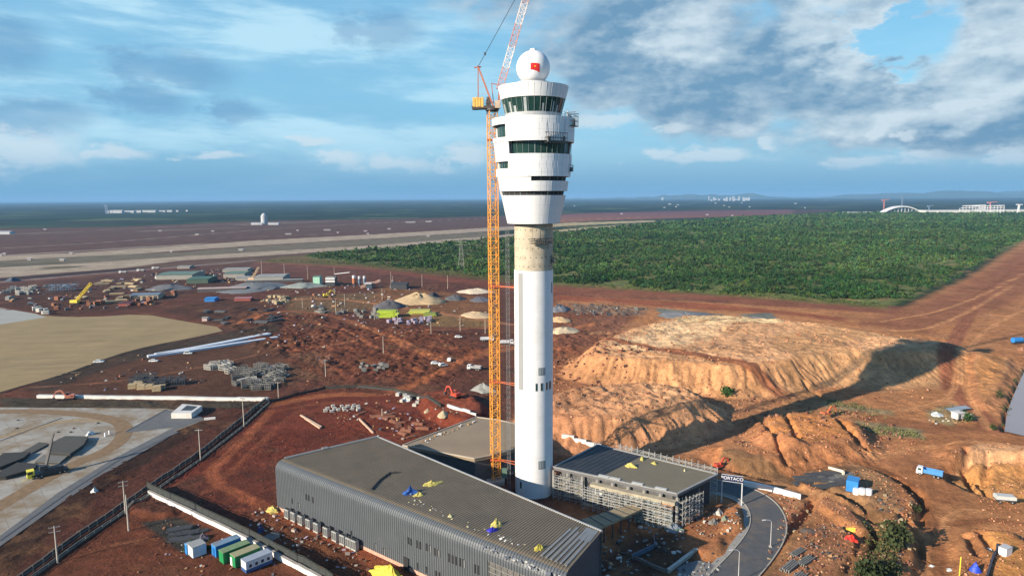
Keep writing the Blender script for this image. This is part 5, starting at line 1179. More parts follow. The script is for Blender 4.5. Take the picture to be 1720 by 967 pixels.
def make_excavator(m, long=False):
    t = thing('excavator', 'x', 'excavator')
    for y in (-1.15, 1.15):
        b = MB(); P = [(-1.9, .1), (1.9, .1), (2.15, .45), (1.9, .85), (-1.9, .85), (-2.15, .45)]; n = 6
        b.add([(x, y - .28, z) for x, z in P] + [(x, y + .28, z) for x, z in P], [tuple(range(n)), tuple(range(n, 2 * n))[::-1]] + [(i, n + i, n + (i + 1) % n, (i + 1) % n) for i in range(n)]); b.build('track', M_RUBBER(), t)
    b = MB(); b.box((-.5, 0, 1.55), (3.4, 2.5, 1.1)); b.box((-1.6, 0, 1.9), (1.3, 2.5, 1.0)); b.bar((0, 0, .6), (0, 0, 1.1), 1.4, n=10); b.build('house', m, t)
    b = MB(); b.box((.6, -.75, 2.35), (1.5, .95, 1.5)); b.build('cab', m, t); b = MB(); b.box((.65, -.75, 2.55), (1.54, 1.0, .75)); b.build('window', M_GLASS(), t)
    k = 1.5 if long else 1.0
    b = MB(); b.bar((.9, .2, 1.7), (2.6 * k, .2, 4.4 * k), .55, .7); b.bar((2.6 * k, .2, 4.4 * k), (4.6 * k, .2, 4.0 * k), .5, .6); b.build('boom', m, t)
    b = MB(); b.bar((4.6 * k, .2, 4.1 * k), (5.6 * k, .2, 1.5), .4, .45); b.build('stick', m, t)
    b = MB(); P = [(0, 0), (.9, -.1), (1.0, -.9), (.2, -1.0), (-.2, -.5)]; n = 5; ox, oz = 5.2 * k, 1.5
    b.add([(ox + x, -.4, oz + z) for x, z in P] + [(ox + x, .8, oz + z) for x, z in P], [tuple(range(n)), tuple(range(n, 2 * n))[::-1]] + [(i, n + i, n + (i + 1) % n, (i + 1) % n) for i in range(n)]); b.build('bucket', M_DARK(), t)
    return t
def put(t, px, py, rz, label, group=None, scale=None, first=True):
    p = GT(px, py)
    if first: t.location = p; t.rotation_euler = (0, 0, rz); t['label'] = label; o = t
    else: o = dup(t, p, rz, label)
    if scale: o.scale = (scale,) * 3
    if group: o['group'] = group
    return o
# ------------------------------------------------------------------ poles and wires
pole_m = mat('concrete_pole', C(190, 180, 165), .85, .15, .8)
def pole(px, py, pyt, label, arms=1, group='concrete poles of the site power line'):
    p = GT(px, py); h = px_h(p, py - pyt) * 1.03; t = thing('utility_pole', label, 'utility pole', p, rnd.uniform(-.5, .5), group); k = .16 if h < 16 else .2
    b = MB(); b.lathe([(k * 1.25, -.4), (k * .75, h)], 8); b.build('pole', pole_m, t)
    for i in range(arms):
        z = h - .35 - i * 1.1; b = MB(); b.bar((-1.2, 0, z), (1.2, 0, z), .16); b.build('crossarm', mat('crossarm_grey', (.33, .31, .29), .7, .2), t)
        b = MB(); b.bar((-1.1, 0, z), (1.1, 0, z), .02)
        for x in (-1.05, -.45, .5, 1.05): b.bar((x, 0, z), (x, 0, z + .34), .15, n=6)
        b.build('insulator_row', mat('insulator_brown', (.16, .1, .08), .4, .1), t)
    return t
PL = [(97, 945, 881, 'utility pole nearest the bottom edge on the fence line', 2), (211, 863, 806, 'thinner of two poles standing close together by the fence', 2), (216, 891, 829, 'plain tall pole close beside a thinner cross-armed one', 0), (337, 773, 720, 'utility pole on the fence line, halfway along the churned red strip', 1), (410, 717, 668, 'utility pole on the fence line near the end of the white wall', 1),
      (468, 671, 641, 'utility pole at the fence corner by the grey steel stacks', 1), (547, 632, 604, 'pole with a short tilted arm among the red spoil heaps', 1), (644, 593, 565, 'plain pole in the middle of the red spoil heaps', 0), (724, 561, 540, 'pole at the edge of the spoil heaps below the sand mound', 0), (773, 556, 531, 'pole just before the orange crane mast, below the sand mound', 0), (629, 537, 512, 'pole in front of the lime green stack', 0), (508, 517, 500, 'pole among pallets short of the mixing plant', 0), (564, 523, 502, 'pole in the middle of the material rows', 0), (579, 512, 494, 'pole below the yellow machine of the mixing plant', 0), (642, 504, 485, 'pole beside the dark grey gravel mound', 0), (815, 560, 536, 'pole right beside the orange crane mast', 0), (668, 545, 520, 'pole between the two lime green stacks', 0),
      (440, 464, 438, 'pole behind the white works shed', 0), (478, 468, 443, 'pole at the end of the long shed roof', 0), (517, 469, 447, 'pole behind the pale green silo house', 0), (562, 474, 449, 'pole behind the white striped mixer house', 0), (657, 483, 457, 'taller of two poles by the dark shed', 0), (660, 484, 464, 'shorter of two poles by the dark shed', 0), (709, 482, 461, 'pole behind the tan sand mound', 0), (752, 485, 463, 'pole behind the black tyre mound', 0), (642, 700, 686, 'short post in the red yard', 0)]
for a in PL: pole(*a)
# ------------------------------------------------------------------ perimeter fences and walls
def fence(name, label, pix, h, m, bay=4.0, cat='fence', panel=None, rails=2, pw=.18, world=None, dz=0.0, double=0.0):
    pts = world or [GT(x, y)[:2] for x, y in pix]; t = thing(name, label, cat, (*pts[0], Hz(*pts[0]) + dz)); o0 = Vector(t.location)
    b = MB(); r = MB(); pm = MB(); last = None
    for (ax, ay), (bx, by) in zip(pts[:-1], pts[1:]):
        L = math.hypot(bx - ax, by - ay); n = max(1, round(L / bay))
        for i in range(n + 1):
            x, y = ax + (bx - ax) * i / n, ay + (by - ay) * i / n; p = Vector((x, y, Hz(x, y) + dz)) - o0
            r.bar(p, p + Vector((0, 0, h)), pw)
            if i:
                for k in range(rails): z = h * (k + 1) / rails - .05; r.bar(last + Vector((0, 0, z)), p + Vector((0, 0, z)), pw * .8)
                if panel: d_ = (p - last).normalized() * .1; pm.add([last + d_ + Vector((0, 0, panel[1])), p - d_ + Vector((0, 0, panel[1])), p - d_ + Vector((0, 0, panel[2])), last + d_ + Vector((0, 0, panel[2]))], [(0, 1, 2, 3)])
            last = p
    r.build('railing', m, t)
    if panel: pm.build('panel_run', panel[0], t)
    return t
def wall(name, label, pix, h, th, m, cat='wall', world=None, cap=None):
    pts = world or [GT(x, y)[:2] for x, y in pix]; t = thing(name, label, cat, (*pts[0], 0)); o0 = Vector(t.location); b = MB(); c = MB()
    for (ax, ay), (bx, by) in zip(pts[:-1], pts[1:]):
        n = max(1, int(math.hypot(bx - ax, by - ay) / 4))
        for i in range(n):
            p = [(ax + (bx - ax) * q / n, ay + (by - ay) * q / n) for q in (i, i + 1)]; z = min(Hz(*p[0]), Hz(*p[1]))
            b.bar(Vector((*p[0], z + h / 2)) - o0, Vector((*p[1], z + h / 2)) - o0, th, h)
            if cap: c.bar(Vector((*p[0], z + h + .06)) - o0, Vector((*p[1], z + h + .06)) - o0, th * 1.5, .12)
    b.build('wall_run', m, t)
    if cap: c.build('coping', cap, t)
    return t
grey_rail = mat('fence_rail_grey', C(122, 124, 118), .7, .2, .6); mesh_dk = mat('dark_fence_mesh', (.035, .04, .042), .7, .4, 2)
D0 = [(20, 985), (120, 912), (250, 822), (330, 768), (400, 712), (446, 674)]
fence('boundary_fence', 'long grey double railed fence running up beside the concrete apron', D0, 1.7, grey_rail, 3.2, panel=(mesh_dk, .1, 1.4))
fence('boundary_fence', 'second railing close behind the long grey boundary fence', [(x + 9, y + 5) for x, y in D0[:-1]] + [(452, 678)], 1.0, grey_rail, 3.2, panel=(mat('kerb_strip_grey', C(96, 98, 92), .8, .2, .6), 0, .5))
fence('boundary_fence', 'dark thin fence curving round the red yard towards the crane', [(452, 677), (500, 663), (545, 653), (600, 651), (660, 656), (700, 668), (740, 684)], 1.6, mat('green_fence', C(60, 66, 54), .7, .2), 4, panel=(mesh_dk, 0, 1.0))
wall('precast_wall', 'long low white precast wall beyond the apron', [(64, 667.5), (200, 669.5), (330, 671), (450, 672.5)], 1.3, 1.6, M_WHITED())
wall('yard_wall', 'white painted low wall topped with dark mesh beside the site cabins', [(250, 830), (330, 868), (420, 912), (500, 955), (560, 990)], 1.3, .5, M_WHITE(), cap=M_CONC())
fence('mesh_fence', 'dark green mesh fence on top of the white painted yard wall', [(248, 826), (330, 864), (420, 908), (500, 951), (560, 986)], 3.2, mat('green_fence', C(60, 66, 54)), 3.0, panel=(mesh_dk, 1.35, 2.9), rails=3, pw=.12)
wall('garden_wall', 'white topped wall running from the red yard to the podium', [(752, 682), (790, 694), (800, 699)], 1.2, .7, M_WHITED())
wall('garden_wall', 'pale wall behind the annex at the foot of the eroded mound', [(944, 735), (985, 745), (1010, 752)], 1.4, .8, M_WHITED())
wall('garden_wall', 'white wall at the outer edge of the asphalt bend', [(1249, 815), (1290, 823), (1345, 838)], 1.6, .7, M_WHITE())
# ------------------------------------------------------------------ site cabins
def cabin(name, label, px, py, L, Wd, H, rz, body, roof, stripe=None, door=None, wins=0, ribs=True):
    p = GT(px, py); t = thing(name, label, 'site cabin', p, rz, 'site cabins by the yard wall'); b = MB(); b.box((0, 0, H / 2 + .15), (L, Wd, H))
    if ribs:
        for i in range(int(L / .45)):
            x = -L / 2 + .25 + i * .45
            for y in (-Wd / 2 - .02, Wd / 2 + .02): b.box((x, y, H / 2 + .15), (.16, .06, H - .3))
    b.build('body', body, t)
    b = MB(); b.box((0, 0, H + .2), (L + .1, Wd + .1, .12)); b.build('roof', roof, t)
    if stripe: s = MB(); s.box((0, 0, .55), (L + .05, Wd + .05, .8)); s.build('painted_base', stripe, t)
    if door: s = MB(); s.box((-L / 2 - .04, door[0], 1.2), (.08, .95, 2.0)); s.build('door', door[1], t)
    for i in range(wins):
        s = MB(); s.box((-L / 2 + L * (i + .7) / (wins + .4), -Wd / 2 - .05, 1.65), (.85, .08, .9)); w_ = s.build('window', M_WHITE(), t); s = MB(); s.box((-L / 2 + L * (i + .7) / (wins + .4), -Wd / 2 - .07, 1.65), (.68, .08, .74)); s.build('pane', mat('cabin_pane', (.04, .05, .07), .1, .2), w_)
    return t
CR = .82
blue = mat('cabin_blue', C(45, 125, 195), .5, .15, .6); green = mat('cabin_green', C(30, 130, 75), .5, .15, .6)
cabin('site_cabin', 'short pale grey cabin with a square roof, standing apart', 331, 930, 3.2, 3.4, 2.6, CR, mat('cabin_white', C(200, 210, 215), .5, .1, .6), mat('cabin_roof_grey', C(150, 152, 150), .7, .15, .6))
b = MB(); b.box((0, 0, 1.3), (1.2, 1.2, 2.5)); b.k = 1; b.box((0, 0, 2.6), (1.3, 1.3, .1)); p = GT(317, 929); o = b.build('toilet_booth', [blue, mat('booth_roof', C(120, 160, 190), .6, .1)], loc=p, rz=CR); tag(o, 'small blue booth touching the short pale grey cabin', 'booth')
cabin('shipping_container', 'blue container with a faded blue roof', 381, 926, 6.2, 2.4, 2.7, CR, blue, mat('roof_faded_blue', C(110, 135, 155), .7, .25, .6, stain=C(140, 120, 100), stain_amt=.5), door=(0, mat('door_blue_dark', C(30, 95, 160), .5, .1)))
cabin('shipping_container', 'green container next to the blue one, moss green roof', 395, 936, 6.6, 2.4, 2.7, CR, green, mat('roof_moss', C(112, 140, 100), .7, .25, .6, stain=C(140, 130, 100), stain_amt=.5))
cabin('shipping_container', 'green container with a white end door, sandy green roof', 413, 943, 6.2, 2.5, 2.7, CR, green, mat('roof_sandgreen', C(150, 150, 112), .7, .2, .6, stain=C(165, 145, 115), stain_amt=.5), door=(.65, M_WHITE()))
cabin('office_cabin', 'white office cabin with blue base and square windows', 432, 951, 6.4, 2.5, 2.6, CR, mat('cabin_pale', C(205, 208, 210), .5, .08, .6), mat('cabin_roof_pale', C(150, 160, 172), .6, .12, .6), stripe=mat('cabin_navy_base', C(50, 85, 135), .5, .1), wins=4, ribs=False)
# ------------------------------------------------------------------ crane truck and covered slab stacks on the apron
p = GT(84, 797); t = thing('crane_truck', 'yellow nosed crane truck with a raised dark boom on the concrete apron', 'crane truck', p, R_(205) + math.pi * 0 - .75)
t.rotation_euler = (0, 0, R_(180 + 40))
b = MB(); b.box((0, 0, 1.1), (9.5, 2.5, .6)); b.box((-1.2, 0, 1.9), (5.0, 2.3, 1.1)); b.build('carrier', mat('carrier_dark', (.04, .04, .045), .6, .2), t)
b = MB(); b.box((4.9, 0, 1.7), (1.9, 2.5, 2.2)); b.build('cab', mat('cab_yellow', C(240, 225, 70), .5, .08), t)
b = MB(); b.box((5.86, 0, 2.2), (.06, 2.2, .9)); b.box((5.0, 1.27, 2.2), (1.3, .05, .8)); b.build('window', M_GLASS(), t)
b = MB(); b.box((1.5, .2, 2.8), (2.0, 1.9, 1.5)); b.build('crane_cab', M_DARK(), t)
b = MB(); b.bar((1.0, 0, 2.6), (-1.6, -4.0, 9.5), .7, .7); b.k = 0; b.bar((-1.6, -4.0, 9.5), (-2.4, -5.2, 11.5), .5, .5); b.build('boom', mat('boom_grey', (.10, .09, .085), .5, .2), t)
wheels(t, (-3.8, -2.5, 2.2, 3.6), (-1.1, 1.1), .55, .4)
b = MB()
for x in (-4.3, 2.9): b.box((x, 0, .35), (.4, 5.0, .25))
b.build('outrigger', M_DARK(), t)
cov = mat('slate_cover', C(76, 74, 68), .85, .12, .4); covd = mat('dark_cover', C(52, 52, 50), .85, .15, .4)
def slabs(label, quad, h, m):
    q = GP(quad, 0.1); c = np.array(q).mean(0); t = thing('slab_stack', label, 'slab stack', (*c, .12), 0, 'covered slab stacks on the apron')
    b = MB(); b.prism([tuple(np.array(v) - c) for v in q], h * .86, h); b.build('cover_sheet', m, t)
    b = MB(); b.prism([tuple((np.array(v) - c) * .97) for v in q], 0, h * .85); b.build('slab_body', covd, t); return t
slabs('largest grey covered slab stack on the apron, behind the boom', [(84, 750), (110, 737.5), (149, 738), (141, 752), (118, 768), (80, 765)], 1.3, cov)
slabs('paler low slab stack between the largest one and the crane truck', [(58, 778), (74, 766), (114, 768), (100, 780)], .6, mat('pale_slate', C(112, 110, 104), .85, .12, .4))
slabs('flat slate strip up the apron behind the largest slab stack', [(34, 762), (66, 744), (84, 746), (54, 762)], .4, cov)
slabs('dark slab stack near the picture edge, farther of two', [(-20, 790), (6, 766), (52, 764), (40, 774), (0, 790)], 1.2, covd)
slabs('dark slab stack near the picture edge, closer of two', [(-20, 808), (30, 782), (64, 784), (58, 792), (10, 806)], 1.2, covd)
heap('rubble_heap', 'white plastic wrapped heap on the bend of the apron track', 'heap', 152, 730, 16, 9, mat('plastic_pale', C(200, 205, 205), .5, .35, 2), crump=.8, smooth=False)
for px, py, lb in ((177, 733, 'white bollard nearer the plastic heap on the apron bend'), (184, 729, 'white bollard farther from the plastic heap on the apron bend')):
    p = GT(px, py); b = MB(); b.lathe([(.3, 0), (.3, 1.3), (.15, 1.5), (.02, 1.5)], 10); tag(b.build('bollard', M_WHITE(), loc=p), lb, 'bollard')
heap('sack_heap', 'white sack heap on the grey strip beside the apron edge', 'heap', 159, 826, 14, 10, mat('plastic_pale', C(200, 205, 205)), crump=.7, smooth=False)
for i, (px, py) in enumerate(((98, 726), (119, 726), (124, 720), (30, 706), (28, 720), (165, 711))):
    heap('dirt_lump', 'small dark dirt lump lying on the apron', 'dirt lump', px, py, 8, 3, mat('lump_dark', C(80, 72, 60), .9, .3, 1), 'dirt lumps on the apron', crump=.6)
# low white topped tank base at the head of the apron
q = GP([(288, 703), (322, 703), (340, 690), (307, 687)], 0); c = np.array(q).mean(0); t = thing('pit_block', 'white sided square concrete pit block on the grey ground by the apron tip', 'pit block', (*c, .1))
b = MB(); b.prism([tuple(np.array(v) - c) for v in q], 0, 2.2); b.build('block', M_WHITED(), t)
b = MB(); b.prism([tuple((np.array(v) - c) * .55 + np.array((.6, .8))) for v in q], 2.0, 2.24); b.build('pit_opening', M_DARK(), t)
wall('kerb_wall', 'short white kerb wall beside the square pit block', [(343, 705), (362, 703)], .8, .8, M_WHITED())
# excavator on the white wall line
put(make_excavator(mat('excavator_orange', C(205, 130, 105), .5, .2)), 116, 671, R_(200), 'orange armed excavator working at the near end of the white precast wall', scale=1.0)
# long white covered rows
for pix, lb in (([(248, 600), (330, 589), (466, 566)], 'longer white covered pipe row, ending in a tapered tip'), ([(262, 597), (340, 584), (452, 562)], 'upper of two long white covered pipe rows beside the yard road')):
    pts = smooth_line([GT(*q)[:2] for q in pix], 1); t = thing('pipe_row', lb, 'pipe row', (*pts[0], .1)); b = MB(); c = MB()
    for k in range(len(pts) - 1): b.bar((pts[k][0] - pts[0][0], pts[k][1] - pts[0][1], .55), (pts[k + 1][0] - pts[0][0], pts[k + 1][1] - pts[0][1], .55), 3.2 if 'longer' in lb else 4.4, 1.1)
    b.build('cover_sheet', mat('white_sheeting', (.62, .66, .72), .5, .15, .4), t)
# ------------------------------------------------------------------ stacks of formwork, brick and steel
pl = [mat('stack_grey', C(120, 118, 112), .8, .3, 1.5), mat('stack_tan', C(168, 150, 118), .9, .3, 1.5), mat('stack_rust', C(140, 92, 70), .9, .3, 1.5), mat('stack_pale', C(190, 186, 176), .8, .25, 1.5), mat('stack_dark', C(70, 72, 76), .8, .3, 1.5), mat('stack_lilac', C(150, 140, 158), .8, .3, 1.5)]
def make_stack(kind, i):
    t = thing('material_stack', 'x', 'material stack'); b = MB()
    if kind == 'pallet':
        for k in range(4): b.box((rnd.uniform(-.05, .05), 0, .25 + k * .32), (1.9, 1.5, .28), rnd.uniform(-.05, .05))
        b.build('load', pl[i], t); b = MB(); [b.box((x, 0, .06), (.2, 1.5, .1)) for x in (-.7, 0, .7)]; b.build('pallet', M_WOOD(), t)
    elif kind == 'cage':
        for x in np.linspace(-1.6, 1.6, 7):
            for y in (-1, 1): b.bar((x, y, 0), (x, y, 1.7), .12)
        for z in (.1, .9, 1.7):
            for y in (-1, 1): b.bar((-1.6, y, z), (1.6, y, z), .12)
            for x in (-1.6, 0, 1.6): b.bar((x, -1, z), (x, 1, z), .12)
        b.build('cage_frame', pl[i], t); b = MB(); b.box((0, 0, .6), (2.6, 1.5, .9)); b.build('load', pl[4], t)
    else:
        for k in range(9): b.bar((-2.4 + rnd.uniform(-.3, .3), -.9 + (k % 5) * .42, .2 + (k // 5) * .3), (2.4 + rnd.uniform(-.3, .3), -.9 + (k % 5) * .42, .2 + (k // 5) * .3), .26)
        b.build('bars', pl[i], t); b = MB(); [b.box((x, 0, .04), (.18, 2.4, .1)) for x in (-1.5, 1.5)]; b.build('bearer', M_WOOD(), t)
    return t
_st = {}
def stacks(kind, i, label, group, pix, n, sc=(.8, 1.4), rz=None, jit=.5):
    pts = [GT(*q)[:2] for q in pix]; a = np.array(pts); k = 0; tries = 0; placed = []
    while k < n and tries < 4000:
        tries += 1; x, y = rnd.uniform(a[:, 0].min(), a[:, 0].max()), rnd.uniform(a[:, 1].min(), a[:, 1].max())
        if not inside(np.array([x]), np.array([y]), pts)[0] or any((x - u) ** 2 + (y - v) ** 2 < 5.5 for u, v in placed): continue
        placed.append((x, y)); s = rnd.uniform(*sc); r = (rnd.uniform(0, 3.1) if rz is None else rz + rnd.uniform(-.15, .15)); key = (kind, i); loc = (x, y, Hz(x, y) - .05)
        if key not in _st: o = make_stack(kind, i); _st[key] = o; o.location = loc; o.rotation_euler = (0, 0, r); o['label'] = label; o.scale = (s,) * 3
        else: o = dup(_st[key], loc, r, label, s)
        o['group'] = group; k += 1
big = (1.2, 1.9)
stacks('cage', 0, 'grey steel frame stacked in the brown yard by the fence corner', 'steel frames by the fence corner', [(388, 648), (400, 622), (478, 610), (482, 640), (450, 660)], 30, (1.1, 1.7))
stacks('bars', 3, 'bundle of pale bars among the steel frames by the fence corner', 'pale bar bundles by the fence corner', [(400, 640), (420, 618), (478, 612), (470, 645)], 14, (1.1, 1.7))
stacks('cage', 4, 'dark formwork cage in the isolated row in the brown yard', 'dark cages in the brown yard', [(222, 648), (230, 634), (300, 636), (300, 652)], 8, (1.6, 2.2), .2)
stacks('pallet', 1, 'tan block pallet in the isolated row in the brown yard', 'tan pallets in the brown yard', [(212, 655), (228, 648), (278, 650), (275, 657)], 7, (1.3, 1.9), .2)
stacks('cage', 3, 'pale frame lying in the middle of the brown yard', 'pale frames in the middle of the yard', [(345, 622), (352, 612), (392, 612), (388, 626)], 8, (1.0, 1.6))
stacks('pallet', 3, 'pale brick pallet in the low row of the red yard', 'brick pallets in the red yard', [(545, 692), (550, 683), (606, 681), (606, 690)], 26, (.55, .8), .5)
stacks('bars', 2, 'rusty bar bundle lying in the red yard behind the hall', 'rusty bars in the red yard', [(600, 690), (660, 690), (720, 720), (690, 735), (620, 710)], 14, (.7, 1.1))
stacks('pallet', 0, 'grey pallet among the rows short of the mixing plant', 'grey pallets by the mixing plant', [(560, 530), (570, 522), (650, 520), (640, 536)], 16, (1.2, 1.9))
stacks('pallet', 5, 'lilac grey pallet below the lime green stacks', 'lilac pallets below the lime stacks', [(648, 545), (655, 538), (725, 536), (720, 547)], 18, (1.1, 1.7))
stacks('pallet', 1, 'tan pallet on the slope beside the grey sheds', 'tan pallets by the grey sheds', [(440, 510), (450, 500), (490, 498), (490, 512)], 18, (1.3, 2.0))
stacks('bars', 0, 'grey pipe bundle on the ground near the mixing plant', 'pipe bundles by the mixing plant', [(515, 525), (520, 515), (545, 515), (545, 527)], 8, (1.3, 2.0))
stacks('cage', 3, 'white rubbish cage in the far yard by the blue scaffold', 'white cages in the far yard', [(4, 495), (10, 485), (56, 484), (56, 494)], 12, (1.6, 2.4))
stacks('bars', 1, 'timber bundle in the far dark yard', 'timber bundles in the far yard', [(120, 500), (150, 470), (230, 470), (240, 500), (180, 515)], 22, (1.8, 3.0))
stacks('pallet', 2, 'rusty pallet in the far dark yard', 'rusty pallets in the far yard', [(60, 515), (100, 500), (230, 505), (300, 490), (240, 520), (120, 525)], 22, (1.4, 2.4))
stacks('pallet', 3, 'pale load at the corner of the ochre field', 'pale loads at the ochre field corner', [(45, 522), (50, 516), (82, 520), (80, 529)], 7, (1.6, 2.2))
stacks('bars', 4, 'dark pipe bundle on the grey heaped ground', 'dark pipes on the grey heaps', [(330, 530), (360, 515), (470, 520), (470, 545), (400, 550)], 14, (1.4, 2.2))
stacks('pallet', 0, 'grey slab pile on the spoil ground', 'grey slab piles on the spoil', [(600, 622), (610, 612), (655, 614), (650, 628)], 10, (.9, 1.4))
stacks('cage', 2, 'rusty steel cage lying on the spoil ground', 'rusty cages on the spoil', [(528, 608), (532, 602), (552, 602), (550, 612)], 5, (1.0, 1.4))
stacks('pallet', 3, 'pale pallet at the bend of the fence by the white car', 'pale pallets by the fence bend', [(664, 672), (668, 664), (704, 668), (712, 680), (690, 680)], 8, (.7, 1.1))
lime = mat('lime_sheet', C(165, 185, 50), .7, .3, 1.5)
for px, py, w_, h_, lb, m_ in ((651, 532, 36, 11, 'bigger lime green sheeted stack, just behind the utility pole', lime), (704, 527, 44, 7, 'long flat lime yellow sheeted stack beside the bigger lime one', mat('lime_yellow_sheet', C(180, 180, 85), .6, .25, 1.5)), (722, 530, 22, 5, 'short olive sheeted stack at the end of the lime yellow one', mat('olive_sheet', C(130, 140, 60), .7, .25, 1.5))):
    p = GT(px, py); s = depth(p) / FPX; t = thing('sheeted_stack', lb, 'sheeted stack', p, .05); b = MB()
    for k in range(4): b.box((rnd.uniform(-.1, .1) * w_ * s, rnd.uniform(-1, 1), h_ * s * .25 * (k + .5)), (w_ * s * rnd.uniform(.75, 1), 9 * rnd.uniform(.8, 1), h_ * s * .24), rnd.uniform(-.05, .05))
    b.build('sheet_layers', m_, t)
    b = MB(); b.box((0, 0, .1), (w_ * s, 9, .2)); b.build('bearer', M_WOOD(), t)
# ------------------------------------------------------------------ vehicles in the middle
cw_ = M_WHITE(); sed = make_car(cw_); suv = make_car(cw_, True)
put(sed, 731, 611.5, .15, 'white car parked lengthways on the red track, nearest the fence', 'white cars on the red track', 1.0)
put(suv, 744, 615, .5, 'white car parked at a slant on the red track', 'white cars on the red track', 1.0)
o = dup(suv, GT(755, 606), 1.5, 'white van parked end-on at the head of the red track', 1.0); o['group'] = 'white cars on the red track'
o = dup(sed, GT(770, 567), .1, 'small white car near the red and white bus row', 1.0)
o = dup(suv, GT(316, 594.5), .2, 'white car beside the long white pipe rows', 1.0)
o = dup(sed, GT(258, 607.5), .1, 'white low car below the tip of the white pipe rows', 1.0)
o = dup(sed, GT(166, 609), .2, 'white car on the dark yard road under the ochre field', 1.1)
tr1 = make_truck(cw_, mat('bed_grey', (.3, .3, .31), .6, .2)); put(tr1, 797, 621, R_(160), 'white truck on the grey concrete ramp left of the crane'.replace('left of', 'before'), None, .9)
bus = make_truck(mat('bus_white', (.72, .72, .74), .4, .05), mat('bus_bed', (.6, .6, .62), .4, .1)); put(bus, 851, 578.5, 0.05, 'white truck behind the foot of the hoist mast', None, 1.0)
o = dup(bus, GT(818, 573), 0.1, 'white truck partly behind the orange crane mast', 1.0)
redx = make_excavator(mat('excavator_red', C(190, 75, 55), .5, .2)); put(redx, 764, 668, 2.4, 'red excavator digging beside the red spoil heap', None, 1.0)
heap('spoil_heap', 'grey white concrete rubble on the ramp beside the crane mast', 'spoil heap', 812, 655, 50, 14, mat('ramp_grey', C(140, 140, 134), .9, .3, .5), crump=.4)
heap('sack_heap', 'pale sack heap at the bend of the dark fence', 'heap', 681, 672, 18, 8, mat('plastic_pale', C(200, 205, 205)), crump=.7, smooth=False)
heap('sand_heap', 'pale tan sand heap nearer the podium wall', 'sand heap', 745, 697, 26, 11, mat('sand_tan', C(175, 160, 130), .95, .15, .8), crump=.25)
heap('sand_heap', 'pale tan sand heap at the end of the podium wall', 'sand heap', 718, 691, 14, 7, mat('sand_tan', C(175, 160, 130)), crump=.25)
# ------------------------------------------------------------------ stockpiles
SP = [('sand_heap', 'big tan sand cone behind the lime stacks', 'sand heap', 702, 508, 78, 24, C(186, 160, 122)), ('gravel_heap', 'dark grey gravel mound in front of the tan sand cone', 'gravel heap', 653, 516, 54, 17, C(92, 90, 92)), ('gravel_heap', 'black gravel mound right behind the tan sand cone', 'gravel heap', 728, 499, 26, 12, C(62, 62, 66)), ('gravel_heap', 'grey gravel mound behind the pole, middle of the gravel row', 'gravel heap', 765, 502, 40, 11, C(84, 86, 88)), ('gravel_heap', 'low blue grey gravel mound at the crane mast', 'gravel heap', 808, 504, 44, 8, C(92, 92, 100)), ('sand_heap', 'low pale sand bank before the crane mast', 'sand heap', 800, 530, 60, 9, C(190, 165, 130)), ('sand_heap', 'cream rubble bank along the back of the gravel row', 'rubble bank', 800, 490, 60, 8, C(205, 190, 165)), ('gravel_heap', 'grey gravel bank beside the white shaft of the tower', 'gravel heap', 940, 521, 44, 14, C(110, 112, 118)), ('gravel_heap', 'long grey gravel bank on top of the farther eroded mound', 'gravel heap', 1150, 530, 90, 9, C(112, 114, 116)), ('gravel_heap', 'second grey gravel bank on the farther eroded mound, towards the wide dirt road', 'gravel heap', 1275, 539, 60, 9, C(110, 112, 116)), ('gravel_heap', 'blue grey heap against the pale road at the picture edge', 'gravel heap', 22, 472, 22, 10, C(80, 88, 100)), ('gravel_heap', 'grey gravel bank beside the mixing plant sheds', 'gravel heap', 425, 484, 120, 13, C(112, 116, 118)), ('gravel_heap', 'pale green grey gravel bank under the silo house', 'gravel heap', 510, 481, 70, 10, C(135, 142, 136)), ('sand_heap', 'cream sand heap beside the white shaft of the tower', 'sand heap', 948, 556, 56, 10, C(205, 185, 150)), ('sand_heap', 'pale sand heap next to the white shaft, farther one', 'sand heap', 940, 538, 40, 9, C(190, 160, 120)), ('gravel_heap', 'grey gravel heap in the far yard beside the blue grey roofs', 'gravel heap', 285, 485, 70, 11, C(98, 100, 104))]
for i, (nm, lb, ct, px, py, w_, h_, c_) in enumerate(SP): heap(nm, lb, ct, px, py, w_ * 1.1, h_ * .78, mat('heap_fill_%02d' % i, c_, .95, .18, .4, .3), None, ratio=.75, crump=.34, n=26, flat=.22)
# ------------------------------------------------------------------ works sheds and the mixing plant
def shed(label, px, py, wpx, hpx, dep, rz, wallm, roofm, name='works_shed', cat='shed', doors=0, gable=.25, ridge=True):
    p = GT(px, py); s = depth(p) / FPX; L, H = wpx * s, hpx * s * .85; t = thing(name, label, cat, p, rz)
    b = MB(); b.box((0, 0, H / 2), (L, dep, H)); b.build('wall', wallm, t)
    b = MB(); g = H * gable + .3; x = L / 2 + .4; y = dep / 2 + .4
    g *= .7; b.add([(-x, -y, H), (x, -y, H), (x, y, H), (-x, y, H), (-x, 0, H + g), (x, 0, H + g)], [(0, 1, 5, 4), (2, 3, 4, 5), (0, 4, 3), (1, 2, 5), (0, 3, 2, 1)]); b.build('roof', roofm, t)
    for i in range(doors):
        q = MB(); q.box((-L / 2 + L * (i + .5) / doors, -dep / 2 - .05, H * .4), (L / doors * .55, .12, H * .75)); q.build('doorway', M_DARK(), t)
    return t
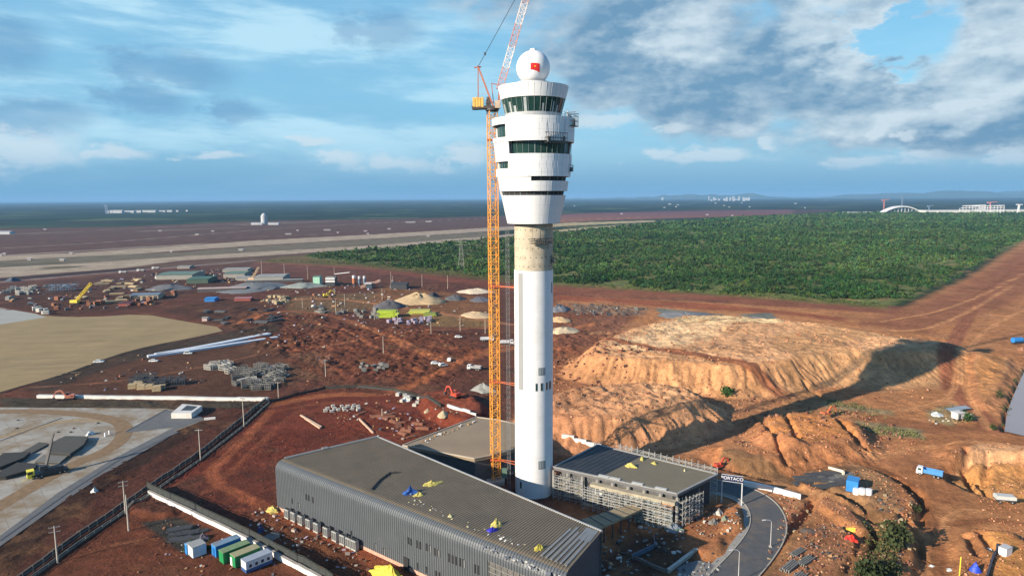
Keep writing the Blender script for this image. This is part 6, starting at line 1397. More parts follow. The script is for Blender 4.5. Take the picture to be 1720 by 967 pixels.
gr_roof = mat('shed_roof_green', C(96, 122, 108), .7, .2, .2, stain=C(110, 100, 88), stain_amt=.5); wh_roof = mat('shed_roof_white', C(150, 150, 144), .7, .2, .2, stain=C(120, 105, 92), stain_amt=.5); bl_roof = mat('shed_roof_blue', C(110, 125, 140), .6, .15, .2); ctan = mat('shed_wall_cream', C(170, 152, 128), .8, .15, .3); cwh = mat('shed_wall_white', C(150, 146, 138), .7, .12, .3)
shed('cream site office with dark doorways and a blue grey roof', 248, 501, 44, 9, 16, .15, ctan, bl_roof, doors=5)
shed('pale green roofed hall, biggest of the far works sheds', 305, 466, 56, 9, 40, .1, cwh, gr_roof)
shed('dark green roofed shed beside the biggest far works hall', 340, 473, 34, 8, 30, .1, mat('shed_wall_green', C(70, 90, 78), .8, .2), mat('shed_roof_darkgreen', C(70, 98, 80), .6, .2, .2))
shed('mint roofed shed next to the leaning yellow boom', 400, 464, 34, 8, 30, .1, cwh, gr_roof)
shed('low white roofed shed in front of the mint roofed one', 412, 470, 24, 6, 18, .1, cwh, wh_roof)
shed('long white walled shed with a pale roof by the mixing plant', 458, 471, 46, 10, 34, .1, cwh, wh_roof)
shed('narrow pale roofed shed far behind the works halls', 400, 455, 40, 5, 24, .1, cwh, wh_roof)
shed('white low shed on the pale road far behind', 312, 450, 20, 4, 16, .1, cwh, wh_roof)
shed('long open steel shed with a pinkish roof edge', 375, 489, 76, 7, 12, .18, mat('shed_open_dark', (.09, .08, .08), .9, .3), mat('shed_roof_pink', C(175, 155, 148), .7, .15, .2))
shed('narrow shed with a pale roof along the grey gravel bank', 462, 474, 90, 5, 8, .2, mat('shed_open_dark', (.09, .08, .08)), wh_roof)
shed('blue roofed shelter on the orange earth', 356, 505, 16, 6, 12, .1, blue, blue)
shed('low red roofed shed beside the blue roofed shelter', 410, 504, 26, 5, 10, .1, mat('shed_wall_red', C(150, 80, 70), .8, .2), mat('shed_roof_rose', C(160, 110, 112), .7, .2))
shed('small dusty pink hut at the edge of the ochre field', 346, 538, 8, 6, 6, .1, mat('hut_pink', C(200, 175, 170), .8, .1), wh_roof)
shed('low maroon shed in the far dark yard', 214, 512, 18, 5, 12, .1, mat('shed_wall_red', C(150, 80, 70)), mat('shed_roof_maroon', C(85, 50, 60), .7, .2))
shed('small white hut in the far yard near the picture edge', 17, 503, 6, 6, 8, .1, cwh, wh_roof)
shed('dark flat topped shed at the end of the mixing plant', 672, 484, 26, 10, 16, .0, M_DARK(), mat('shed_roof_black', (.05, .05, .055), .7, .2))
shed('white cornered dark shed under the two close poles', 660, 484, 6, 8, 8, 0, cwh, wh_roof)
shed('pale green silo house of the mixing plant', 534, 478, 11, 17, 12, .05, mat('plant_mint', C(160, 205, 180), .6, .12, .3), gr_roof, 'silo_house', 'plant building', gable=.05)
t = shed('white striped mixer house on dark legs at the mixing plant', 557, 479, 15, 16, 12, .05, M_DARK(), wh_roof, 'mixer_house', 'plant building', gable=.12)
H = px_h(GT(557, 479), 16) * .85; L_ = px_h(GT(557, 479), 15); b = MB(); b.box((0, -6.1, H * .9), (L_ * 1.02, .3, H * .2)); b.box((0, -6.1, H * .58), (L_ * 1.02, .3, H * .2)); b.build('white_band', M_WHITE(), t)
p = GT(595, 481); s = depth(p) / FPX
for i, (dx, c_, lb) in enumerate(((0, C(175, 105, 65), 'rust orange cement silo, first of the group'), (4.2, C(95, 115, 135), 'blue grey cement silo in the middle of the group'), (8.2, C(110, 125, 140), 'blue grey cement silo, end of the group'))):
    t = thing('cement_silo', lb, 'silo', (p[0] + dx * 1.15, p[1] + 1.5 * i, p[2]), 0, 'cement silos of the mixing plant'); H = 21 * s * .9 - (0 if i == 0 else 1); r = 3.3 * s * .9 if i == 0 else 2.6 * s * .9
    b = MB(); b.lathe([(r, H * .28), (r, H * .74)], 16); b.build('body', mat('silo_paint_%s' % 'abc'[i], c_, .5, .15, .4), t)
    b = MB(); b.lathe([(.6, H * .12), (r, H * .28)], 16); b.build('hopper', mat('silo_hopper', C(90, 100, 115), .6, .2), t)
    b = MB(); b.lathe([(r * 1.02, H * .74), (r * 1.02, H * .97), (.5, H), (.02, H)], 16); b.build('silo_top', mat('silo_white', C(205, 205, 205), .5, .1), t)
    b = MB()
    for q in range(4): a_ = q * math.pi / 2 + .4; b.bar((math.cos(a_) * r * .9, math.sin(a_) * r * .9, 0), (math.cos(a_) * r * .9, math.sin(a_) * r * .9, H * .34), .4)
    b.build('support_frame', M_DARK(), t)
t = thing('conveyor', 'sloping conveyor rising from the mixing plant to its dark hopper', 'conveyor', GT(606, 484)); e = Vector(GT(640, 484)) - Vector(t.location); up = 13 * s
b = MB(); b.lattice((0, 0, 1), e + Vector((0, 0, up)), 1.6, 3, .3, .16); b.build('truss', mat('conveyor_pink', C(200, 165, 150), .6, .2), t)
b = MB(); b.box(e * .45 + Vector((0, 0, up * .32)), (10 * s, 8, up * .6)); b.build('hopper_house', mat('hopper_dark', C(60, 72, 84), .6, .3), t)
b = MB(); b.box(e * .45 + Vector((-1, 0, up * .66)), (12 * s, 10, .6)); b.build('canopy_roof', mat('conveyor_white', C(205, 195, 190), .6, .1), t)
b = MB(); [b.bar(e * k + Vector((0, y, 0)), e * k + Vector((0, y, up * k)), .4) for k in (.7, .98) for y in (-2, 2)]; b.build('trestle', M_DARK(), t)
t = thing('boom_truck', 'white long straight boom laid above the mixing plant', 'boom', GT(562, 480)); b = MB(); zz = px_h(GT(562, 480), 20); b.bar((0, 0, zz), (px_h(GT(562, 480), 26), 0, zz + 1.6), .6); b.build('boom', M_WHITE(), t); b = MB(); b.bar((0, 0, 0), (0, 0, zz), .7); b.build('mast', M_DARK(), t)
ye = make_excavator(M_YEL()); put(ye, 549, 499, .5, 'yellow wheel machine working under the mixing plant', None, 1.3)
# leaning lattice booms in the far yard
for px, py, ex, ey, lb, m_ in ((128, 510, 152, 476, 'yellow crawler crane with a leaning boom in the far dark yard', M_YEL()), (424, 471, 434, 449, 'tan leaning crane boom between the far works sheds', mat('boom_tan', C(205, 175, 140), .6, .2))):
    p = GT(px, py); s = depth(p) / FPX; t = thing('crawler_crane', lb, 'crawler crane', p); e = Vector(((ex - px) * s, 4, (py - ey) * s)); b = MB(); b.lattice((0, 0, 2), e, 1.8, 3.5, .4, .22); b.build('boom', m_, t); b = MB(); b.box((-1, 0, 2.0), (6, 4, 2.4)); b.build('house', m_, t)
    for y in (-2, 2): b = MB(); b.box((0, y, .5), (7, 1, 1)); b.build('track', M_RUBBER(), t)
    b = MB(); b.bar((-3, 0, 3), e, .2); b.build('rope', M_DARK(), t)
# blue scaffold heap in the far yard
p = GT(78, 491); scaffold('scaffold_heap', 'blue grey heap of stacked scaffold frames in the far yard', p, (p[0] + 22, p[1] + 6, p[2]), 6, 12, 2.4, 2.0, None, nrm=Vector((-.2, .98, 0)))
for o in bpy.data.objects['scaffold_heap'].children: o.data.materials[0] = mat('scaffold_blue', C(100, 130, 150), .6, .3, 1)
# trucks on the far pale road
for i, (px, py, lb) in enumerate(((207, 459, 'white cab truck on the pale far road, nearer the gravel heap'), (237, 456, 'truck on the pale far road, middle of three'), (262, 452, 'truck on the pale far road, farthest of three'))): dup(tr1, GT(px, py), R_(180), lb, 1.1)
# mixed debris of the yards
stones_ = mat('stone_dull', C(112, 84, 70), .95, .3, 1)
dm = [mat('litter_pale', C(165, 155, 145), .8, .3, 2), stones_ , mat('litter_grey', (.4, .4, .38)), mat('litter_dark', (.1, .1, .11)), M_WOOD(), pl[2], pl[5]]
debris('yard_debris', [(0, 490), (240, 462), (400, 450), (440, 470), (250, 515), (120, 528), (0, 510)], 189, (.8, 3.0), dm, flat=.6)
debris('yard_debris', [(390, 540), (470, 500), (640, 505), (820, 520), (820, 560), (640, 570), (430, 600)], 189, (.5, 2.0), dm, flat=.5)
debris('yard_debris', [(560, 680), (700, 670), (790, 700), (690, 740), (640, 735), (560, 700)], 99, (.3, 1.1), dm, flat=.5)
debris('yard_debris', [(430, 850), (470, 862), (640, 940), (700, 985), (600, 985), (470, 930), (410, 880)], 135, (.25, .9), dm, flat=.5)
debris('yard_debris', [(300, 860), (440, 895), (470, 960), (420, 985), (300, 985), (230, 900)], 72, (.2, .7), dm, flat=.5)
debris('yard_debris', [(440, 480), (680, 470), (700, 500), (560, 520), (440, 510)], 117, (.8, 2.6), dm, flat=.6)
debris('yard_debris', [(40, 660), (250, 590), (440, 640), (330, 650), (200, 655)], 40, (.5, 1.6), dm, flat=.5)
stones = [mat('stone_red', C(122, 78, 62), .95, .3, 1), mat('stone_brown', C(92, 62, 50), .95, .3, 1), mat('stone_tan', C(146, 104, 80), .95, .3, 1)]
debris('clod_debris', [(440, 640), (560, 600), (800, 570), (860, 600), (820, 690), (640, 665)], 202, (.25, .8), stones, flat=.7)
debris('clod_debris', [(250, 830), (460, 690), (600, 660), (700, 730), (480, 770), (460, 860), (600, 940), (500, 985), (300, 900)], 157, (.15, .5), stones, flat=.7)
debris('clod_debris', [(0, 960), (120, 880), (250, 850), (330, 985), (0, 985)], 45, (.15, .4), stones, flat=.7)
for a_, e_, lb in (((505, 698), (540, 718), 'longer pale beam lying on the red yard'), ((512, 703), (538, 720), 'shorter pale beam beside the longer one on the red yard'), ((603, 704), (627, 728), 'pale beam pointing at the rear corner of the hall'), ((410, 900), (440, 925), 'pale pipe lying in front of the air units')):
    p, q = Vector(GT(*a_)), Vector(GT(*e_)); b = MB(); b.bar((0, 0, .3), q - p + Vector((0, 0, .3)), .6, .5); tag(b.build('timber_beam', mat('beam_pale', C(205, 170, 145), .9, .2, .8), loc=p), lb, 'beam')
# blue sheeted pump with hoses by the yard wall
heap('tarp_bundle', 'small dark blue sheet among rubble inside the yard wall', 'tarp bundle', 437, 891, 14, 12, mat('navy_tarp', C(45, 60, 110), .6, .3, 2), crump=.8, smooth=False)
heap('rubble_heap', 'grey rubble pile beside the small dark blue sheet', 'rubble heap', 458, 900, 30, 8, mat('rubble_grey', C(130, 125, 118), .9, .4, 1.5), crump=.6, smooth=False)
heap('rubble_heap', 'purple grey rubble behind the blue container', 'rubble heap', 342, 904, 26, 10, mat('rubble_purple', C(92, 86, 100), .9, .4, 1.5), crump=.6, smooth=False)
# rebar mats on the gravel patch
stacks('bars', 4, 'dark steel bar bundle laid on the grey gravel patch', 'steel bars on the gravel patch', [(296, 905), (300, 888), (335, 893), (328, 912)], 7, (.9, 1.3), .4)
# ------------------------------------------------------------------ asphalt bend with kerbs and lamps
ROAD = smooth_line(GP([(1150, 806), (1200, 815), (1240, 823), (1272, 838), (1290, 862), (1291, 892), (1268, 928), (1232, 967), (1190, 1015)], .15), 3)
asph = mat('asphalt', (.085, .088, .092), .9, .2, .5, .15, stain=C(128, 108, 88), stain_amt=.55, stain_scale=.12)
strip('asphalt_road', ROAD, 8.6, .16, asph)
def offset_line(pts, d):
    out = []
    for i, p in enumerate(pts):
        a = pts[max(0, i - 1)]; c = pts[min(len(pts) - 1, i + 1)]; dx, dy = c[0] - a[0], c[1] - a[1]; l = math.hypot(dx, dy); out.append((p[0] - dy / l * d, p[1] + dx / l * d))
    return out
for s in (-1, 1):
    b = MB(); q = offset_line(ROAD, s * 4.45)
    for a_, e_ in zip(q[:-1], q[1:]): b.bar((*a_, .15), (*e_, .15), .3, .34)
    tag(b.build('kerb', mat('kerb_pale', C(165, 160, 150), .9, .2, .8)), kind='structure')
strip('gutter_path', offset_line(ROAD, -5.4), 1.4, .14, mat('gutter_concrete', C(150, 146, 138), .9, .25, .8))
def lamp(px, py, pyt, ax, label):
    p = GT(px, py); h = px_h(p, py - pyt) * 1.06; t = thing('street_lamp', label, 'street lamp', p, 0, 'street lamps along the asphalt bend'); m = mat('lamp_pole_grey', (.5, .5, .49), .5, .1)
    b = MB(); b.lathe([(.11, 0), (.06, h)], 8); b.build('pole', m, t)
    b = MB(); b.tube([(0, 0, h), (-.5, -.1, h + .5), (-1.6, -.3, h + .7)], .06); b.build('arm', m, t)
    b = MB(); b.box((-2.0, -.38, h + .68), (.9, .32, .14), .19); b.build('lamp_head', mat('lamp_head_grey', (.55, .56, .57), .4, .05), t)
    b = MB(); b.box((0, 0, .2), (.6, .6, .5)); b.build('footing', M_CONC(), t)
lamp(1294, 919, 876, -1, 'street lamp on the inside of the asphalt bend, the farther of two')
lamp(1240, 978, 926, -1, 'street lamp at the bottom of the asphalt bend, the closer of two')
# ------------------------------------------------------------------ dark court between hall and annex
dk_ = [mat('court_dark', C(70, 66, 64), .9, .4, 1.5), mat('court_grey', C(120, 118, 116), .8, .3, 1.5), M_WOOD(), mat('litter_white', (.6, .6, .58))]
debris('court_debris', [(1000, 900), (1080, 880), (1150, 900), (1130, 960), (1040, 985), (960, 985)], 117, (.25, 1.1), dk_, flat=.5)
wall('low_wall', 'low concrete wall with a pale coping along the shaded court', [(1122, 962), (1165, 928), (1172, 922)], .9, .5, M_CONC(), cap=M_CONCL())
wall('low_wall', 'low wall closing the near end of the shaded court', [(1060, 935), (1090, 948), (1120, 962)], .8, .5, mat('court_wall', C(105, 96, 90), .9, .3, .8))
fence('trench_box', 'bent blue grey steel trench box lying in the shaded court', [(1062, 938), (1100, 920), (1098, 905)], 1.2, mat('trench_steel', C(100, 115, 135), .6, .25), 2, cat='trench box', panel=(mat('trench_panel', C(82, 96, 118), .6, .25), 0, 1.1), rails=1)
heap('rubble_heap', 'blue grey block pile at the corner of the scaffolded annex front', 'rubble heap', 1130, 888, 34, 12, mat('rubble_blue', C(120, 128, 138), .8, .4, 2), crump=.7, smooth=False)
for px, py, lb in ((1207, 862, 'white block pile on the red island inside the asphalt bend'), (1218, 872, 'greenish block pile on the red island inside the asphalt bend'), (1198, 878, 'grey block pile on the red island, nearest the annex')):
    heap('block_pile', lb, 'block pile', px, py, 18, 9, pl[3] if 'white' in lb else (mat('block_green', C(130, 140, 120), .8, .4, 2) if 'green' in lb else pl[0]), 'block piles inside the asphalt bend', crump=.8, smooth=False)
debris('island_debris', [(1160, 870), (1210, 848), (1245, 862), (1245, 895), (1190, 905), (1155, 890)], 108, (.2, .7), [pl[0], pl[3], M_WOOD(), stones[0], pl[4]], flat=.7)
debris('island_debris', [(1140, 945), (1190, 930), (1215, 945), (1185, 985), (1130, 985)], 63, (.2, .7), [pl[0], pl[4], mat('rubble_blue', C(120, 128, 138)), pl[3]], flat=.7)
area_grey = sheet('gravel_path', GP([(1142, 950), (1172, 940), (1200, 948), (1178, 985), (1130, 985)], .15), .17, mat('grey_gravel', C(118, 116, 114), .95, .3, .8, .3))
debris('kerb_debris', [(1300, 830), (1375, 845), (1300, 940), (1250, 985), (1300, 900), (1320, 860)], 108, (.2, .8), [stones[0], stones[2], pl[1], M_WOOD()], flat=.6)
# ------------------------------------------------------------------ spoil ground on the right
sit = make_truck(cw_, mat('bed_blue', C(70, 135, 195), .5, .15)); put(sit, 1561, 799, R_(141), 'white cabbed dump truck with a blue bed on the dirt crossroads', None, .86)
p = GT(1687, 843); t = thing('covered_trailer', 'pale grey flat covered trailer at the cut edge of the pit', 'trailer', p, R_(-12)); b = MB(); b.box((0, 0, .95), (5.0, 2.2, .3)); b.build('chassis', M_DARK(), t)
b = MB(); P = [(-2.5, 1.1), (2.5, 1.1), (2.5, 1.9), (2.2, 2.1), (-2.2, 2.15), (-2.5, 1.95)]; n = 6; b.add([(x, -1.1, z) for x, z in P] + [(x, 1.1, z) for x, z in P], [tuple(range(n)), tuple(range(n, 2 * n))[::-1]] + [(i, n + i, n + (i + 1) % n, (i + 1) % n) for i in range(n)]); b.build('cover_sheet', mat('trailer_sheet', C(190, 192, 188), .6, .12, .8), t); wheels(t, (-1.5, 1.5), (-.95, .95), .45, .3)
cabin('shipping_container', 'bright blue container alone on the raised spoil pad', 1432, 822, 4.2, 3.0, 3.0, 1.0, blue, mat('roof_bright_blue', C(60, 140, 205), .5, .12, .6)); bpy.data.objects['shipping_container.002']['group'] = 'cabins'; del bpy.data.objects['shipping_container.002']['group']
for px, py, lb in ((1438, 829, 'white drum nearest the blue container on the spoil pad'), (1448, 829, 'white drum in the middle of three on the spoil pad'), (1459, 830, 'white drum farthest from the blue container')):
    p = GT(px, py); b = MB(); b.lathe([(.02, 0), (.9, 0), (.9, 1.5), (.85, 1.6), (.02, 1.62)], 14); tag(b.build('drum', M_WHITE(), loc=p), lb, 'drum', 'white drums on the spoil pad')
stacks('bars', 4, 'dark steel bundle in the row laid on the spoil pad', 'steel bundles on the spoil pad', [(1338, 812), (1350, 796), (1412, 796), (1420, 812), (1390, 818)], 10, (1.1, 1.5), .1)
stacks('bars', 0, 'grey pipe bundle at the end of the row on the spoil pad', 'pipe bundles on the spoil pad', [(1385, 806), (1390, 795), (1420, 800), (1418, 812)], 5, (1.0, 1.4), .3)
p, q = Vector(GT(1392, 790)), Vector(GT(1416, 800)); b = MB(); b.bar((0, 0, 1), q - p + Vector((0, 0, 1.6)), .5, .7); b.bar(q - p, q - p + Vector((0, 0, 1.7)), .6); tag(b.build('pale_beam', mat('beam_cream', C(220, 205, 185), .8, .15, 1), loc=p), 'cream beam leaning over the steel bundles on the spoil pad', 'beam')
put(make_excavator(mat('excavator_rust', C(190, 105, 65), .55, .2)), 1388, 700, R_(20), 'rust orange excavator at the foot of the tower shadow', None, .9)
# hut with solar panel and plants
p = GT(1608, 706); hut = thing('site_hut', 'small white hut on stilts by the pond track', 'hut', p, .3); b = MB(); b.box((0, 0, 2.1), (3.4, 2.6, 2.2)); b.build('wall', M_WHITED(), hut)
b = MB(); b.box((0, 0, 3.35), (4.0, 3.2, .18)); b.build('roof', mat('hut_roof', C(210, 205, 198), .7, .1), hut)
b = MB(); [b.bar((x, y, 0), (x, y, 1.1), .22) for x in (-1.4, 1.4) for y in (-1, 1)]; b.build('stilt', M_WOOD(), hut); b = MB(); b.box((-.5, -1.33, 1.9), (.9, .06, 1.7)); b.build('door', M_DARK(), hut)
for px, py, lb in ((1616, 688, 'dark framed flat panel tilted beside the white hut, nearer the track'), (1602, 691, 'grey green flat panel lying beside the white hut')):
    p = GT(px, py); t = thing('solar_panel', lb, 'panel', p, .25); b = MB(); b.box((0, 0, .9), (6.5, 3.2, .12), M=Matrix.Rotation(.12, 3, 'X')); b.build('frame', M_DARK(), t); b = MB(); b.box((0, 0, .97), (6.0, 2.8, .06), M=Matrix.Rotation(.12, 3, 'X')); b.build('panel_face', mat('panel_grey', C(150, 160, 165), .3, .15, .5), t); b = MB(); [b.bar((x, 0, -.3), (x, 0, .9), .12) for x in (-2.5, 2.5)]; b.build('leg', M_DARK(), t)
heap('sheet_heap', 'crumpled pale sheet lying on the ground near the hut panels', 'sheet', 1573, 696, 24, 5, mat('plastic_pale', C(200, 205, 205)), crump=.6, smooth=False)
# pond
POND = [tuple(G(x, y, -1.35)[:2]) for x, y in ((1745, 585), (1722, 620), (1706, 655), (1692, 690), (1687, 724), (1730, 734), (2000, 765), (2100, 590))]
o = sheet('pond_water', POND, -1.3, mat('muddy_water', C(150, 138, 136), .12, .04, .05)); 
p = GT(1708, 577); t = thing('water_tank', 'bright blue tank truck on the wide dirt road at the picture edge', 'tank', p, .2); b = MB(); b.bar((-3, 0, 2.2), (3, 0, 2.2), 3, n=12); b.build('tank', blue, t); b = MB(); b.box((0, 0, .6), (7, 2.2, .5)); b.build('chassis', M_DARK(), t); b = MB(); b.box((4.3, 0, 1.7), (1.8, 2.4, 2.2)); b.build('cab', M_DARK(), t)
heap('spoil_heap', 'small orange heap at the picture edge above the pond', 'spoil heap', 1716, 588, 14, 8, stones[2], crump=.4)
# lower right corner: tarps, box, yellow post with cable
heap('tarp_bundle', 'round royal blue sheeted heap beside the pipe trench', 'tarp bundle', 1638, 958, 19, 20, mat('royal_blue_tarp', C(35, 70, 190), .55, .25, 2), crump=.25)
p = GT(1688, 931); t = thing('storage_box', 'white box with a dark side near the pipe trench', 'box', p, .5); b = MB(); b.box((0, 0, 1.0), (2.6, 1.7, 1.9)); b.build('body', M_WHITE(), t); b = MB(); b.box((0, 0, 2.0), (2.7, 1.8, .12)); b.build('lid', mat('lid_grey', (.5, .5, .5), .6, .1), t); b = MB(); b.box((1.33, .1, 1.0), (.08, 1.4, 1.7)); b.build('door', M_DARK(), t)
fence('pipe_run', 'dark pipe laid along the trench beside the blue sheeted heap', [(1676, 918), (1666, 945), (1655, 980)], .8, mat('pipe_dark', C(62, 64, 74), .7, .3), 3, cat='pipe', panel=(mat('pipe_sheet', C(150, 150, 150), .6, .3, 2), 0, .7), rails=1, pw=.5)
heap('sheet_heap', 'grey white torn sheet beside the dark pipe trench', 'sheet', 1663, 928, 26, 8, mat('plastic_pale', C(200, 205, 205)), crump=.9, smooth=False)
p = GT(1611, 972); b = MB(); b.lathe([(.12, 0), (.12, 5.2), (.02, 5.3)], 8); tag(b.build('marker_post', M_YEL(), loc=p), 'thin yellow post beside the dirt road, bottom edge of the picture', 'post')
a_, e_ = Vector(GT(1540, 934)), Vector(p) + Vector((0, 0, 2.6)); b = MB(); pts = [a_.lerp(e_, i / 10) - Vector((0, 0, 1.4 * math.sin(math.pi * i / 10) * (1 - i / 14))) for i in range(11)]
pts = [Vector((q.x, q.y, max(q.z, Hz(q.x, q.y) + .1))) for q in pts]; b.tube(pts, .07, 5); tag(b.build('hose', mat('hose_brown', C(110, 70, 50), .8, .1)), 'brown hose running across the dirt road to the yellow post', 'hose')
for px, py, lb in ((1565, 950, 'smaller white rag on the dirt road near the hose'), (1597, 957, 'larger torn white rag on the dirt road near the yellow post')): heap('rag', lb, 'rag', px, py, 10 if 'smaller' in lb else 16, 3, mat('plastic_pale', C(200, 205, 205)), crump=.7, smooth=False)
heap('hose_heap', 'bright red coiled hose heap beside the yellow strap', 'hose heap', 1430, 905, 22, 9, mat('hose_red', C(225, 60, 45), .6, .3, 3), crump=.9, smooth=False)
heap('fabric_strip', 'long yellow fabric strip beside the bright red hose heap', 'fabric strip', 1432, 889, 34, 5, mat('strap_yellow', C(225, 185, 70), .7, .2, 2), ratio=.25, crump=.6, smooth=False, rz=-.5)
heap('sheet_heap', 'small white sheet on the spoil beside the trench', 'sheet', 1382, 884, 14, 4, mat('plastic_pale', C(200, 205, 205)), crump=.5, smooth=False)
stacks('bars', 0, 'grey steel rail bundle on the bank at the bottom edge', 'rail bundles at the bottom edge', [(1310, 950), (1340, 925), (1370, 935), (1340, 975)], 4, (.8, 1.2), .7)
heap('gravel_heap', 'dark gravel heap beside the trench on the spoil bank', 'gravel heap', 1358, 893, 34, 7, mat('heap_dark', C(98, 84, 74), .95, .2, .8, .3), crump=.3)
debris('spoil_debris', [(1380, 885), (1440, 885), (1440, 920), (1380, 985), (1300, 985), (1330, 930)], 135, (.2, .7), [pl[0], stones[0], stones[2], M_WOOD(), pl[4]], flat=.6)
debris('spoil_debris', [(1465, 830), (1530, 850), (1540, 930), (1520, 985), (1430, 985), (1480, 900)], 144, (.25, .9), [stones[0], stones[2], M_WOOD(), pl[1], pl[4]], flat=.6)
debris('spoil_debris', [(1250, 660), (1480, 690), (1550, 740), (1330, 770), (1220, 770)], 135, (.3, 1.1), [stones[0], stones[2], stones[1]], flat=.7)
debris('spoil_debris', [(1560, 690), (1640, 690), (1640, 715), (1560, 712)], 27, (.3, 1.1), [pl[3], pl[0], M_WOOD()], flat=.5)
debris('spoil_debris', [(930, 600), (1090, 625), (1050, 650), (930, 650)], 117, (.4, 1.4), stones, flat=.7)
debris('spoil_debris', [(960, 512), (1090, 518), (1070, 532), (950, 530)], 63, (.7, 2.2), [pl[0], pl[4], stones[1]], flat=.7)
put(dup(redx, (0, 0, 0), 0, 'x'), 1208, 786, .4, 'orange machine half hidden behind the annex scaffolding', None, .7)
mst = [mat('clod_orange', C(172, 118, 86), .95, .3, 1), mat('clod_tan', C(196, 146, 112), .95, .3, 1), mat('clod_rust', C(138, 86, 60), .95, .3, 1)]
debris('clod_debris', [(935, 640), (1190, 640), (1290, 665), (1180, 750), (1050, 752), (935, 735)], 900, (.18, .6), mst, flat=.8)
debris('clod_debris', [(985, 600), (1130, 530), (1310, 536), (1600, 580), (1560, 680), (1300, 655), (1100, 630)], 900, (.25, .8), mst, flat=.8)
debris('clod_debris', [(1230, 700), (1460, 690), (1560, 760), (1400, 785), (1240, 780)], 700, (.15, .5), mst, flat=.8)
debris('clod_debris', [(1330, 795), (1540, 800), (1550, 985), (1290, 985), (1370, 850)], 800, (.12, .45), mst, flat=.8)
debris('clod_debris', [(1580, 770), (1720, 750), (1720, 985), (1610, 985), (1650, 860)], 500, (.12, .45), mst, flat=.8)
# ------------------------------------------------------------------ foliage
def leaf_material(name, base, var=.45, scale=.02):
    m = bpy.data.materials.new(name); m.use_nodes = True; nt = m.node_tree; N = nt.nodes; L = nt.links; b = N['Principled BSDF']; b.inputs['Roughness'].default_value = .7; b.inputs['Specular IOR Level'].default_value = .15
    a = N.new('ShaderNodeAttribute'); a.attribute_name = 'tint'; v = N.new('ShaderNodeVectorMath'); v.operation = 'MULTIPLY'; v.inputs[1].default_value = base; L.new(a.outputs['Color'], v.inputs[0]); L.new(v.outputs[0], b.inputs['Base Color']); return m
def quads_mesh(name, cen, nrm_seed, size, tint, m):
    """cen (n,3) leaf-clump centres, size (n,), tint (n,3): one randomly turned quad each"""
    n = len(cen); r = np.random.RandomState(nrm_seed); a = r.normal(size=(n, 3)); a[:, 2] *= .6; a /= np.linalg.norm(a, axis=1)[:, None]
    t = r.normal(size=(n, 3)); u = np.cross(a, t); u /= np.linalg.norm(u, axis=1)[:, None]; w = np.cross(a, u); s = size[:, None] / 2
    k = r.uniform(.6, 1.1, (n, 4))
    V = np.stack([cen - u * s * k[:, :1] - w * s * .5, cen + u * s * .5 - w * s * k[:, 1:2], cen + u * s * k[:, 2:3] + w * s * .5, cen - u * s * .5 + w * s * k[:, 3:4]], 1).reshape(-1, 3).astype(np.float32)
    me = bpy.data.meshes.new(name); me.vertices.add(4 * n); me.vertices.foreach_set('co', V.ravel()); me.loops.add(4 * n); me.loops.foreach_set('vertex_index', np.arange(4 * n, dtype=np.int32)); me.polygons.add(n); me.polygons.foreach_set('loop_start', np.arange(0, 4 * n, 4, dtype=np.int32)); me.update(calc_edges=True)
    at = me.attributes.new('tint', 'FLOAT_COLOR', 'POINT'); c = np.ones((4 * n, 4), np.float32); c[:, :3] = np.repeat(tint, 4, 0); at.data.foreach_set('color', c.ravel()); me.materials.append(m); return me
leafm = leaf_material('wood_foliage', C(56, 82, 47))
fr = np.random.RandomState(11)
WOOD = GP([(498, 431), (560, 424), (640, 417), (740, 409), (860, 397), (1000, 384), (1100, 375), (1240, 365), (1400, 358), (1500, 356.5), (1720, 356), (2050, 355), (2150, 365), (1850, 375), (1760, 390), (1720, 402), (1660, 436), (1600, 470), (1530, 503), (1500, 514), (1440, 508), (1330, 500), (1200, 493), (1100, 487), (1000, 480), (925, 475), (860, 470), (760, 460), (660, 448), (590, 441)])
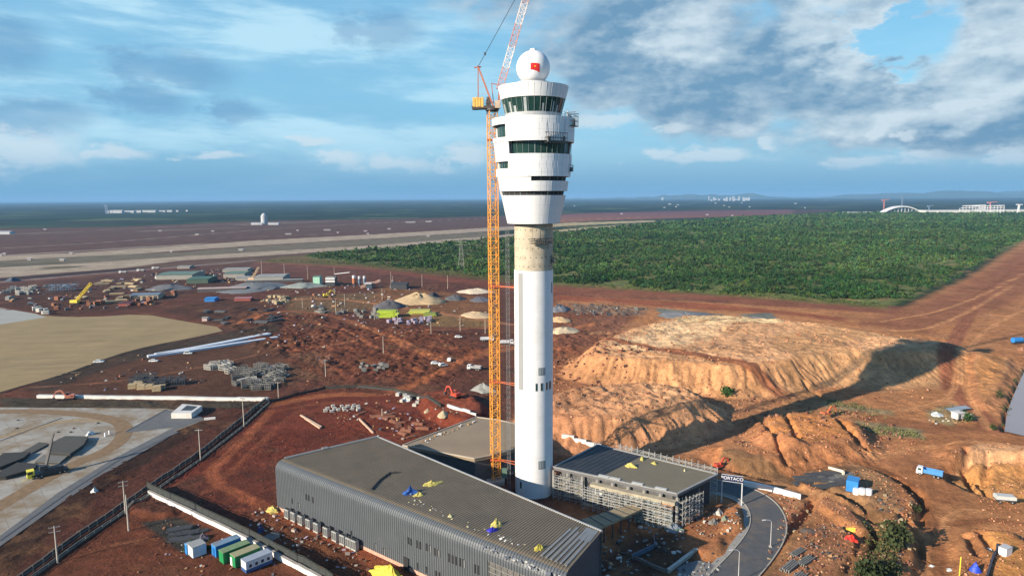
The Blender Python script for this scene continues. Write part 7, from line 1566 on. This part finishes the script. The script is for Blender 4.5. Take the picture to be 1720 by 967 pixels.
def wood(y0, y1, sp, leaves, lsz, hgt, rad_):
    a = np.array(WOOD); gx = np.arange(a[:, 0].min(), a[:, 0].max(), sp); gy = np.arange(y0, y1, sp); gx, gy = np.meshgrid(gx, gy); x = (gx + fr.uniform(-.48, .48, gx.shape) * sp).ravel(); y = (gy + fr.uniform(-.48, .48, gy.shape) * sp).ravel()
    k = inside(x, y, WOOD); x, y = x[k], y[k]
    k = (np.abs(x) < y * .86 + 30); x, y = x[k], y[k]
    cl = fbm(x / 42, y / 42, 4, .6); edge, _, _ = segs(x, y, WOOD + [WOOD[0]])
    k = fr.rand(len(x)) < np.clip(.66 + cl * 3.0, .03, .97); k &= (edge > 26) | (fr.rand(len(x)) < (edge / 26) ** .7 * (.6 + 1.6 * np.clip(cl + .3, 0, 1)))
    k &= fr.rand(len(x)) < np.where(fbm(x / 120 + 30, y / 75, 4, .6) > .24, .22, 1)
    x, y, cl = x[k], y[k], cl[k]; n = len(x); edge = edge[k]
    h = hgt * (.4 + .9 * fr.rand(n) ** 3) * (.75 + .5 * fr.rand(n) + .5 * np.clip(cl, -.5, .8)) * np.clip(.5 + edge / 40, .5, 1); r = rad_ * (.6 + .7 * fr.rand(n))
    tc = np.stack([.75 + .5 * fr.rand(n), .80 + .4 * fr.rand(n), .7 + .5 * fr.rand(n)], 1) * (1 + .75 * fbm(x / 70 + 5, y / 40, 4, .6))[:, None]
    yl = fr.rand(n) < .18; tc[yl] *= np.array([1.5, 1.25, .9]); big = fbm(x / 210 - 8, y / 150, 4, .6); tc *= (1 + np.clip(big, -.4, .6)[:, None] * np.array([1.3, .8, .9]))
    d = fr.normal(size=(n, leaves, 3)); d /= np.linalg.norm(d, axis=2)[..., None]; rr = fr.rand(n, leaves, 1) ** .4
    lob = 1 + .35 * np.sin(3 * np.arctan2(d[..., 1:2], d[..., 0:1]) + 6 * fr.rand(n, 1, 1))
    c = np.stack([x, y, h * .55], 1)[:, None] + d * rr * lob * np.stack([r, r, h * .5], 1)[:, None]; c[..., 2] = np.maximum(c[..., 2], .2)
    s = lsz * fr.uniform(.6, 1.3, (n, leaves)); t = tc[:, None] * fr.uniform(.55, 1.35, (n, leaves, 1))
    return c.reshape(-1, 3), s.ravel(), t.reshape(-1, 3), n
parts_ = [wood(560, 760, 4.4, 46, 1.25, 5.2, 2.5), wood(760, 1100, 5.4, 28, 1.8, 5.6, 3.0), wood(1100, 1800, 7.6, 18, 3.0, 6.0, 4.2), wood(1800, 4300, 13, 12, 6.0, 7.0, 7.5)]
print('wood', [p[3] for p in parts_], sum(len(p[0]) for p in parts_))
me = quads_mesh('woodland', np.concatenate([p[0] for p in parts_]), 5, np.concatenate([p[1] for p in parts_]), np.concatenate([p[2] for p in parts_]), leafm)
o = bpy.data.objects.new('woodland', me); COL.objects.link(o); tag(o, 'wide dense green wood of low trees behind the construction site', 'wood', kind='stuff')
# low scrub along the wood's near edge and on the banks
def scrub(name, pix, n, size, h, tint, world=None):
    pts = world or GP(pix); a = np.array(pts); m_ = n * 4; x = fr.uniform(a[:, 0].min(), a[:, 0].max(), m_); y = fr.uniform(a[:, 1].min(), a[:, 1].max(), m_); k = inside(x, y, pts) & (fbm(x / 9, y / 9, 3) > -.1); x, y = x[k][:n], y[k][:n]; z = np.array([Hz(p, q) for p, q in zip(x, y)])
    c = np.repeat(np.stack([x, y, z], 1), 7, 0); m2 = len(c); c += np.stack([fr.normal(size=m2) * size * .6, fr.normal(size=m2) * size * .6, fr.rand(m2) * h], 1)
    me = quads_mesh(name, c, 9, size * fr.uniform(.4, 1.0, m2), np.array(tint) * fr.uniform(.6, 1.4, (m2, 1)), leafm); o = bpy.data.objects.new(name, me); COL.objects.link(o); return tag(o, kind='stuff')
scrub('edge_grass', [(430, 438), (600, 445), (860, 472), (1000, 482), (1200, 494), (1490, 516), (1490, 511), (1200, 488), (1000, 477), (860, 467), (600, 440)], 2600, 1.6, 1.6, (2.1, 1.35, 1.0))
scrub('edge_grass', [(1500, 516), (1600, 474), (1720, 406), (1720, 400), (1590, 466), (1490, 510)], 700, 1.6, 1.6, (1.8, 1.3, 1.0))
scrub('bank_grass', [(1500, 720), (1560, 730), (1555, 738), (1470, 728), (1440, 712)], 180, .6, .5, (4.2, 2.0, 2.6))
scrub('bank_grass', [(1390, 672), (1480, 684), (1480, 692), (1390, 682)], 110, .6, .5, (4.2, 2.0, 2.6))
scrub('bank_grass', [(1700, 625), (1680, 690), (1672, 715), (1690, 722), (1700, 660), (1715, 630)], 120, .8, 1.0, (1.0, .9, .8))
scrub('bank_grass', [(1340, 690), (1400, 690), (1500, 700), (1480, 706), (1380, 700)], 60, .5, .4, (4.0, 2.0, 2.5))
scrub('bank_grass', [(1450, 880), (1500, 880), (1510, 985), (1440, 985)], 260, .55, .7, (1.8, 1.0, 1.1))
scrub('yard_weeds', [(290, 895), (345, 890), (360, 925), (310, 935)], 60, .5, .6, (1.6, 1.1, 1.0))
# single bushes
bark = mat('bark', C(92, 74, 58), .95, .3, 3)
def bush(px, py, wpx, hpx, label, tint=(1, 1, 1), leaves=420, name='bush', cat='bush', group=None):
    p = GT(px, py); s = depth(p) / FPX; r, h = wpx * s / 2, hpx * s * .95; t = thing(name, label, cat, p, rnd.uniform(0, 3), group)
    d = fr.normal(size=(leaves, 3)); d /= np.linalg.norm(d, axis=1)[:, None]; lob = 1 + .3 * np.sin(4 * np.arctan2(d[:, 1], d[:, 0]) + 3 * d[:, 2])
    c = d * (fr.rand(leaves, 1) ** .38) * lob[:, None] * np.array([r, r, h * .52]) + np.array([0, 0, h * .52]); me = quads_mesh('crown', c, rnd.randint(0, 999), np.full(leaves, max(.35, r * .26)) * fr.uniform(.6, 1.3, leaves), np.array(tint) * fr.uniform(.6, 1.35, (leaves, 1)), leafm)
    o = bpy.data.objects.new('crown', me); COL.objects.link(o); o.parent = t
    b = MB(); b.lathe([(r * .09 + .05, -.3), (r * .05 + .03, h * .6)], 7)
    for i in range(5): a = i * 1.257; b.bar((0, 0, h * .25), (math.cos(a) * r * .55, math.sin(a) * r * .55, h * .6), r * .05 + .03, n=5)
    b.build('trunk', bark, t); return t
bush(1222, 638, 20, 16, 'single green bush at the foot of the farther eroded slope', (1.1, 1.1, .9))
bush(1622, 706, 22, 15, 'green bush beside the white stilted hut', (.9, .9, .8))
bush(1503, 918, 44, 44, 'largest grey green bush on the bank beside the dirt road', (1.2, .72, .8), 620)
bush(1462, 975, 50, 34, 'dark bush on the bank at the bottom edge of the picture', (.9, .6, .65), 560)
bush(1540, 860, 14, 12, 'small dark bush on the cut edge above the dirt road', (1.1, .7, .7), 180)
bush(1500, 962, 26, 22, 'middle sized bush between the two big bank bushes', (1.2, .7, .8), 260)
bush(1678, 668, 12, 14, 'small bush on the pond bank, the farther one', (.8, .8, .6), 200)
bush(1668, 722, 12, 12, 'small bush on the pond bank, nearest the dirt road', (.8, .8, .6), 200)
bush(350, 922, 12, 7, 'low weed clump between the grey cabin and the gravel patch', (1.0, 1.0, .7), 160)
for i, (px, py) in enumerate(((1210, 660), (1300, 690))): pass
# ------------------------------------------------------------------ far away things
hzw = mat('far_white', (.42, .44, .46), .6, .06, .01)
# ground radar tower
FY = 2250.0; p = PV(444, 376, FY); base = G(444, 377, 0); FY = float(base[1]); s = FY / FPX
t = thing('radar_tower', 'small white round tower far off on the plain', 'tower', (float(base[0]), FY, 0)); H = 19 * s
b = MB(); b.lathe([(5.2 * s, 0), (5.0 * s, H * .72)], 20); b.build('shaft', hzw, t); b = MB(); b.lathe([(4.2 * s, H * .72), (3.8 * s, H * .88), (2.0 * s, H * .97), (.02, H)], 20); b.build('dome', hzw, t); b = MB(); b.lathe([(5.25 * s, H * .7), (5.25 * s, H * .76), (4.0 * s, H * .77)], 20); b.build('ledge', mat('far_grey', (.45, .47, .5), .7, .06, .01), t)
def farbox(label, px, py, wpx, hpx, name='far_building', cat='building', m=None, group=None, roof=None, dep=None, roof_h=.25):
    q = G(px, py, 0); s = depth(q) / FPX; t = thing(name, label, cat, (float(q[0]), float(q[1]), 0), 0, group); L, H = wpx * s, max(2.5, hpx * s)
    b = MB(); b.box((0, 0, H / 2), (L, dep or L * .5, H)); b.build('wall', m or hzw, t); b = MB(); dd = (dep or L * .5) / 2 + 1; x = L / 2 + 1
    b.add([(-x, -dd, H), (x, -dd, H), (x, dd, H), (-x, dd, H), (-x, 0, H * (1 + roof_h)), (x, 0, H * (1 + roof_h))], [(0, 1, 5, 4), (2, 3, 4, 5), (0, 4, 3), (1, 2, 5), (0, 3, 2, 1)]); b.build('roof', roof or mat('far_roof', (.5, .52, .54), .7, .05, .01), t); return t
for i, (px, w_, h_) in enumerate(((182, 4, 4), (187, 3, 4), (199, 16, 4), (218, 18, 3), (233, 10, 3), (252, 24, 3), (273, 12, 2.5), (285, 10, 2.5), (298, 4, 2), (314, 3, 2))): farbox('white far building in the lone cluster on the dark plain', px, 358.5 - i * .35, w_, h_, group='white buildings far on the dark plain')
farbox('pale far building at the picture edge on the dark plain', 8, 393, 26, 4)
for i, px in enumerate((430, 437, 455, 462)): farbox('low white building at the foot of the small far tower', px, 377.5, 8 if i % 3 else 14, 3, group='low buildings round the far tower')
cs_ = np.random.RandomState(4)
for i in range(24):
    px = 1190 + cs_.rand() * 70 if i < 20 else 1100 + cs_.rand() * 260; farbox('white tower block in the hazy far town', px, 336 + cs_.rand() * 2, 1.6 + cs_.rand() * 2, 1.5 + cs_.rand() * 4, 'tower_block', group='blocks of the far hazy town')
for i in range(14): farbox('white speck of a far farm house on the green plain', 940 + cs_.rand() * 420, 341 + cs_.rand() * 9, 1.5 + cs_.rand() * 2, 1.0, 'farm_house', 'house', group='far white farm houses')
for i in range(10): farbox('pale site truck or hut far on the purple plain', 20 + cs_.rand() * 760, 384 + cs_.rand() * 14 - 0.0, 2.5 + cs_.rand() * 3, 1.3, 'site_hut', 'hut', mat('far_tan', (.33, .29, .26), .8, .1, .01), 'far huts on the purple plain')
for i, (px, py, w_) in enumerate(((1044, 360, 5), (1188, 361.5, 5), (1230, 363, 4), (485, 394, 12), (690, 374, 20), (720, 373, 12), (120, 427, 6), (50, 437, 8), (105, 438, 9), (288, 424, 4), (405, 421, 9), (550, 387, 14), (2, 430, 6), (8, 428, 5))): farbox('pale vehicle or shed beside the far runway strips', px, py, w_ * .8, 1.5, 'runway_shed', 'shed', mat('far_tan', (.33, .29, .26)), 'far sheds by the runway strips')
# big terminal under construction: arched white roof on columns, long pale hall, steel frame
q = G(1512, 358, 0); s = depth(q) / FPX; TY = float(q[1])
t = thing('terminal_arch', 'long low white arched roof of the terminal far behind the wood', 'building', (float(q[0]), TY, 0)); w_ = 33 * s; hh = 11.5 * s
b = MB(); vs = []; n = 24
for i in range(n + 1):
    u = i / n * 2 - 1; z = hh * (1 - u * u) + .5 * s
    for y, k in ((-22, 0), (0, .25 * s), (22, 0)): vs += [(u * w_, y, z + k), (u * w_, y, z + k - 1.7 * s * (1 - .4 * u * u))]
fs = []
for i in range(n):
    o_ = i * 6; e_ = o_ + 6; fs += [(o_, e_, e_ + 2, o_ + 2), (o_ + 2, e_ + 2, e_ + 4, o_ + 4), (o_ + 1, o_ + 3, e_ + 3, e_ + 1), (o_ + 3, o_ + 5, e_ + 5, e_ + 3), (o_, o_ + 1, e_ + 1, e_), (o_ + 4, e_ + 4, e_ + 5, o_ + 5)]
b.add(vs, fs); b.build('roof', mat('terminal_white', (.7, .7, .7), .6, .05, .01), t)
b = MB(); [b.bar((x * w_, -10, 0), (x * w_, -10, hh * (1 - x * x)), .9 * s) for x in np.linspace(-.7, .7, 9)]; b.build('column', mat('terminal_grey', (.5, .5, .5), .7, .05, .01), t)
b = MB(); b.box((0, 30, 1.3 * s), (w_ * 1.5, 40, 2.6 * s)); b.build('hall_block', mat('terminal_shade', (.33, .34, .36), .8, .1, .01), t)
farbox('long pale concourse block of the terminal behind the wood', 1640, 357.5, 190, 5, 'concourse', m=mat('terminal_pale', (.6, .59, .56), .7, .08, .01), dep=90, roof_h=.1)
farbox('low pale block joining the arch on the open side', 1440, 358.5, 40, 2.5, 'concourse', m=mat('terminal_pale', (.6, .59, .56)), dep=60, roof_h=.1)
q = G(1630, 358, 0); t = thing('roof_truss', 'white steel frame rising over the long terminal concourse', 'truss', (float(q[0]), float(q[1]) - 60, 0)); b = MB()
for k, z in enumerate((5, 8.5, 12)):
    for y in (-60, 60): b.bar((-18 * s + k * 2 * s, y, z * s), (24 * s, y, (z + 1.2) * s), 1.0 * s)
for x in np.linspace(-18, 24, 9):
    for y in (-60, 60): b.bar((x * s, y, 0), (x * s, y, (12.5 + max(-4, min(0, (x + 6) * .35))) * s), .6 * s)
[b.bar((x * s, -60, 12 * s), (x * s, 60, 12 * s), .5 * s) for x in (-14, 4, 22)]; b.build('girders', mat('terminal_white', (.7, .7, .7)), t)
q = G(1693, 358, 0); t = thing('steel_pylon', 'short white pylon standing on the terminal concourse', 'pylon', (float(q[0]), float(q[1]) - 60, 0)); b = MB(); b.bar((0, 0, 0), (1.5 * s, 0, 14 * s), 2.0 * s); b.build('shaft', mat('terminal_white', (.7, .7, .7)), t); b = MB(); b.box((1.5 * s, 0, 14 * s), (3.4 * s, 30, 1.0 * s)); b.build('head', mat('terminal_white', (.7, .7, .7)), t)
def far_crane(px, py, pyt, jib, label, m):
    q = G(px, py, 0); s = depth(q) / FPX; t = thing('far_tower_crane', label, 'tower crane', (float(q[0]), float(q[1]), 0), 0, 'far tower cranes round the terminal'); H = (py - pyt) * s
    b = MB(); b.lattice((0, 0, 0), (0, 0, H), 1.1 * s, 3 * s, .25 * s, .2 * s); b.build('mast', m, t)
    b = MB(); b.lattice((-jib * .35 * s, 0, H), (jib * s, 0, H + .8 * s), .9 * s, 3 * s, .22 * s, .15 * s); b.build('jib', m, t)
    b = MB(); b.box((-jib * .35 * s, 0, H - .6 * s), (2 * s, 1.5 * s, 1.6 * s)); b.build('counterweight', m, t)
cr_ = mat('far_crane_red', C(200, 130, 125), .7, .1, .01); cb_ = mat('far_crane_blue', C(120, 140, 165), .7, .1, .01)
far_crane(1484, 357, 336, 9, 'far pinkish tower crane before the arched terminal roof', cr_); far_crane(1514, 357, 330, 5, 'far thin tower crane over the top of the arched roof', cb_); far_crane(1560, 357, 346, 7, 'far low tower crane past the end of the arched roof', cb_); far_crane(1662, 357, 340, 12, 'far tower crane beside the white steel frame', cr_)
for px, py, pyt in ((178, 359, 345), (181, 359, 346)): far_crane(px, py, pyt, 1.2, 'thin mast over the lone white cluster on the plain', cb_)
for o in bpy.data.objects:
    if o.get('label') == 'thin mast over the lone white cluster on the plain': o['group'] = 'thin masts over the white cluster'
# pylon in the wood
p = GT(775, 452); t = thing('power_pylon', 'weathered lattice power pylon standing in the near edge of the wood', 'pylon', p); H = px_h(p, 52); b = MB(); b.lattice((0, 0, 0), (0, 0, H), 7, 6, .35, .22, w2=1.5); b.build('tower_frame', mat('pylon_grey', C(130, 132, 120), .7, .2), t); b = MB(); [b.bar((-7, 0, H * k), (7, 0, H * k), .5) for k in (.78, .88)]; b.build('crossarm', mat('pylon_grey', C(130, 132, 120)), t)
# hills on the horizon
def hill(name, px0, px1, hpx, Yd, seed):
    a, e = PV(px0, 330, Yd), PV(px1, 330, Yd); n = 90; vs = []; fs = []
    for j in range(9):
        v = j / 8
        for i in range(n + 1):
            u = i / n; x = a[0] + (e[0] - a[0]) * u; env = math.sin(math.pi * u) ** .7; y = Yd - 1800 + 3600 * v
            z = hpx * Yd / FPX * env * (.62 + .9 * float(fbm(np.array([u * 7 + seed]), np.array([v * 1.5 + seed]), 4)[0])) * math.sin(math.pi * v) ** .8 - 6; vs.append((x, y, z))
    m = n + 1; fs = [(j * m + i, j * m + i + 1, (j + 1) * m + i + 1, (j + 1) * m + i) for j in range(8) for i in range(n)]
    b = MB(); b.add(vs, fs, True); return tag(b.build(name, mat('hill_green', C(60, 84, 66), .95, .2, .001)), kind='structure')
hill('hills', 1040, 1330, 11, 21000, 1.3); hill('hills', 1380, 1740, 13, 19500, 4.1); hill('hills', 940, 1180, 6, 23000, 7.7); hill('hills', 1640, 1900, 16, 21000, 9.1)
